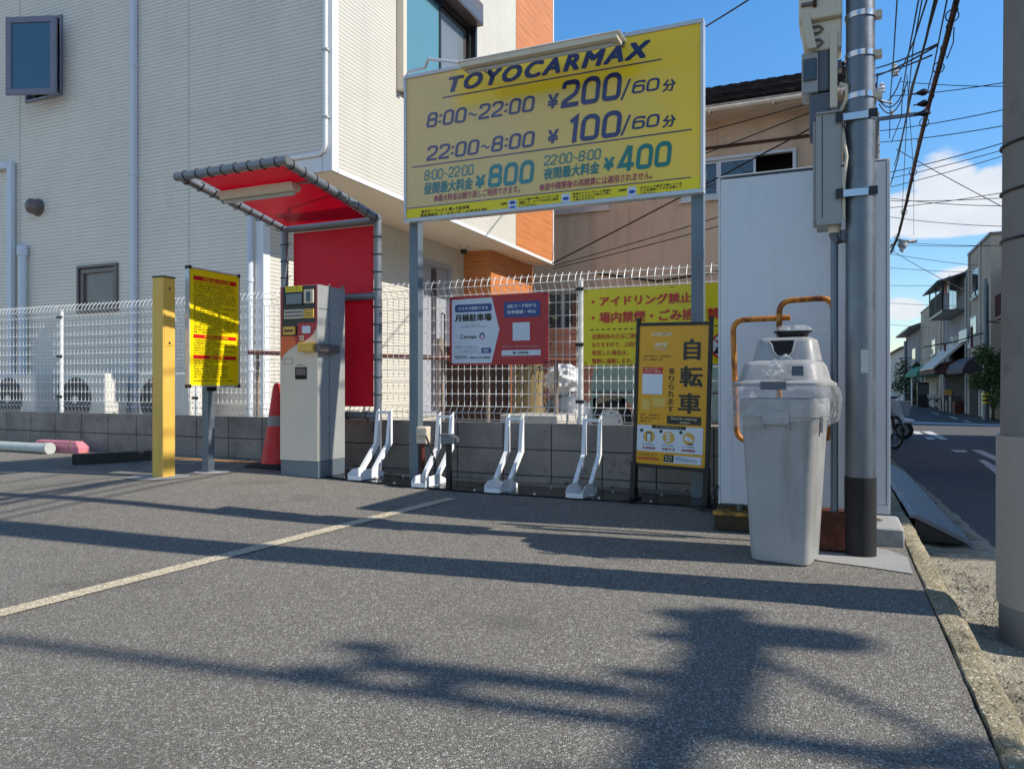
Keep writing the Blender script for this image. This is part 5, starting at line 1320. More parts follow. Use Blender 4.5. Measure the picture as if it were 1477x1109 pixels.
# white emblem: bridge-like bar with two small peaks over the wordmark
a = O(170, 158); c = O(236, 158); w = c[0] - a[0]
b.poly([(a[0], a[1] - .018), (a[0] + .004, a[1] + .02), (a[0] + .012, a[1] + .008), (c[0] - .012, a[1] + .008), (c[0] - .004, a[1] + .02), (c[0], a[1] - .018), (c[0] - .008, a[1] - .006), (a[0] + w / 2, a[1] - .001), (a[0] + .008, a[1] - .006)][::-1], -.003, INK['cream'])
ot('HELLO', 170, 162, 236, 174, INK['cream'], .02); ot('CYCLING', 168, 180, 236, 190, INK['cream'], .02)
fine_print(b, O(108, 0)[0], O(0, 252)[1], O(285, 0)[0], O(0, 216)[1], -.0028, INK['brown'], 2, 1, 5, .012)
orr(106, 283, 217, 320, INK['red']); fine_print(b, O(114, 0)[0], O(0, 316)[1], O(210, 0)[0], O(0, 289)[1], -.0035, INK['cream'], 2, 1, 6, .008); orr(106, 320, 217, 432, INK['white'])
orr(108, 460, 150, 520, INK['gold']); orr(165, 450, 235, 500, INK['gold'])
fine_print(b, O(100, 0)[0], O(0, 590)[1], O(215, 0)[0], O(0, 540)[1], -.0035, INK['brown'], 3, 1, 7, .011)
orr(247, 545, 428, 590, INK['black']); ot('Bicycle sharing', 270, 552, 405, 568, INK['cream'], .01); ot('station', 318, 572, 368, 584, INK['cream'], .01)
orr(84, 602, 440, 745, INK['white']); orr(165, 600, 350, 618, INK['black'], -.003, .006); fine_print(b, O(190, 0)[0], O(0, 614)[1], O(330, 0)[0], O(0, 605)[1], -.004, INK['cream'], 1, 1, 8)
for i in range(3):
    u = 152 + 107 * i; c = O(u, 664); b.disc((c[0], -.003, c[1]), .038, INK['amber'], 24); q = O(u - 42, 632); b.disc((q[0], -.0035, q[1]), .011, INK['black'], 12)
    if i == 0: orr(u - 14, 640, u + 14, 688, INK['black'], -.0036); orr(u - 10, 648, u + 10, 690, INK['white'], -.0042)
    if i == 1: [orr(u - 14, 640 + 17 * k, u + 10, 652 + 17 * k, INK['white'], -.0036) for k in range(3)]
    if i == 2: b.poly([(c[0] - .03, c[1] - .01), (c[0] + .03, c[1] - .02), (c[0] + .02, c[1] + .0), (c[0] - .02, c[1] + .02)], -.0036, INK['white']); orr(u - 5, 690, u + 25, 697, INK['black'], -.0036)
    fine_print(b, O(u - 36, 0)[0], O(0, 714)[1], O(u + 36, 0)[0], O(0, 704)[1], -.003, INK['black'], 1, 1, 9 + i); ot(('会員登録', '予約する', '利用開始')[i], u - 36, 720, u + 36, 734, INK['sign_red'], .02)
fine_print(b, O(100, 0)[0], O(0, 778)[1], O(205, 0)[0], O(0, 756)[1], -.003, INK['brown'], 2, 1, 13); orr(92, 781, 210, 790, INK['red'], -.003, .003)
orr(236, 758, 435, 800, INK['white']); orr(236, 758, 290, 796, INK['black'], -.003); fine_print(b, O(242, 0)[0], O(0, 792)[1], O(286, 0)[0], O(0, 764)[1], -.004, INK['cream'], 2, 1, 14); fine_print(b, O(298, 0)[0], O(0, 792)[1], O(430, 0)[0], O(0, 764)[1], -.004, INK['blue'], 3, .9, 15)
b.build('panel', t)
b = MB(); f_ = .022
for x in (-sw_ / 2 - f_, sw_ / 2): b.box((x, -.008, .07), (x + f_, .022, sz1 + .05), M['black'])
b.box((-sw_ / 2, -.008, sz1), (sw_ / 2, .022, sz1 + .02), M['black']); b.box((-sw_ / 2, -.008, sz0 - .022), (sw_ / 2, .022, sz0), M['black']); b.build('frame', t, bevel=.002)
for x in (-sw_ / 2 - f_ / 2, sw_ / 2 + f_ / 2):
    b = MB(); b.box((x - .02, -.1, 0), (x + .02, .1, .012), M['black']); b.box((x - .017, -.02, .012), (x + .017, .03, .24), M['black']); b.box((x - .018, -.03, .012), (x + .018, .04, .07), M['black']); b.build('leg', t, bevel=.002)

# ================================================================== WHITE SHED AND ITS BLOCKS
t = thing('shed', 'plain white steel storage shed raised on blocks behind the litter bin', 'shed', (-.15, 3.95, 0))
H0, H1 = .132, 1.815
b = MB(); SHM = Matrix.Translation((.15, -3.95, 0)); b.X = SHM
b.box((-.545, 3.96, H0), (.17, 4.95, H1 - .004), M['shed']); b.build('body', t, bevel=.004)
b = MB(); b.X = SHM; b.box((-.553, 3.952, H0 - .002), (-.543, 3.958, H1 + .006), M['shed']); b.box((.055, 3.94, H0 - .002), (.085, 3.958, H1), M['shed'])
b.box((.09, 3.945, H0 + .05), (.165, 3.958, H1 - .002), M['shed']); b.box((.168, 3.932, H0 + .0), (.176, 3.958, H1), M['shed']); b.box((.18, 3.94, H0 + .045), (.226, 4.95, H1 - .002), M['shed']); b.box((.228, 3.934, H0 + .045), (.243, 4.955, H1 + .002), M['shed'])
b.box((.178, 3.945, H0), (.243, 4.95, H0 + .043), M['shed']); b.build('corner_profile', t, bevel=.002)
b = MB(); b.X = SHM; b.box((-.541, 3.953, H0 + .004), (.052, 3.957, H1 - .004), M['shed']); b.build('door_leaf', t, bevel=.002)
b = MB(); b.X = SHM; b.box((-.555, 3.948, H1 + .008), (.245, 4.96, H1 + .014), M['shed']); b.build('roof', t, bevel=.003)
for x in (-.45, .17):
    b = MB(); b.X = SHM; b.cyl((x, 4.0, .09), (x, 4.0, H0), .018, M['galv']); b.cyl((x, 4.0, .083), (x, 4.0, .095), .045, M['silver']); b.build('levelling_foot', t)
b = MB(); b.loft([rrect(0, 0, .10, .19, .006, 0), rrect(0, 0, .10, .19, .012, .078), rrect(0, 0, .09, .18, .012, .085)], M['patch'], False); tag(b.build('foundation_block', loc=(.195, 4.02, 0)), 'grey concrete foundation block beside the steel pole, under the shed corner', 'block')
b = MB(); b.box((-.11, -.08, 0), (.11, .12, .085), M['mossy']); tag(b.build('foundation_block', bevel=.012, loc=(-.46, 3.99, 0)), 'dark mossy foundation block under the shed, capped by a rusty plate', 'block')
b = MB(); b.box((-.11, -.08, .087), (.12, .10, .099), M['rustplate']); b.box((-.115, -.085, .08), (.125, -.0805, .099), M['rustplate']); tag(b.build('rusty_plate', bevel=.002, loc=(-.46, 3.99, 0)), 'flaking rusty plate on top of the dark mossy block', 'plate')
b = MB(); b.box((-.09, -.08, .015), (.075, .09, .178), M['rustbox']); b.box((-.095, -.085, .162), (.08, -.081, .185), M['rustbox']); b.box((-.08, -.07, 0), (-.06, .08, .015), M['rustbox']); b.box((.05, -.07, 0), (.07, .08, .015), M['rustbox']); tag(b.build('junction_box', bevel=.005, loc=(-.075 + .10, 3.66, 0)), 'rusty brown steel box on the ground between the litter bin and the pole', 'box')
b = MB(); rg = random.Random(17)
for i in range(900):
    x = rg.uniform(-5.6, -.6); y = 5.245 - abs(rg.gauss(0, .035)) if rg.random() < .65 else rg.uniform(5.02, 5.24); s_ = rg.uniform(.002, .007); z = lotz(x, y) + s_ * .3
    pts = [(x + s_ * dx * rg.uniform(.6, 1.3), y + s_ * dy * rg.uniform(.6, 1.3), z + s_ * dz * rg.uniform(.4, .9)) for dx, dy, dz in ((1, 0, 0), (0, 1, 0), (-1, 0, 0), (0, -1, 0), (0, 0, .8))]
    b.add(pts, [(0, 1, 4), (1, 2, 4), (2, 3, 4), (3, 0, 4)], M['patch'] if rg.random() < .5 else M['gutter'])
for i in range(70):
    x = rg.uniform(-5.4, -.6); y = 5.235 - abs(rg.gauss(0, .06)); a = rg.uniform(0, 6.28); l = rg.uniform(.012, .03); z = lotz(x, y) + .006
    d = Vector((math.cos(a), math.sin(a), rg.uniform(-.2, .3))) * l; w = Vector((-math.sin(a), math.cos(a), rg.uniform(-.3, .3))) * l * .45; c = Vector((x, y, z + .004)); b.add([c - d, c + w, c + d, c - w], [(0, 1, 2, 3)], M['stuccob'] if rg.random() < .6 else M['bark'])
tag(b.build('grit'), kind='stuff')
# thin black cable by the shed
b = MB(); b.tube([(-.62, 4.35, .02), (-.60, 4.2, .02), (-.565, 4.02, .03), (-.575, 3.965, .12), (-.57, 3.945, .19), (-.556, 3.95, .22), (-.55, 3.99, .2)], .007, M['wire'], 6); b.tube([(-.62, 4.35, .02), (-.75, 4.5, .015), (-.9, 4.6, .02)], .007, M['wire'], 6); tag(b.build('cable'), 'black cable looping between the orange sign and the foot of the white shed', 'cable')

# ================================================================== LITTER BIN
t = thing('litter_bin', 'tall pale grey plastic litter bin with a stepped lid in front of the white shed', 'litter bin', (-.195, 3.40, 0), R(-9))
b = MB()
b.loft([rrect(0, 0, .108, .112, .03, 0), rrect(0, 0, .118, .122, .035, .008), rrect(0, 0, .121, .125, .036, .03), rrect(0, 0, .136, .142, .038, .32), rrect(0, 0, .151, .158, .04, .61), rrect(0, 0, .152, .159, .04, .614), rrect(0, 0, .158, .165, .042, .616), rrect(0, 0, .160, .167, .042, .69), rrect(0, 0, .150, .157, .04, .69)], M['bin'])
b.box((-.052, -.173, .585), (.052, -.16, .64), M['bin']); b.box((-.052, -.170, .565), (-.049, -.15, .64), M['bin']); b.box((.049, -.170, .565), (.052, -.15, .64), M['bin'])
b.box((.154, -.06, .55), (.164, -.03, .62), M['bin']); b.build('body', t)
b = MB()
b.loft([rrect(0, 0, .182, .19, .045, .742), rrect(0, 0, .186, .194, .048, .746), rrect(0, 0, .186, .194, .048, .756), rrect(0, 0, .172, .18, .05, .764), rrect(0, 0, .164, .172, .05, .772), rrect(0, 0.003, .150, .158, .05, .828), rrect(0, .01, .138, .144, .05, .846), rrect(0, .03, .128, .118, .05, .850),
        rrect(0, .045, .131, .102, .04, .854), rrect(0, .052, .118, .090, .04, .928), rrect(0, .055, .112, .084, .04, .944), rrect(0, .055, .096, .07, .036, .952)], M['bin']); lid = b.build('lid', t)
# lid hole: flat dark sheet, the shade inside put into its colour
b = MB()
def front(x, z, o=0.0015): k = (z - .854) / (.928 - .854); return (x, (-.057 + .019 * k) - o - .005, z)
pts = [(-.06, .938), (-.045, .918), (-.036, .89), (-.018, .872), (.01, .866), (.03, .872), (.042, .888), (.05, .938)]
b.add([front(x, z, .002) for x, z in pts], [tuple(range(len(pts)))[::1]], M['dark']); b.tube([front(x, z, .003) for x, z in pts], .004, M['bin'], 6); b.build('painted_opening', lid)
b = MB(); b.box((-.055, -.205, .728), (.05, -.188, .762), M['slate']); b.build('latch', lid, bevel=.004)
b = MB(); b.add([(.062, -.1690, .785), (.108, -.1690, .785), (.106, -.1605, .825), (.062, -.1605, .825)], [(0, 1, 2, 3)], M['smoke']); b.build('sticker', lid)
# liner bag
b = MB(); secs = []; rn = random.Random(9); N = 120
ph = [(rn.randint(2, 15), rn.uniform(0, 6.28), rn.uniform(.3, 1)) for _ in range(12)]
prof = [(.752, .176), (.744, .189), (.725, .198), (.70, .203), (.675, .204), (.65, .203), (.628, .199), (.612, .194), (.598, .187)]
for j, (z, h) in enumerate(prof):
    base = rrect(0, 0, h, h + .008, .06, z, 29); row = []
    for i, p in enumerate(base):
        a = math.atan2(p[1], p[0]); w = sum(q[2] * math.sin(q[0] * a + q[1] + j * .55 * (1 if q[0] % 2 else -1)) for q in ph) / 4
        k = 1 + (.022 * w if j > 0 else 0) * min(1, j / 2)
        left = max(0, math.cos(a - PI * 1.08)) ** 3
        dz = (.014 * math.sin(a * 5 + 1) + .008 * w) * (j / 8) - left * .075 * (j / 8) ** 1.5
        k += left * .05 * (j / 8)
        row.append((p[0] * k, p[1] * k, p[2] + dz))
    secs.append(row)
b.loft(secs, M['film'], True, cap=False); bag = b.build('liner_bag', loc=(-.195, 3.40, 0), rot=(0, 0, R(-9))); tag(bag, 'clear plastic liner bag folded out around the rim of the litter bin', 'plastic bag')
b = MB(); lump(b, (0, 0, 0), .036, M['film'], 4, 1.05, .8, .9, .3, 34, 20, 6); lump(b, (.045, 0, .04), .020, M['film'], 6, 1.2, .4, .9, .4, 18, 10, 4)
tag(b.build('plastic_wad', loc=(-.225, 3.20, .812)), 'crumpled ball of clear plastic wrap stuck on the bin lid', 'plastic wrap')
t = thing('food_tray', 'empty black takeaway food tray with a clear lid on top of the litter bin', 'food tray', (-.168, 3.47, .953), R(6))
b = MB(); b.loft([rrect(0, 0, .055, .045, .015, 0), rrect(0, 0, .07, .058, .018, .024), rrect(0, 0, .078, .064, .02, .026), rrect(0, 0, .078, .064, .02, .029), rrect(0, 0, .069, .057, .018, .0285), rrect(0, 0, .053, .043, .014, .004)], M['black'], True); b.build('tray', t)
b = MB(); b.loft([rrect(0, 0, .079, .065, .02, .030), rrect(0, 0, .066, .054, .016, .048), rrect(0, 0, .055, .043, .014, .054)], M['clearlid'], True); b.tube([(.07, .03, .03), (.115, .02, .036), (.135, .0, .034)], .0025, M['alu'], 5); b.build('lid', t)

# orange pipe guard against the shed
def rpipe(pts, r, seg=8):
    out = [Vector(pts[0])]
    for i in range(1, len(pts) - 1):
        p, a, c = Vector(pts[i]), Vector(pts[i - 1]), Vector(pts[i + 1]); u = (a - p).normalized(); v = (c - p).normalized()
        for k in range(seg + 1): s_ = k / seg; out.append(p + u * r * (1 - s_) ** 2 + v * r * s_ ** 2)
    out.append(Vector(pts[-1])); return out
t = thing('pipe_guard', 'rusty orange bent pipe guard rails standing behind the litter bin', 'guard rail', (-.2, 3.78, 0))
PG = Matrix.Translation((.2, -3.78, 0)); yg = 3.78
g = lambda px, py, y=yg: tuple(onY(px, py, y))
b = MB(); b.X = PG; z0 = onY(1060, 632, yg).z; zt = onY(1090, 461, yg).z; xL = onY(1057, 550, yg).x; xR = onY(1198, 550, yg).x
b.tube(rpipe([(xR, yg, z0 + .07), (xR, yg, z0 + .0), (xL + .02, yg, z0 - .012), (xL, yg, zt), (onY(1140, 460, yg).x, yg, zt + .004)], .06), .0135, M['orangepipe'], 12); b.build('low_rail', t)
y2 = 3.74; b = MB(); b.X = PG; zt2 = onY(1160, 433, y2).z; xa = onY(1124, 480, y2).x; xb = onY(1205, 520, y2).x
b.tube(rpipe([(xa, y2, .0), (xa, y2, zt2), (xb - .01, y2, zt2 + .006), (xb, y2, onY(1208, 603, y2).z)], .06), .0135, M['orangepipe'], 12); b.build('tall_rail', t)

# ================================================================== STEEL POLE WITH METER BOXES
PX, PY = 0.105, 3.60
t = thing('steel_pole', 'grey galvanised steel pole with meter boxes strapped to it beside the shed', 'pole', (PX, PY, 0))
b = MB(); b.tube([(0, 0, -.02), (0, 0, .8), (0, 0, 2.5), (0, 0, 5.2)], [.0615, .061, .0585, .054], M['galv'], 28); b.build('shaft', t)
b = MB(); b.cyl((0, 0, 0), (0, 0, .345), .0645, M['rubber'], seg=28); b.build('sleeve', t)
def pz(py): return onD(1235, py, 3.28).z
for py in (30, 86, 145):
    b = MB(); b.cyl((0, 0, pz(py) - .012), (0, 0, pz(py) + .012), .0635, M['silver'], seg=28); b.box((.058, -.02, pz(py) - .014), (.085, .02, pz(py) + .014), M['beige']); b.build('band', t)
for py in (176, 284):
    b = MB(); b.cyl((0, 0, pz(py) - .011), (0, 0, pz(py) + .011), .0630, M['silver'], seg=28); b.box((-.10, -.072, pz(py) - .015), (.045, -.0632, pz(py) + .015), M['silver']); b.box((.03, -.082, pz(py) - .018), (.065, -.0722, pz(py) + .018), M['darkmetal']); b.box((-.10, -.082, pz(py) - .02), (-.07, -.0722, pz(py) + .02), M['darkmetal']); b.build('band', t)
def X_(px, y=0.0): return onY(px, 300, PY + y).x - PX
def Z_(py, y=0.0, px=1195): return onY(px, py, PY + y).z
yb_ = -.06
# lower cabinet
b = MB(); x0, x1 = X_(1177, yb_), X_(1214, yb_); z0, z1 = Z_(324, yb_), Z_(163, yb_)
b.box((x0, yb_, z0), (x1, .12, z1), M['boxgrey']); c_ = b.build('cabinet', t, bevel=.004)
b = MB(); b.box((x0 - .001, yb_ - .012, z1 - .004), (x1 + .004, .13, z1 + .004), M['boxgrey']); b.box((x0 - .014, yb_ + .03, z0 + .02), (x0 - .001, .10, z1 - .02), M['boxgrey']); b.box((x0 + .024, yb_ - .003, z0 + .03), (x0 + .027, yb_ - .0005, z1 - .01), M['darkmetal']); b.build('cover', c_, bevel=.002)
b = MB(); b.tube([(x1 - .03, .0, z0 + .01), (x1 - .03, 0, z0 - .04), (x1 - .02, .0, z0 - .075), (x1 + .01, .0, z0 - .07), (x1 + .015, 0, z0 - .02)], .022, M['slate'], 10); b.cyl((x1 - .03, 0, z0 - .03), (x1 - .03, 0, z0 + .01), .026, M['beige']); b.build('gland', c_)
# meter on its board
ym = -.03
b = MB(); xa, xb = X_(1197, ym), X_(1208, ym); b.box((xa, ym, Z_(156, ym)), (xb, ym + .20, Z_(47, ym)), M['beige']); bd = b.build('meter_board', t, bevel=.003)
b = MB(); b.box((X_(1178, ym), ym + .02, Z_(128, ym)), (xa - .001, ym + .17, Z_(64, ym)), M['slate']); mt_ = b.build('meter', bd, bevel=.01)
b = MB(); b.box((X_(1156, ym), ym + .01, Z_(129, ym)), (X_(1180, ym), ym + .16, Z_(70, ym)), M['boxgrey']); b.box((X_(1158, ym), ym + .0, Z_(112, ym)), (X_(1178, ym), ym + .0095, Z_(80, ym)), M['smoke']); b.build('cover', mt_, bevel=.012)
b = MB(); b.box((X_(1167, ym), ym + .02, Z_(190, ym)), (X_(1198, ym), ym + .16, Z_(130, ym)), M['slate']); b.build('terminal_cover', bd, bevel=.006)
# upper beige box
yu = -.05
b = MB(); xa, xb = X_(1152, yu), X_(1215, yu); zu = Z_(24, yu); b.box((xa, yu, zu), (xb, .14, zu + .42), M['beige']); b.prism([(xa + .004, zu), (xb, zu), (xb - .003, zu - .13), (xa + .06, zu - .13), (xa + .02, zu - .10)], 'y', yu + .03, .12, M['beige']); u_ = b.build('meter_box', t, bevel=.008)
b = MB(); b.box((xa + .01, yu - .012, zu + .06), (xa + .07, yu - .001, zu + .075), M['bronze']); b.box((xa + .06, yu - .015, zu + .05), (xa + .075, yu - .001, zu + .085), M['rustbox'])
for k, zz in enumerate((zu - .04, zu - .10)): b.tube([(xa + .05, yu + .025, zz + .015), (xa + .085, yu + .022, zz + .015), (xa + .10, yu + .022, zz), (xa + .085, yu + .022, zz - .015), (xa + .05, yu + .025, zz - .015)], .006, M['bronze'], 6)
b.prism([(xa + .005, zu + .03), (xa + .045, zu + .03), (xa + .075, zu - .13), (xa + .04, zu - .13)], 'y', yu - .006, yu + .029, M['beige']); b.build('latch', u_, bevel=.002)
# conduit down to the ground and small bracket arms
b = MB(); xc = X_(1203.5, -.0); b.tube([(xc, .0, z0 - .03), (xc, 0, z0 - .2), (xc, 0, .17)], .0165, M['postgrey'], 14); b.build('conduit', t)
b = MB()
for py, px0 in ((88, 1210), (148, 1210)): b.tube([(X_(px0, 0), .02, pz(py) - .005), (-.055, 0.02, pz(py))], .010, M['rustbox'], 8); b.box((X_(px0, 0) - .005, -.0, pz(py) - .03), (X_(px0, 0) + .012, .05, pz(py) + .01), M['bronze'])
b.tube([(X_(1212, 0), -.01, Z_(165)), (X_(1222), -.03, Z_(150)), (X_(1221), -.04, Z_(132)), (X_(1212), -.02, Z_(126))], .008, M['beige'], 8)
b.tube([(X_(1212, 0), .05, Z_(165)), (X_(1216), -.05, Z_(200)), (X_(1221), -.07, Z_(235)), (X_(1216), -.05, Z_(280)), (X_(1217), -.05, Z_(322))], .007, M['beige'], 8); b.build('bracket', t)
b = MB(); b.box((.0, -.068, .80), (.03, -.0625, .90), M['pvc']); b.build('number_plate', t)

# ================================================================== CONCRETE POLE
CPX, CPY = 0.665, 2.95
t = thing('concrete_pole', 'thick concrete utility pole with a pale grey wrap around its foot beside the gutter', 'utility pole', (CPX, CPY, -.1))
b = MB(); b.tube([(0, 0, -.05), (0, 0, 1.2), (0, 0, 4), (0, 0, 9.5)], [.155, .146, .13, .10], M['polecon'], 40); b.build('shaft', t)
b = MB(); b.cyl((0, 0, .12), (0, 0, .68), .162, M['wrapgrey'], seg=40); b.build('wrap', t)
for z in (1.34, 1.50, 1.655):
    b = MB(); b.tube([(.149 * math.cos(2 * PI * k / 32), .149 * math.sin(2 * PI * k / 32), z + .01 * math.sin(2 * PI * k / 32 + 1)) for k in range(32)], .0045, M['darkmetal'], 6, True, True); b.build('tie_wire', t)

def insul(b, p, s=1.0):
    b.lathe([(0, 0), (.05 * s, .01 * s), (.03 * s, .04 * s), (.055 * s, .06 * s), (.03 * s, .1 * s), (.045 * s, .12 * s), (0, .16 * s)], M['porcelain'], 10, p)
def utility_pole(name, label, x, y, z0, h, r, arms, m=M['polecon'], drum=None, rz=0.0):
    t = thing(name, label, 'utility pole', (x, y, z0), rz)
    b = MB(); b.tube([(0, 0, -.1), (0, 0, h)], [r, r * (.62 if r > .1 else .36)], m, 18); b.build('shaft', t)
    for z, l0, l1 in arms:
        b = MB(); b.box((l0, -.10, z), (l1, -.02, z + .09), M['galv']); a = b.build('crossarm', t, bevel=.004)
        n = 4
        b = MB()
        for k in range(n):
            xx = l0 + .1 + (l1 - l0 - .2) * k / (n - 1)
            if abs(xx) > .15: insul(b, (xx, -.06, z + .09))
        b.build('insulator', a)
    if drum:
        for (dx, dy, z, rr, hh) in drum:
            b = MB(); b.lathe([(0, 0), (rr * .9, 0), (rr, .05), (rr, hh - .08), (rr * 1.05, hh - .06), (rr * 1.05, hh), (0, hh + .05)], M['boxgrey'], 20, (dx, dy, z)); d = b.build('transformer', t)
            b = MB(); b.box((min(dx, 0), -.04 + dy * .5, z + hh * .6), (max(dx, 0), .04 + dy * .5, z + hh * .7), M['galv']); insul(b, (dx - .1, dy, z + hh)); insul(b, (dx + .1, dy, z + hh)); b.build('bracket', d)
    return t
fp = onD(1263, 190, 19.8)
utility_pole('utility_pole', 'weathered pole with a long crossarm rising just behind the white shed', fp.x, fp.y, roadz(fp.y), onD(1263, 163, 19.8).z - roadz(fp.y), .15, [(onD(1263, 176, 19.8).z - roadz(fp.y), -.1, 1.28)], M['polecon'], None, 0.0)

# pole standing across the street: its shadow falls over the lot
op = utility_pole('utility_pole', 'tall utility pole with crossarms and transformers across the street, out of view', 6.3, 2.42, -.1, 7.6, .085, [(5.88, -.95, .95)], M['polecon'], [(.70, .02, 5.56, .11, .32), (.15, .02, 5.98, .055, .6)], R(90))
b = MB(); b.tube([(.0, 0, 5.3), (.6, 0, 5.86)], .02, M['galv'], 8); b.build('brace', op)
b = MB(); b.tube([(-.15 + .26 * math.cos(2 * PI * k / 20), .05, 5.25 + .22 * math.sin(2 * PI * k / 20)) for k in range(20)], .03, M['wire'], 6, True, True); b.build('cable_coil', op)
for k in range(6):
    b = MB(); b.tube([(0, 0, 1.6 + k * .28), (.2 * (1 if k % 2 else -1), 0, 1.6 + k * .28)], .009, M['galv'], 6); b.build('step_bolt', op)

# ================================================================== OVERHEAD CABLES
def cable(name, label, pts, r, m=M['wire'], group=None, sag=0.0, cat='cable', n=14):
    P = []
    if len(pts) == 2:
        a, c = Vector(pts[0]), Vector(pts[1])
        for i in range(n + 1):
            s_ = i / n; q = a.lerp(c, s_); q.z -= 4 * sag * s_ * (1 - s_); P.append(q)
    else: P = [Vector(p) for p in pts]
    b = MB(); b.tube(P, r, m, 6); return tag(b.build(name), label, cat, group)
BW = 'thin black overhead wire crossing the sky above the street'
TW = 'thin black wire running down the street high on the poles'
GW = 'wires crossing the street'; GT = 'wires running down the street'
ORD = ('first', 'second', 'third', 'fourth', 'fifth', 'sixth', 'seventh', 'eighth', 'ninth', 'tenth', 'eleventh', 'twelfth', 'thirteenth', 'fourteenth', 'fifteenth', 'sixteenth', 'seventeenth', 'eighteenth', 'nineteenth', 'twentieth')
CROSS = []; ALONG = []
def cross(x0, y0, x1, y1, d0=20.0, d1=13.0, xe=1640, sag=0.12, r=.011):
    k = (y1 - y0) / (x1 - x0); ye = y1 + k * (xe - x1)
    CROSS.append((y1 + k * (1455 - x1), cable('overhead_wire', BW, [onD(x0, y0, d0), onD(xe, ye, d1)], r, M['wire'], GW, sag)))
for q in ((1263, 190, 1470, 146), (1263, 206, 1470, 170), (1285, 139, 1470, 108), (1300, 118, 1470, 117), (1263, 253, 1470, 192)): cross(*q)
for q in ((1263, 262, 1470, 204), (1263, 275, 1470, 212), (1283, 300, 1470, 268), (1283, 290, 1470, 278)): cross(*q, d0=24, d1=18)
for q in ((1283, 348, 1470, 346, 40, 26), (1283, 352, 1470, 345, 40, 26), (1283, 313, 1470, 318, 34, 24), (1283, 366, 1470, 381, 42, 30), (1283, 386, 1470, 386, 44, 30), (1283, 412, 1470, 398, 46, 30), (1283, 437, 1470, 434, 50, 32), (1283, 468, 1420, 470, 60, 40), (1283, 286, 1470, 287, 30, 22)): cross(*q[:4], d0=q[4], d1=q[5], sag=.25, r=.014)
cable('overhead_wire', 'black wire slanting down to the right across the white cloud', [onD(1292, 215, 22), onD(1560, 356, 20)], .012, M['wire'], GW, .05)
cable('overhead_wire', 'black wire slanting from the tan building corner up to the left', [onD(1288, 362, 34), onD(1412, 428, 33)], .014, M['wire'], GW, .1)
# runs along the street
def along(pts, r, label=TW, m=M['wire'], extend=True):
    P = [onD(*p) for p in pts]
    if extend: d = (P[0] - P[1]); P = [P[0] + d.normalized() * 9] + P
    ALONG.append((pts[0][0] if pts[0][1] < 90 else 1270, cable('overhead_wire', label, P, r, m, GT)))
H = 5.95
def dz(py, h): return (h - EYE) * FPX / (CY - py)
main = [(1392, -40), (1380, 0), (1362, 70), (1340, 150), (1322, 225), (1308, 290), (1297, 335), (1288, 358), (1284, 366)]
P = [onD(x, y, dz(y, 5.2)) for x, y in main]; P = [P[0] + (P[0] - P[1]).normalized() * 6] + P
b = MB(); fine = []
for i in range(len(P) - 1):
    for k in range(6): fine.append(P[i].lerp(P[i + 1], k / 6))
fine.append(P[-1])
b.tube(fine, .036, M['wirebr'], 8)
tw = [p + Vector((.036 * math.cos(i * 1.9), 0, .036 * math.sin(i * 1.9))) for i, p in enumerate(fine)]
b.tube(tw, .014, M['wire'], 6)
mc = tag(b.build('cable_bundle'), 'thick brown wrapped cable bundle curving down along the street', 'cable bundle')
for i in range(8, len(fine) - 4, 6):
    b = MB(); c0 = fine[i]; b.tube([c0 + Vector((.07 * math.cos(2 * PI * k / 14), .0, .02 + .075 * math.sin(2 * PI * k / 14))) for k in range(14)], .008, M['wire'], 5, True, True); b.build('hanger_ring', mc)
for py in (132, 148, 162):
    c0 = onD(1341, py, dz(148, 5.2)); e0 = onD(1316 + (py - 132) * .1, py + 4, dz(148, 5.2)); b = MB(); m1 = c0.lerp(e0, .25); m2 = c0.lerp(e0, .75); b.cyl(c0, e0, .012, M['wire'], seg=8); b.tube([m1, m1.lerp(m2, .3), m1.lerp(m2, .6), m2], [.05, .055, .04, .02], M['insul'], 10); b.build('splice_sleeve', mc)
p_a = [onD(x, y, dz(y, 5.2)) for x, y in ((1376, 40), (1375, 62), (1366, 85), (1362, 72))]; b = MB(); b.tube(p_a, .008, M['wire'], 5); b.build('slack_loop', mc)
along([(1350, -5, 9), (1335, 60, 10.6), (1318, 120, 13), (1305, 180, 17), (1294, 235, 22), (1284, 268, 26)], .018)
along([(1352, 0, 9), (1332, 70, 11), (1314, 128, 14), (1303, 190, 18), (1290, 240, 23)], .012)
along([(1337, 0, 9.5), (1318, 60, 11), (1303, 95, 13), (1292, 108, 15), (1287, 112, 16)], .012)
along([(1325, 0, 9.5), (1312, 70, 12), (1302, 130, 15), (1300, 170, 18), (1286, 205, 20)], .011)
along([(1294, 0, 10), (1288, 95, 13), (1284, 142, 16), (1283, 200, 20)], .010)
along([(1366, 0, 9), (1356, 50, 10), (1345, 105, 12), (1337, 135, 13.5)], .010)
along([(1330, 0, 10), (1317, 70, 12.5), (1309, 150, 17), (1305, 230, 24), (1300, 330, 40)], .010)
along([(1308, 108, 19.8), (1318, 250, 30), (1318, 340, 44)], .010, extend=False)
for i, (_, o) in enumerate(sorted(CROSS, key=lambda q: q[0])): o['label'] = 'thin street crossing wire, %s from the top where they meet the concrete pole' % ORD[i]
for i, (_, o) in enumerate(sorted(ALONG, key=lambda q: q[0])): o['label'] = 'thin wire running down the street, %s counted from the steel pole side' % ORD[i]
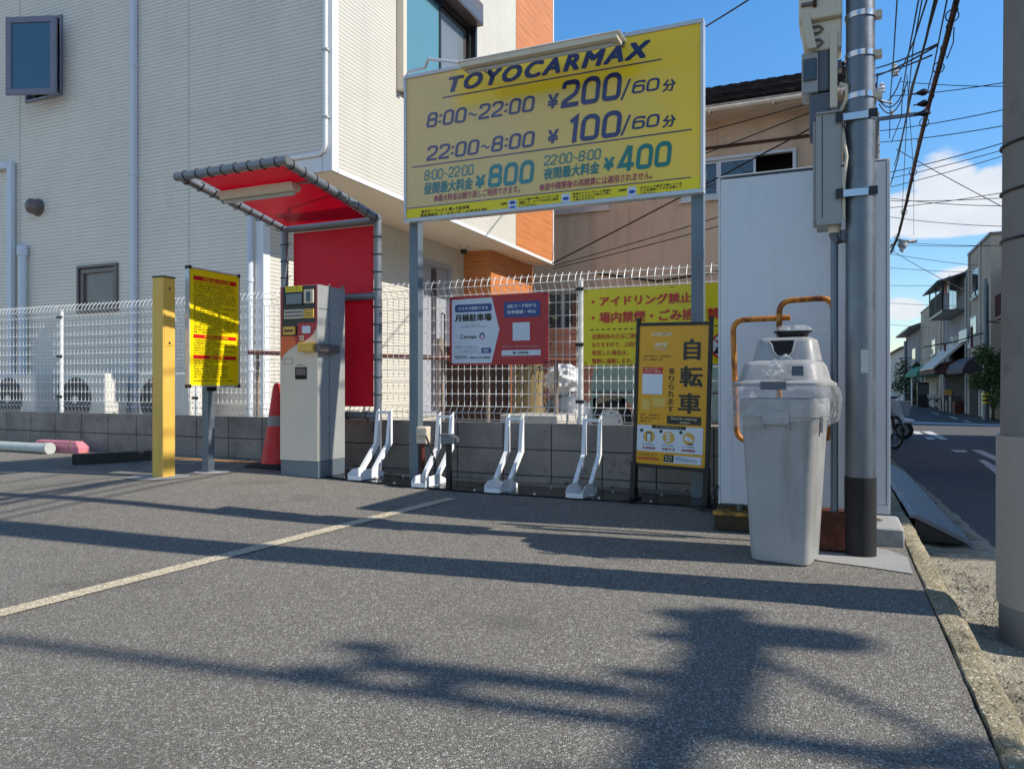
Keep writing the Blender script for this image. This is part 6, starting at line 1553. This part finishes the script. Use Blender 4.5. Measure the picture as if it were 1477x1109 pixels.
for y0, x1, y1, d in ((118, 1352, 66, 11), (104, 1352, 64, 11), (112, 1344, 80, 12)):
    cable('overhead_wire', {118: 'lowest', 104: 'topmost', 112: 'middle'}[y0] + ' of three service wires rising from behind the steel pole to the cable bundle', [onD(1240, y0, 18), onD(x1, y1, d)], .015, M['wire'], 'service wires to the cable bundle', .06)
for k, (xa, ya, xb, yb, s_) in enumerate(((1262, 133, 1308, 120, .5), (1262, 140, 1300, 112, .35), (1268, 150, 1306, 130, .4))):
    cable('overhead_wire', ('deepest', 'second', 'smallest')[k] + ' drooping jumper wire loop above the crossarm behind the shed', [onD(xa, ya, 19), onD(xb, yb, 19)], .016, M['wire'], 'drooping jumper wires', s_)
b = MB()
for x, y in ((1272, 134), (1268, 140), (1292, 110), (1290, 106)): insul(b, tuple(onD(x, y, 19.0)), 1.7)
b.tube([onD(1262, 141, 19), onD(1275, 147, 19), onD(1287, 149, 19)], .03, M['porcelain'], 8)
tag(b.build('insulator_cluster'), 'cluster of pale insulators on the wires right of the steel pole', 'insulators')
b = MB(); b.cyl(onD(1262, 158, 19.5), onD(1266, 106, 19.5), .02, M['darkmetal'], seg=8); b.box(tuple(onD(1255, 128, 19.6)), tuple(onD(1265, 120, 19.5)), M['darkmetal']); tag(b.build('wire_bracket'), 'dark steel wire bracket sticking out beside the steel pole', 'bracket')
b = MB(); c0 = onD(1284, 356, 24)
b.tube([c0, onD(1296, 346, 24), onD(1310, 348, 24)], .03, M['wire'], 6); lump(b, tuple(onD(1302, 353, 24)), .16, M['boxgrey'], 3, .9, .7, 1, .2, 16, 10); lump(b, tuple(onD(1301, 360, 24)), .09, M['porcelain'], 5, .9, .7, 1, .2, 14, 8); b.cyl(onD(1310, 349, 24), onD(1322, 347, 24), .06, M['porcelain'], seg=8)
tag(b.build('cable_closure'), 'grey cable closure hanging where the thick bundle meets the shed top', 'cable closure')
# wires in front of the old house and past the board
cable('overhead_wire', 'black wire rising across the tan house from the orange wood corner to the meter boxes', [onX(797, 380, HX + .02), onD(1262, 136, 12.4)], .014, M['wire'], None, .02)
for y0, y1 in ((384, 283), (388, 300)): cable('overhead_wire', ('upper' if y0 < 386 else 'lower') + ' of two fine wires low across the tan house wall', [onX(797, y0, HX + .02), onY(1130, y1, 13.9)], .009, M['wire'], 'fine wires across the tan house', .03)
for (xa, ya, xb, yb) in ((1015, 190, 1180, 146), (1015, 222, 1180, 158)): cable('overhead_wire', ('upper' if ya < 200 else 'lower') + ' of two fine wires just under the tan house eaves', [onY(xa - 120, ya + (ya - yb) * 120 / 165, 13.6), onY(xb, yb, 13.4)], .010, M['wire'], 'fine wires under the tan house eaves', .01)
cable('overhead_wire', 'single black wire in the sky above the price board', [onY(960, 72, 12.0), onY(1120, -26, 8.0)], .010, M['wire'], None, .02)
# wires that rule faint shadows over the white house
for k, (y, z) in enumerate(((2.2, 7.6), (3.6, 8.2), (4.4, 7.9))): cable('overhead_wire', 'long black wire strung from the near pole towards the white house, above the picture', [(1.2, y * .5 - 1.5, z), (HX - 1.0, 8.2 + k * 2.4, 6.9 + .7 * k)], .014, M['wire'], 'wires above the picture', .25)

# ================================================================== BUILDINGS DOWN THE STREET
BX = 6.6
BITS = []
def block(label, y0, y1, ztop, m, depth=7.0, x=BX, cat='building'):
    z0 = roadz(y0) - .3
    t = thing('building', label, cat, (x, y0, 0)); b = MB(); b.box((0, 0, z0), (depth, y1 - y0, ztop), m); b.build('wall', t); return t, x, y0
def win(t, o, y0, z0, y1, z1, m=M['glass'], frame=M['alu'], sill=True):
    x, yb = o; b = MB(); b.box((-.05, y0 - yb, z0), (.0, y1 - yb, z1), frame); f = b.build('window', t)
    if sill: b = MB(); b.box((-.16, y0 - yb - .1, z0 - .1), (-.051, y1 - yb + .1, z0 - .02), frame); b.build('sill', f)
    b = MB(); mid = (y0 + y1) / 2 - yb
    b.box((-.06, y0 - yb + .08, z0 + .08), (-.051, mid - .03, z1 - .08), m); b.box((-.06, mid + .03, z0 + .08), (-.051, y1 - yb - .08, z1 - .08), m); b.build('pane', f)
def awning(t, o, y0, y1, z0, z1, out, m, name='awning'):
    x, yb = o; b = MB(); b.prism([(-.0, z1), (-out * .5, z1 - .08), (-out * .85, z1 - (z1 - z0) * .4), (-out, z0 + .2), (-out, z0), (-.0, z0 + .05)], 'y', y0 - yb, y1 - yb, m); b.build(name, t)
# tan three storey building
ya_, yb2 = 40.0, 46.0; zt = onX(1423, 345, BX).z
t, x, y = block('tall tan three storey building with a plum awning over its shopfront', ya_, yb2, zt, M['tan'], 6.0); o = (x, y)
b = MB(); b.box((-.08, -.08, zt), (6.1, yb2 - ya_ + .08, zt + .12), M['bronze']); b.build('parapet', t)
p, q = onX(1413, 425, BX), onX(1404, 392, BX); win(t, o, p.y, p.z, q.y, q.z)
p, q = onX(1410, 488, BX), onX(1399, 460, BX); win(t, o, p.y, p.z + .2, q.y, q.z); b = MB(); b.box((-.5, p.y - y - .1, p.z - .1), (-.45, q.y - y + .1, p.z + .5), M['alu']); b.box((-.45, p.y - y - .1, p.z - .1), (-.17, q.y - y + .1, p.z - .05), M['alu']); b.build('balcony', t)
b = MB()
for k in range(3): b.box((1.0, -.04, zt - 2.2 - k * .35), (1.7, -.001, zt - 2.02 - k * .35), M['darkmetal'])
b.tube([(.55, -.08, roadz(y)), (.55, -.08, zt - .3)], .06, M['paleren'], 8); b.build('vent', t)
awning(t, o, ya_ + .2, ya_ + 5.6, onX(1400, 540, BX).z, onX(1400, 516, BX).z, 1.1, M['awndark'])
b = MB(); b.box((-.04, .3, -.9), (-.001, 2.2, 1.2), M['soffit']); b.box((-.05, 2.5, -.9), (-.001, 5.4, 1.2), M['dark']); b.build('shopfront', t)
BITS.append((t, o, [('pipe', 45.6, zt), ('box', 40.6, .4), ('ac', 43.2, 2.6), ('sign', 41.2, 2.4), ('pipe', 42.4, zt)]))
# building beyond the concrete pole with the red balcony rail
t, x, y = block('brownish building with a dark red balcony rail beside the concrete pole', 31.0, 39.4, onX(1447, 352, BX).z - .7, M['tan'], 6.0, 7.2); o = (x, y)
b = MB(); b.box((-.7, 3.0, 3.6), (-.001, 7.5, 3.7), M['rail'])
for k in range(22): b.box((-.7, 3.0 + k * .21, 3.7), (-.67, 3.03 + k * .21, 4.6), M['awnmar'])
b.box((-.71, 3.0, 4.6), (-.66, 7.5, 4.66), M['awnmar']); b.build('balcony', t); win(t, o, 34.5, 3.8, 36.5, 5.4); win(t, o, 35.0, .6, 37.5, 2.2)
# two storey house with roofed balcony
t, x, y = block('two storey grey house with a roofed balcony and a sloping awning', 46.2, 56.0, 7.0, M['greyren'], 6.5); o = (x, y)
b = MB(); z1 = onX(1375, 455, BX).z; b.box((-1.1, 1.2, z1 - .15), (-.001, 7.4, z1), M['bronze'])
for k in range(24): b.box((-1.1, 1.2 + k * .26, z1), (-1.07, 1.24 + k * .26, z1 + 1.0), M['darkmetal'])
b.box((-1.12, 1.2, z1 + 1.0), (-1.05, 7.4, z1 + 1.06), M['darkmetal'])
for yy in (1.2, 4.2, 7.3): b.box((-1.1, yy, z1), (-1.03, yy + .07, z1 + 1.6), M['darkmetal'])
b.prism([(-1.4, z1 + 1.5), (-1.4, z1 + 1.57), (-.02, z1 + 2.0), (-.02, z1 + 1.9)], 'y', .8, 8.2, M['slate']); b.build('balcony', t)
b = MB()
for k in range(4): b.box((-.7, 1.8 + k * 1.1, z1 + 1.0), (-.66, 2.5 + k * 1.1, z1 + 1.9), M[('white', 'pink', 'slate', 'white')[k]])
b.tube([(-.68, 1.3, z1 + 1.92), (-.68, 7.3, z1 + 1.92)], .02, M['alu'], 6); b.build('washing_line', t)
b = MB(); b.prism([(-1.6, 1.6), (-1.6, 1.7), (-.001, 3.3), (-.001, 3.1)], 'y', .5, 7.5, M['gutw']); b.build('lean_to_roof', t)
win(t, o, 50, z1 + .3, 53, z1 + 2.0); awning(t, o, 47.0, 55, 1.35, 2.1, 1.5, M['awnmar'])
b = MB(); b.box((-.05, .6, -1.0), (-.001, 8.8, 1.4), M['dark'])
for k in range(5): b.box((-.5, 1 + k * 1.5, -1.0), (-.06, 1.9 + k * 1.5, -.2 + .3 * (k % 2)), M[('rustbox', 'acdark', 'darkmetal', 'slate', 'bronze')[k]])
b.build('shopfront', t); b = MB(); b.box((-.35, 9.0, 2.2), (-.001, 9.7, 3.0), M['ac']); b.build('air_conditioner', t)
BITS.append((t, o, [('pipe', 46.6, 6.5), ('pipe', 55.6, 6.5), ('ac', 49.2, 2.9), ('box', 54.6, 1.2), ('sign', 50.5, 2.1)]))
t, x, y = block('plain tan windowless house wall beyond the balcony house', 56.2, 70.0, onX(1335, 447, BX).z, M['tan'], 7.0); o = (x, y)
b = MB(); b.box((-.06, -.06, onX(1335, 447, BX).z), (7.05, 13.86, onX(1335, 447, BX).z + .1), M['bronze']); b.build('parapet', t); awning(t, o, 58, 67, 1.3, 2.2, 1.4, M['awngrn']); win(t, o, 60, 2.9, 62, 4.0)
BITS.append((t, o, [('pipe', 57, 5.6), ('pipe', 69, 5.6), ('ac', 64, 2.8), ('box', 67.8, 1.0)]))
t, x, y = block('pale grey house with a dark overhanging roof far down the street', 71, 84, onX(1312, 482, BX).z, M['greyren'], 7.0); o = (x, y); zz = onX(1312, 482, BX).z
b = MB(); b.prism([(-.9, zz - .1), (-.9, zz + .05), (3.5, zz + 1.6), (7.9, zz + .05), (7.9, zz - .1)], 'y', -.5, 13.5, M['tile']); b.build('roof', t); win(t, o, 74, 2.6, 77, 4.0); b = MB(); b.box((-.9, 1, 1.9), (-.001, 6, 2.0), M['stuccob']); b.box((-.9, 1, 2.0), (-.85, 6, 2.9), M['stuccob']); b.build('balcony', t)
t, x, y = block('cream houses closing the far end of the street', 85, 120, 4.6, M['paleren'], 8.0, 6.6); o = (x, y); win(t, o, 90, 2.0, 94, 3.4); b = MB(); b.prism([(-.5, 4.55), (4, 6.2), (8.5, 4.55)], 'y', -.3, 35, M['redslat']); b.build('roof', t)
t, x, y = block('house front across the far end of the street', 126, 134, 4.6, M['paleren'], 16, -6.0); b = MB(); b.box((3, -.04, .6), (5, -.001, 2), M['glass']); b.build('window', t)
for (t, o, items) in BITS:
    for kind_, y, z in items:
        b = MB(); yy = y - o[1]
        if kind_ == 'pipe': b.tube([(-.07, yy, roadz(y)), (-.07, yy, z)], .05, M['paleren'], 8); b.build('downpipe', t)
        elif kind_ == 'box': b.box((-.18, yy, z), (-.001, yy + .35, z + .5), M['boxgrey']); b.build('meter_box', t)
        elif kind_ == 'ac': b.box((-.36, yy, z), (-.001, yy + .8, z + .6), M['ac']); b.disc((-.365, yy + .4, z + .3), .22, M['acdark'], 18, 'x'); b.build('air_conditioner', t)
        else: b.box((-.6, yy, z), (-.55, yy + .06, z + 1.2), M['white']); b.box((-.62, yy - .05, z + .1), (-.53, yy + .11, z + 1.1), M['awnmar']); b.build('shop_sign', t)
# apartment block across the street, beyond the right edge: it shades the street
t, x, y = block('grey apartment block across the street, beyond the picture edge', 5.6, 23.8, 7.2, M['greyren'], 8.0, 7.0); o = (x, y)
b = MB(); b.box((-.15, -.15, 7.2), (8.1, 18.3, 7.4), M['bronze']); b.build('roof', t)
for k in range(5):
    for z in (.8, 3.6): win(t, o, 7 + k * 3.4, z, 8.8 + k * 3.4, z + 1.4)

# ================================================================== STREET THINGS FAR AWAY
p = onRoad(1422, 605)
t = thing('street_pole', 'slim grey pole with yellow and black bands in front of the tan building', 'pole', (p.x, p.y, p.z))
htop = onD(1422, 402, 33).z - p.z
b = MB(); b.tube([(0, 0, 0), (0, 0, htop)], [.14, .11], M['galv'], 16); b.build('shaft', t)
b = MB()
for k in range(5): b.cyl((0, 0, .72 + k * .09), (0, 0, .81 + k * .09), .146, INK['vivid_yellow'] if k % 2 == 0 else M['black'], seg=16)
b.build('warning_band', t)
b = MB(); b.tube([(0, 0, 3.9), (-1.2, .2, 3.5), (-2.4, .4, 3.3)], .03, M['darkmetal'], 6); b.tube([(0, 0, 4.4), (.5, 0, 4.3)], .03, M['darkmetal'], 6); b.build('bracket', t)
p = onD(1340, 560, 62); t = thing('street_pole', 'dark wooden pole in front of the plain tan wall', 'pole', (p.x, p.y, roadz(p.y)))
b = MB(); b.tube([(0, 0, 0), (0, 0, onD(1340, 463, 62).z - roadz(p.y))], [.16, .12], M['stem'], 12); b.build('shaft', t); b = MB(); b.box((-.6, -.06, 4.6), (.6, .06, 4.75), M['stem']); b.build('crossarm', t)
p = onD(1315, 570, 58); t = thing('street_pole', 'short white marker post on the far left pavement', 'post', (p.x, p.y, roadz(p.y)))
b = MB(); b.tube([(0, 0, 0), (0, 0, onD(1315, 536, 58).z - roadz(p.y))], [.06, .06], M['white'], 10); b.build('shaft', t); b = MB(); b.lathe([(.08, 0), (.08, .1), (0, .14)], M['boxgrey'], 10, (0, 0, onD(1315, 538, 58).z - roadz(p.y))); b.build('cap', t)
p = onD(1306, 570, 66); t = thing('street_pole', 'blue grey pole near the far end of the street', 'pole', (p.x, p.y, roadz(p.y)))
b = MB(); b.tube([(0, 0, 0), (0, 0, onD(1306, 492, 66).z - roadz(p.y))], [.17, .13], M['galv'], 12); b.build('shaft', t); b = MB(); b.box((-.5, -.05, 4.0), (.5, .05, 4.1), M['galv']); b.build('crossarm', t)

def leafy(name, label, cat, c, rx, ry, rz_, n, ls, m, seed, trunk_h, z0):
    t = thing(name, label, cat, (c[0], c[1], z0)); rn = random.Random(seed); b = MB()
    cl = [(rn.uniform(-.75, .75) * rx, rn.uniform(-.75, .75) * ry, trunk_h + rz_ + rn.uniform(-.85, .85) * rz_, rn.uniform(.25, .5)) for _ in range(16)]
    for k in range(n):
        q = rn.choice(cl); s_ = q[3]
        v = Vector((rn.gauss(0, 1), rn.gauss(0, 1), rn.gauss(0, 1))).normalized() * (rn.random() ** .4) * s_
        pc = Vector((q[0], q[1], q[2])) + Vector((v.x * rx, v.y * ry, v.z * rz_))
        d = Vector((rn.gauss(0, 1), rn.gauss(0, 1), rn.gauss(-.2, .7))).normalized() * ls * rn.uniform(.7, 1.3); w = d.cross(Vector((rn.gauss(0, 1), rn.gauss(0, 1), rn.gauss(0, 1)))).normalized() * ls * .45
        b.add([pc - d, pc + w, pc + d, pc - w], [(0, 1, 2, 3)], m)
    b.build('crown', t)
    b = MB(); b.tube([(0, 0, 0), (.02, 0, trunk_h * .6), (0, .03, trunk_h + rz_)], [.07, .05, .02], M['stem'], 8)
    for k in range(6): q = cl[k]; b.tube([(0, 0, trunk_h * .6), (q[0] * .5, q[1] * .5, (trunk_h * .6 + q[2]) * .5), (q[0], q[1], q[2])], [.035, .02, .008], M['stem'], 5)
    b.build('trunk', t)
    return t
p = onD(1428, 560, 31.5); z0 = roadz(p.y)
leafy('street_tree', 'bushy dark green shrub tree at the pavement edge beside the concrete pole', 'tree', (p.x + .1, p.y), 1.15, 1.1, 1.15, 4200, .08, M['leaf'], 3, .75, z0)
p = onD(1312, 556, 64); leafy('street_tree', 'dark green tree mass beyond the white marker post', 'tree', (p.x, p.y), 1.3, 2.0, 1.5, 1500, .13, M['leafd'], 5, .5, roadz(p.y))
p = onD(1322, 560, 70); leafy('street_tree', 'green creeper shrub under the green awning', 'tree', (p.x, p.y), .9, 1.5, 1.2, 900, .12, M['leaf'], 8, .3, roadz(p.y))

def bicycle(label, loc, rz, basket=True, s=1.0, tone=M['darkmetal']):
    t = thing('bicycle', label, 'bicycle', loc, rz); t.scale = (s, s, s); r = .31
    def whl(x):
        b = MB(); b.tube([(x + r * math.cos(2 * PI * k / 36), 0, .33 + r * math.sin(2 * PI * k / 36)) for k in range(36)], .019, M['rubber'], 8, True, True); w = b.build('wheel', t)
        b = MB(); b.tube([(x + (r - .024) * math.cos(2 * PI * k / 36), 0, .33 + (r - .024) * math.sin(2 * PI * k / 36)) for k in range(36)], .009, M['silver'], 6, True, True)
        for k in range(18): a = 2 * PI * k / 18; b.tube([(x + .02 * math.cos(a + 1), .02 * (-1) ** k, .33 + .02 * math.sin(a + 1)), (x + (r - .03) * math.cos(a), 0, .33 + (r - .03) * math.sin(a))], .0016, M['silver'], 4)
        b.cyl((x, -.04, .33), (x, .04, .33), .018, M['silver'], seg=10); b.build('rim', w)
        b = MB(); b.tube([(x + (r + .035) * math.cos(R(a)), 0, .33 + (r + .035) * math.sin(R(a))) for a in range(20, 171, 10)], .016, M['silver'], 6); b.build('mudguard', w)
    whl(0); whl(-1.05)
    b = MB(); b.tube([(0, 0, .33), (-.06, 0, .62), (-.13, 0, .92)], .015, tone, 8); b.tube([(-.08, 0, .66), (-.25, 0, .42), (-.62, 0, .33)], .018, tone, 8); b.tube([(-.62, 0, .33), (-.70, 0, .8)], .016, tone, 8); b.tube([(-.62, 0, .33), (-1.05, .0, .33)], .012, tone, 8); b.tube([(-.68, 0, .66), (-1.05, 0, .33)], .010, tone, 8); b.tube([(-.95, .02, .33), (-1.05, .06, .02)], .008, tone, 6); b.build('frame', t)
    b = MB(); b.tube([(-.13, 0, .92), (-.14, 0, 1.02)], .014, M['silver'], 8); b.tube([(-.32, -.27, 1.0), (-.2, -.25, 1.02), (-.12, -.1, 1.02), (-.12, .1, 1.02), (-.2, .25, 1.02), (-.32, .27, 1.0)], .011, M['silver'], 8)
    for sg in (-1, 1): b.tube([(-.32, .27 * sg, 1.0), (-.42, .28 * sg, .99)], .017, M['rubber'], 8)
    b.build('handlebar', t)
    b = MB(); b.loft([[(-.55 + .01, .02 * math.cos(2 * PI * k / 10), .84 + .01 * math.sin(2 * PI * k / 10)) for k in range(10)], [(-.68, .06 * math.cos(2 * PI * k / 10), .85 + .025 * math.sin(2 * PI * k / 10)) for k in range(10)], [(-.82, .10 * math.cos(2 * PI * k / 10), .865 + .03 * math.sin(2 * PI * k / 10)) for k in range(10)]], M['rubber']); b.build('saddle', t)
    b = MB(); b.tube([(-.7, -.06, .68), (-1.15, -.06, .68), (-1.15, .06, .68), (-.7, .06, .68)], .007, M['silver'], 6); b.tube([(-1.1, .06, .68), (-1.05, .05, .35)], .006, M['silver'], 6); b.build('carrier', t)
    if basket:
        b = MB()
        for k in range(8):
            f = k / 7; x0, x1 = .03 - .02 * f, .26 + .06 * f; y0 = .14 + .03 * f; z = .66 + .26 * f
            b.tube([(x0, -y0, z), (x1, -y0, z), (x1, y0, z), (x0, y0, z)], .004, M['alu'], 4, True, True)
        for k in range(11):
            u = -1 + 2 * k / 10; b.tube([(.03, .14 * u, .66), (.26, .14 * u, .66), (.32, .17 * u, .92)], .0032, M['alu'], 4); b.tube([(.03, .14 * u, .66), (.01, .17 * u, .92)], .0032, M['alu'], 4)
        for k in range(8):
            for sg in (-1, 1): f = k / 7; b.tube([(.03 + .23 * f, .14 * sg, .66), (.01 + .31 * f, .17 * sg, .92)], .0032, M['alu'], 4)
        b.build('basket', t)
        b = MB(); b.lathe([(.0, 0), (.03, .01), (.032, .04), (0, .05)], M['silver'], 12, (.05, 0, .58)); b.build('headlight', t)
    return t
p = onRoad(1294, 648); bicycle('bicycle with a grey wire basket parked just past the shed corner', (p.x - .06, p.y, p.z), R(-62), True, 1.0, M['awnmar'])
p = onRoad(1305, 640); bicycle('second bicycle half hidden behind the basket bicycle', (p.x - .25, p.y + 1.2, p.z), R(-70), False, 1.0, M['bronze'])
# white scooter behind the bicycles
p = onRoad(1309, 637)
t = thing('scooter', 'white scooter with a black tyre parked behind the bicycles', 'scooter', (p.x - .02, p.y + .9, roadz(p.y + .9)), R(-12))
b = MB(); b.tube([(.17 * math.cos(2 * PI * k / 28), 0, .23 + .17 * math.sin(2 * PI * k / 28)) for k in range(28)], .055, M['rubber'], 10, True, True); b.build('wheel', t)
b = MB(); b.tube([(-1.15 + .17 * math.cos(2 * PI * k / 28), 0, .23 + .17 * math.sin(2 * PI * k / 28)) for k in range(28)], .055, M['rubber'], 10, True, True); b.build('wheel', t)
b = MB(); lump(b, (-.02, 0, .45), .17, M['white'], 2, 1.6, .7, .45, .04, 20, 12); b.build('mudguard', t)
for xx in (0, -1.15 + .2 - .2):
    b = MB(); b.cyl((xx, -.05, .23), (xx, .05, .23), .14, M['silver'], seg=20); b.cyl((xx, -.06, .23), (xx, .06, .23), .05, M['darkmetal'], seg=14); b.build('hub', t)
b = MB(); b.prism([(-.1, .45), (.02, .5), (-.12, .98), (-.25, 1.0), (-.22, .42), (-.6, .28), (-.9, .3), (-1.0, .66), (-1.5, .72), (-1.45, .5), (-1.0, .28), (-.6, .2), (-.2, .28)], 'y', -.15, .15, M['white']); b.build('body', t, bevel=.03)
b = MB(); b.box((-1.45, -.13, .72), (-.72, .13, .80), M['rubber']); b.build('seat', t, bevel=.03)
b = MB(); b.tube([(-.25, -.3, 1.0), (-.17, 0, 1.03), (-.25, .3, 1.0)], .016, M['rubber'], 8); b.build('handlebar', t)
# bicycles in front of the shops, a few pixels each
for k, (px, d, l) in enumerate(((1346, 49, 'dark bicycle leaning by the maroon awning, farthest of the row'), (1354, 47.5, 'dark bicycle in the middle of the row by the maroon awning'), (1362, 46, 'dark bicycle by the maroon awning nearest the tan building'))):
    p = onD(px, 580, d); bk = bicycle(l, (p.x, p.y, roadz(p.y) + .06), R(200 + 15 * k), k == 0, 1.0, M['darkmetal']); bk['group'] = 'bicycles outside the shops'
p = onD(1371, 578, 45); b = MB(); b.box((-.3, -.03, .1), (.3, .03, 1.25), M['yellowpost']); b.box((-.32, -.25, 0), (-.27, .25, .1), M['darkmetal']); b.box((.27, -.25, 0), (.32, .25, .1), M['darkmetal']); tag(b.build('shop_sign', loc=(p.x, p.y, roadz(p.y) + .06)), 'ochre board standing outside the shop by the bicycles', 'sign')
p = onD(1331, 578, 52); b = MB(); b.box((-.35, -.3, 0), (.35, .3, 1.75), M['darkmetal']); b.box((-.3, -.31, .9), (.3, -.301, 1.6), M['acdark']); tag(b.build('vending_machine', bevel=.03, loc=(p.x, p.y, roadz(p.y) + .06)), 'dark vending machine standing at the far pavement', 'vending machine')
b = MB(); p0 = onRoad(1302, 583); b.box((0, 0, 0), (1.4, .1, .22), M['awnmar']); b.box((0, -.01, .23), (1.4, .11, .3), M['paleren']); tag(b.build('planter_edge', loc=(p0.x, p0.y, p0.z)), 'low maroon barrier across the far end of the road', 'barrier')
# grass tufts in the kerb joint
b = MB(); rn = random.Random(4)
for k in range(46):
    y = rn.choice((5.2, 6.9, 7.4, 8.1, 3.9)) + rn.gauss(0, .05); x = .74 + rn.gauss(0, .015)
    h = rn.uniform(.01, .035); a = rn.uniform(0, 6.28); c = Vector((x, y, roadz(y))); b.add([c + Vector((-.003, 0, 0)), c + Vector((.003, 0, 0)), c + Vector((.02 * math.cos(a), .02 * math.sin(a), h))], [(0, 1, 2)], M['leaf'])
tag(b.build('weeds'), kind='stuff')
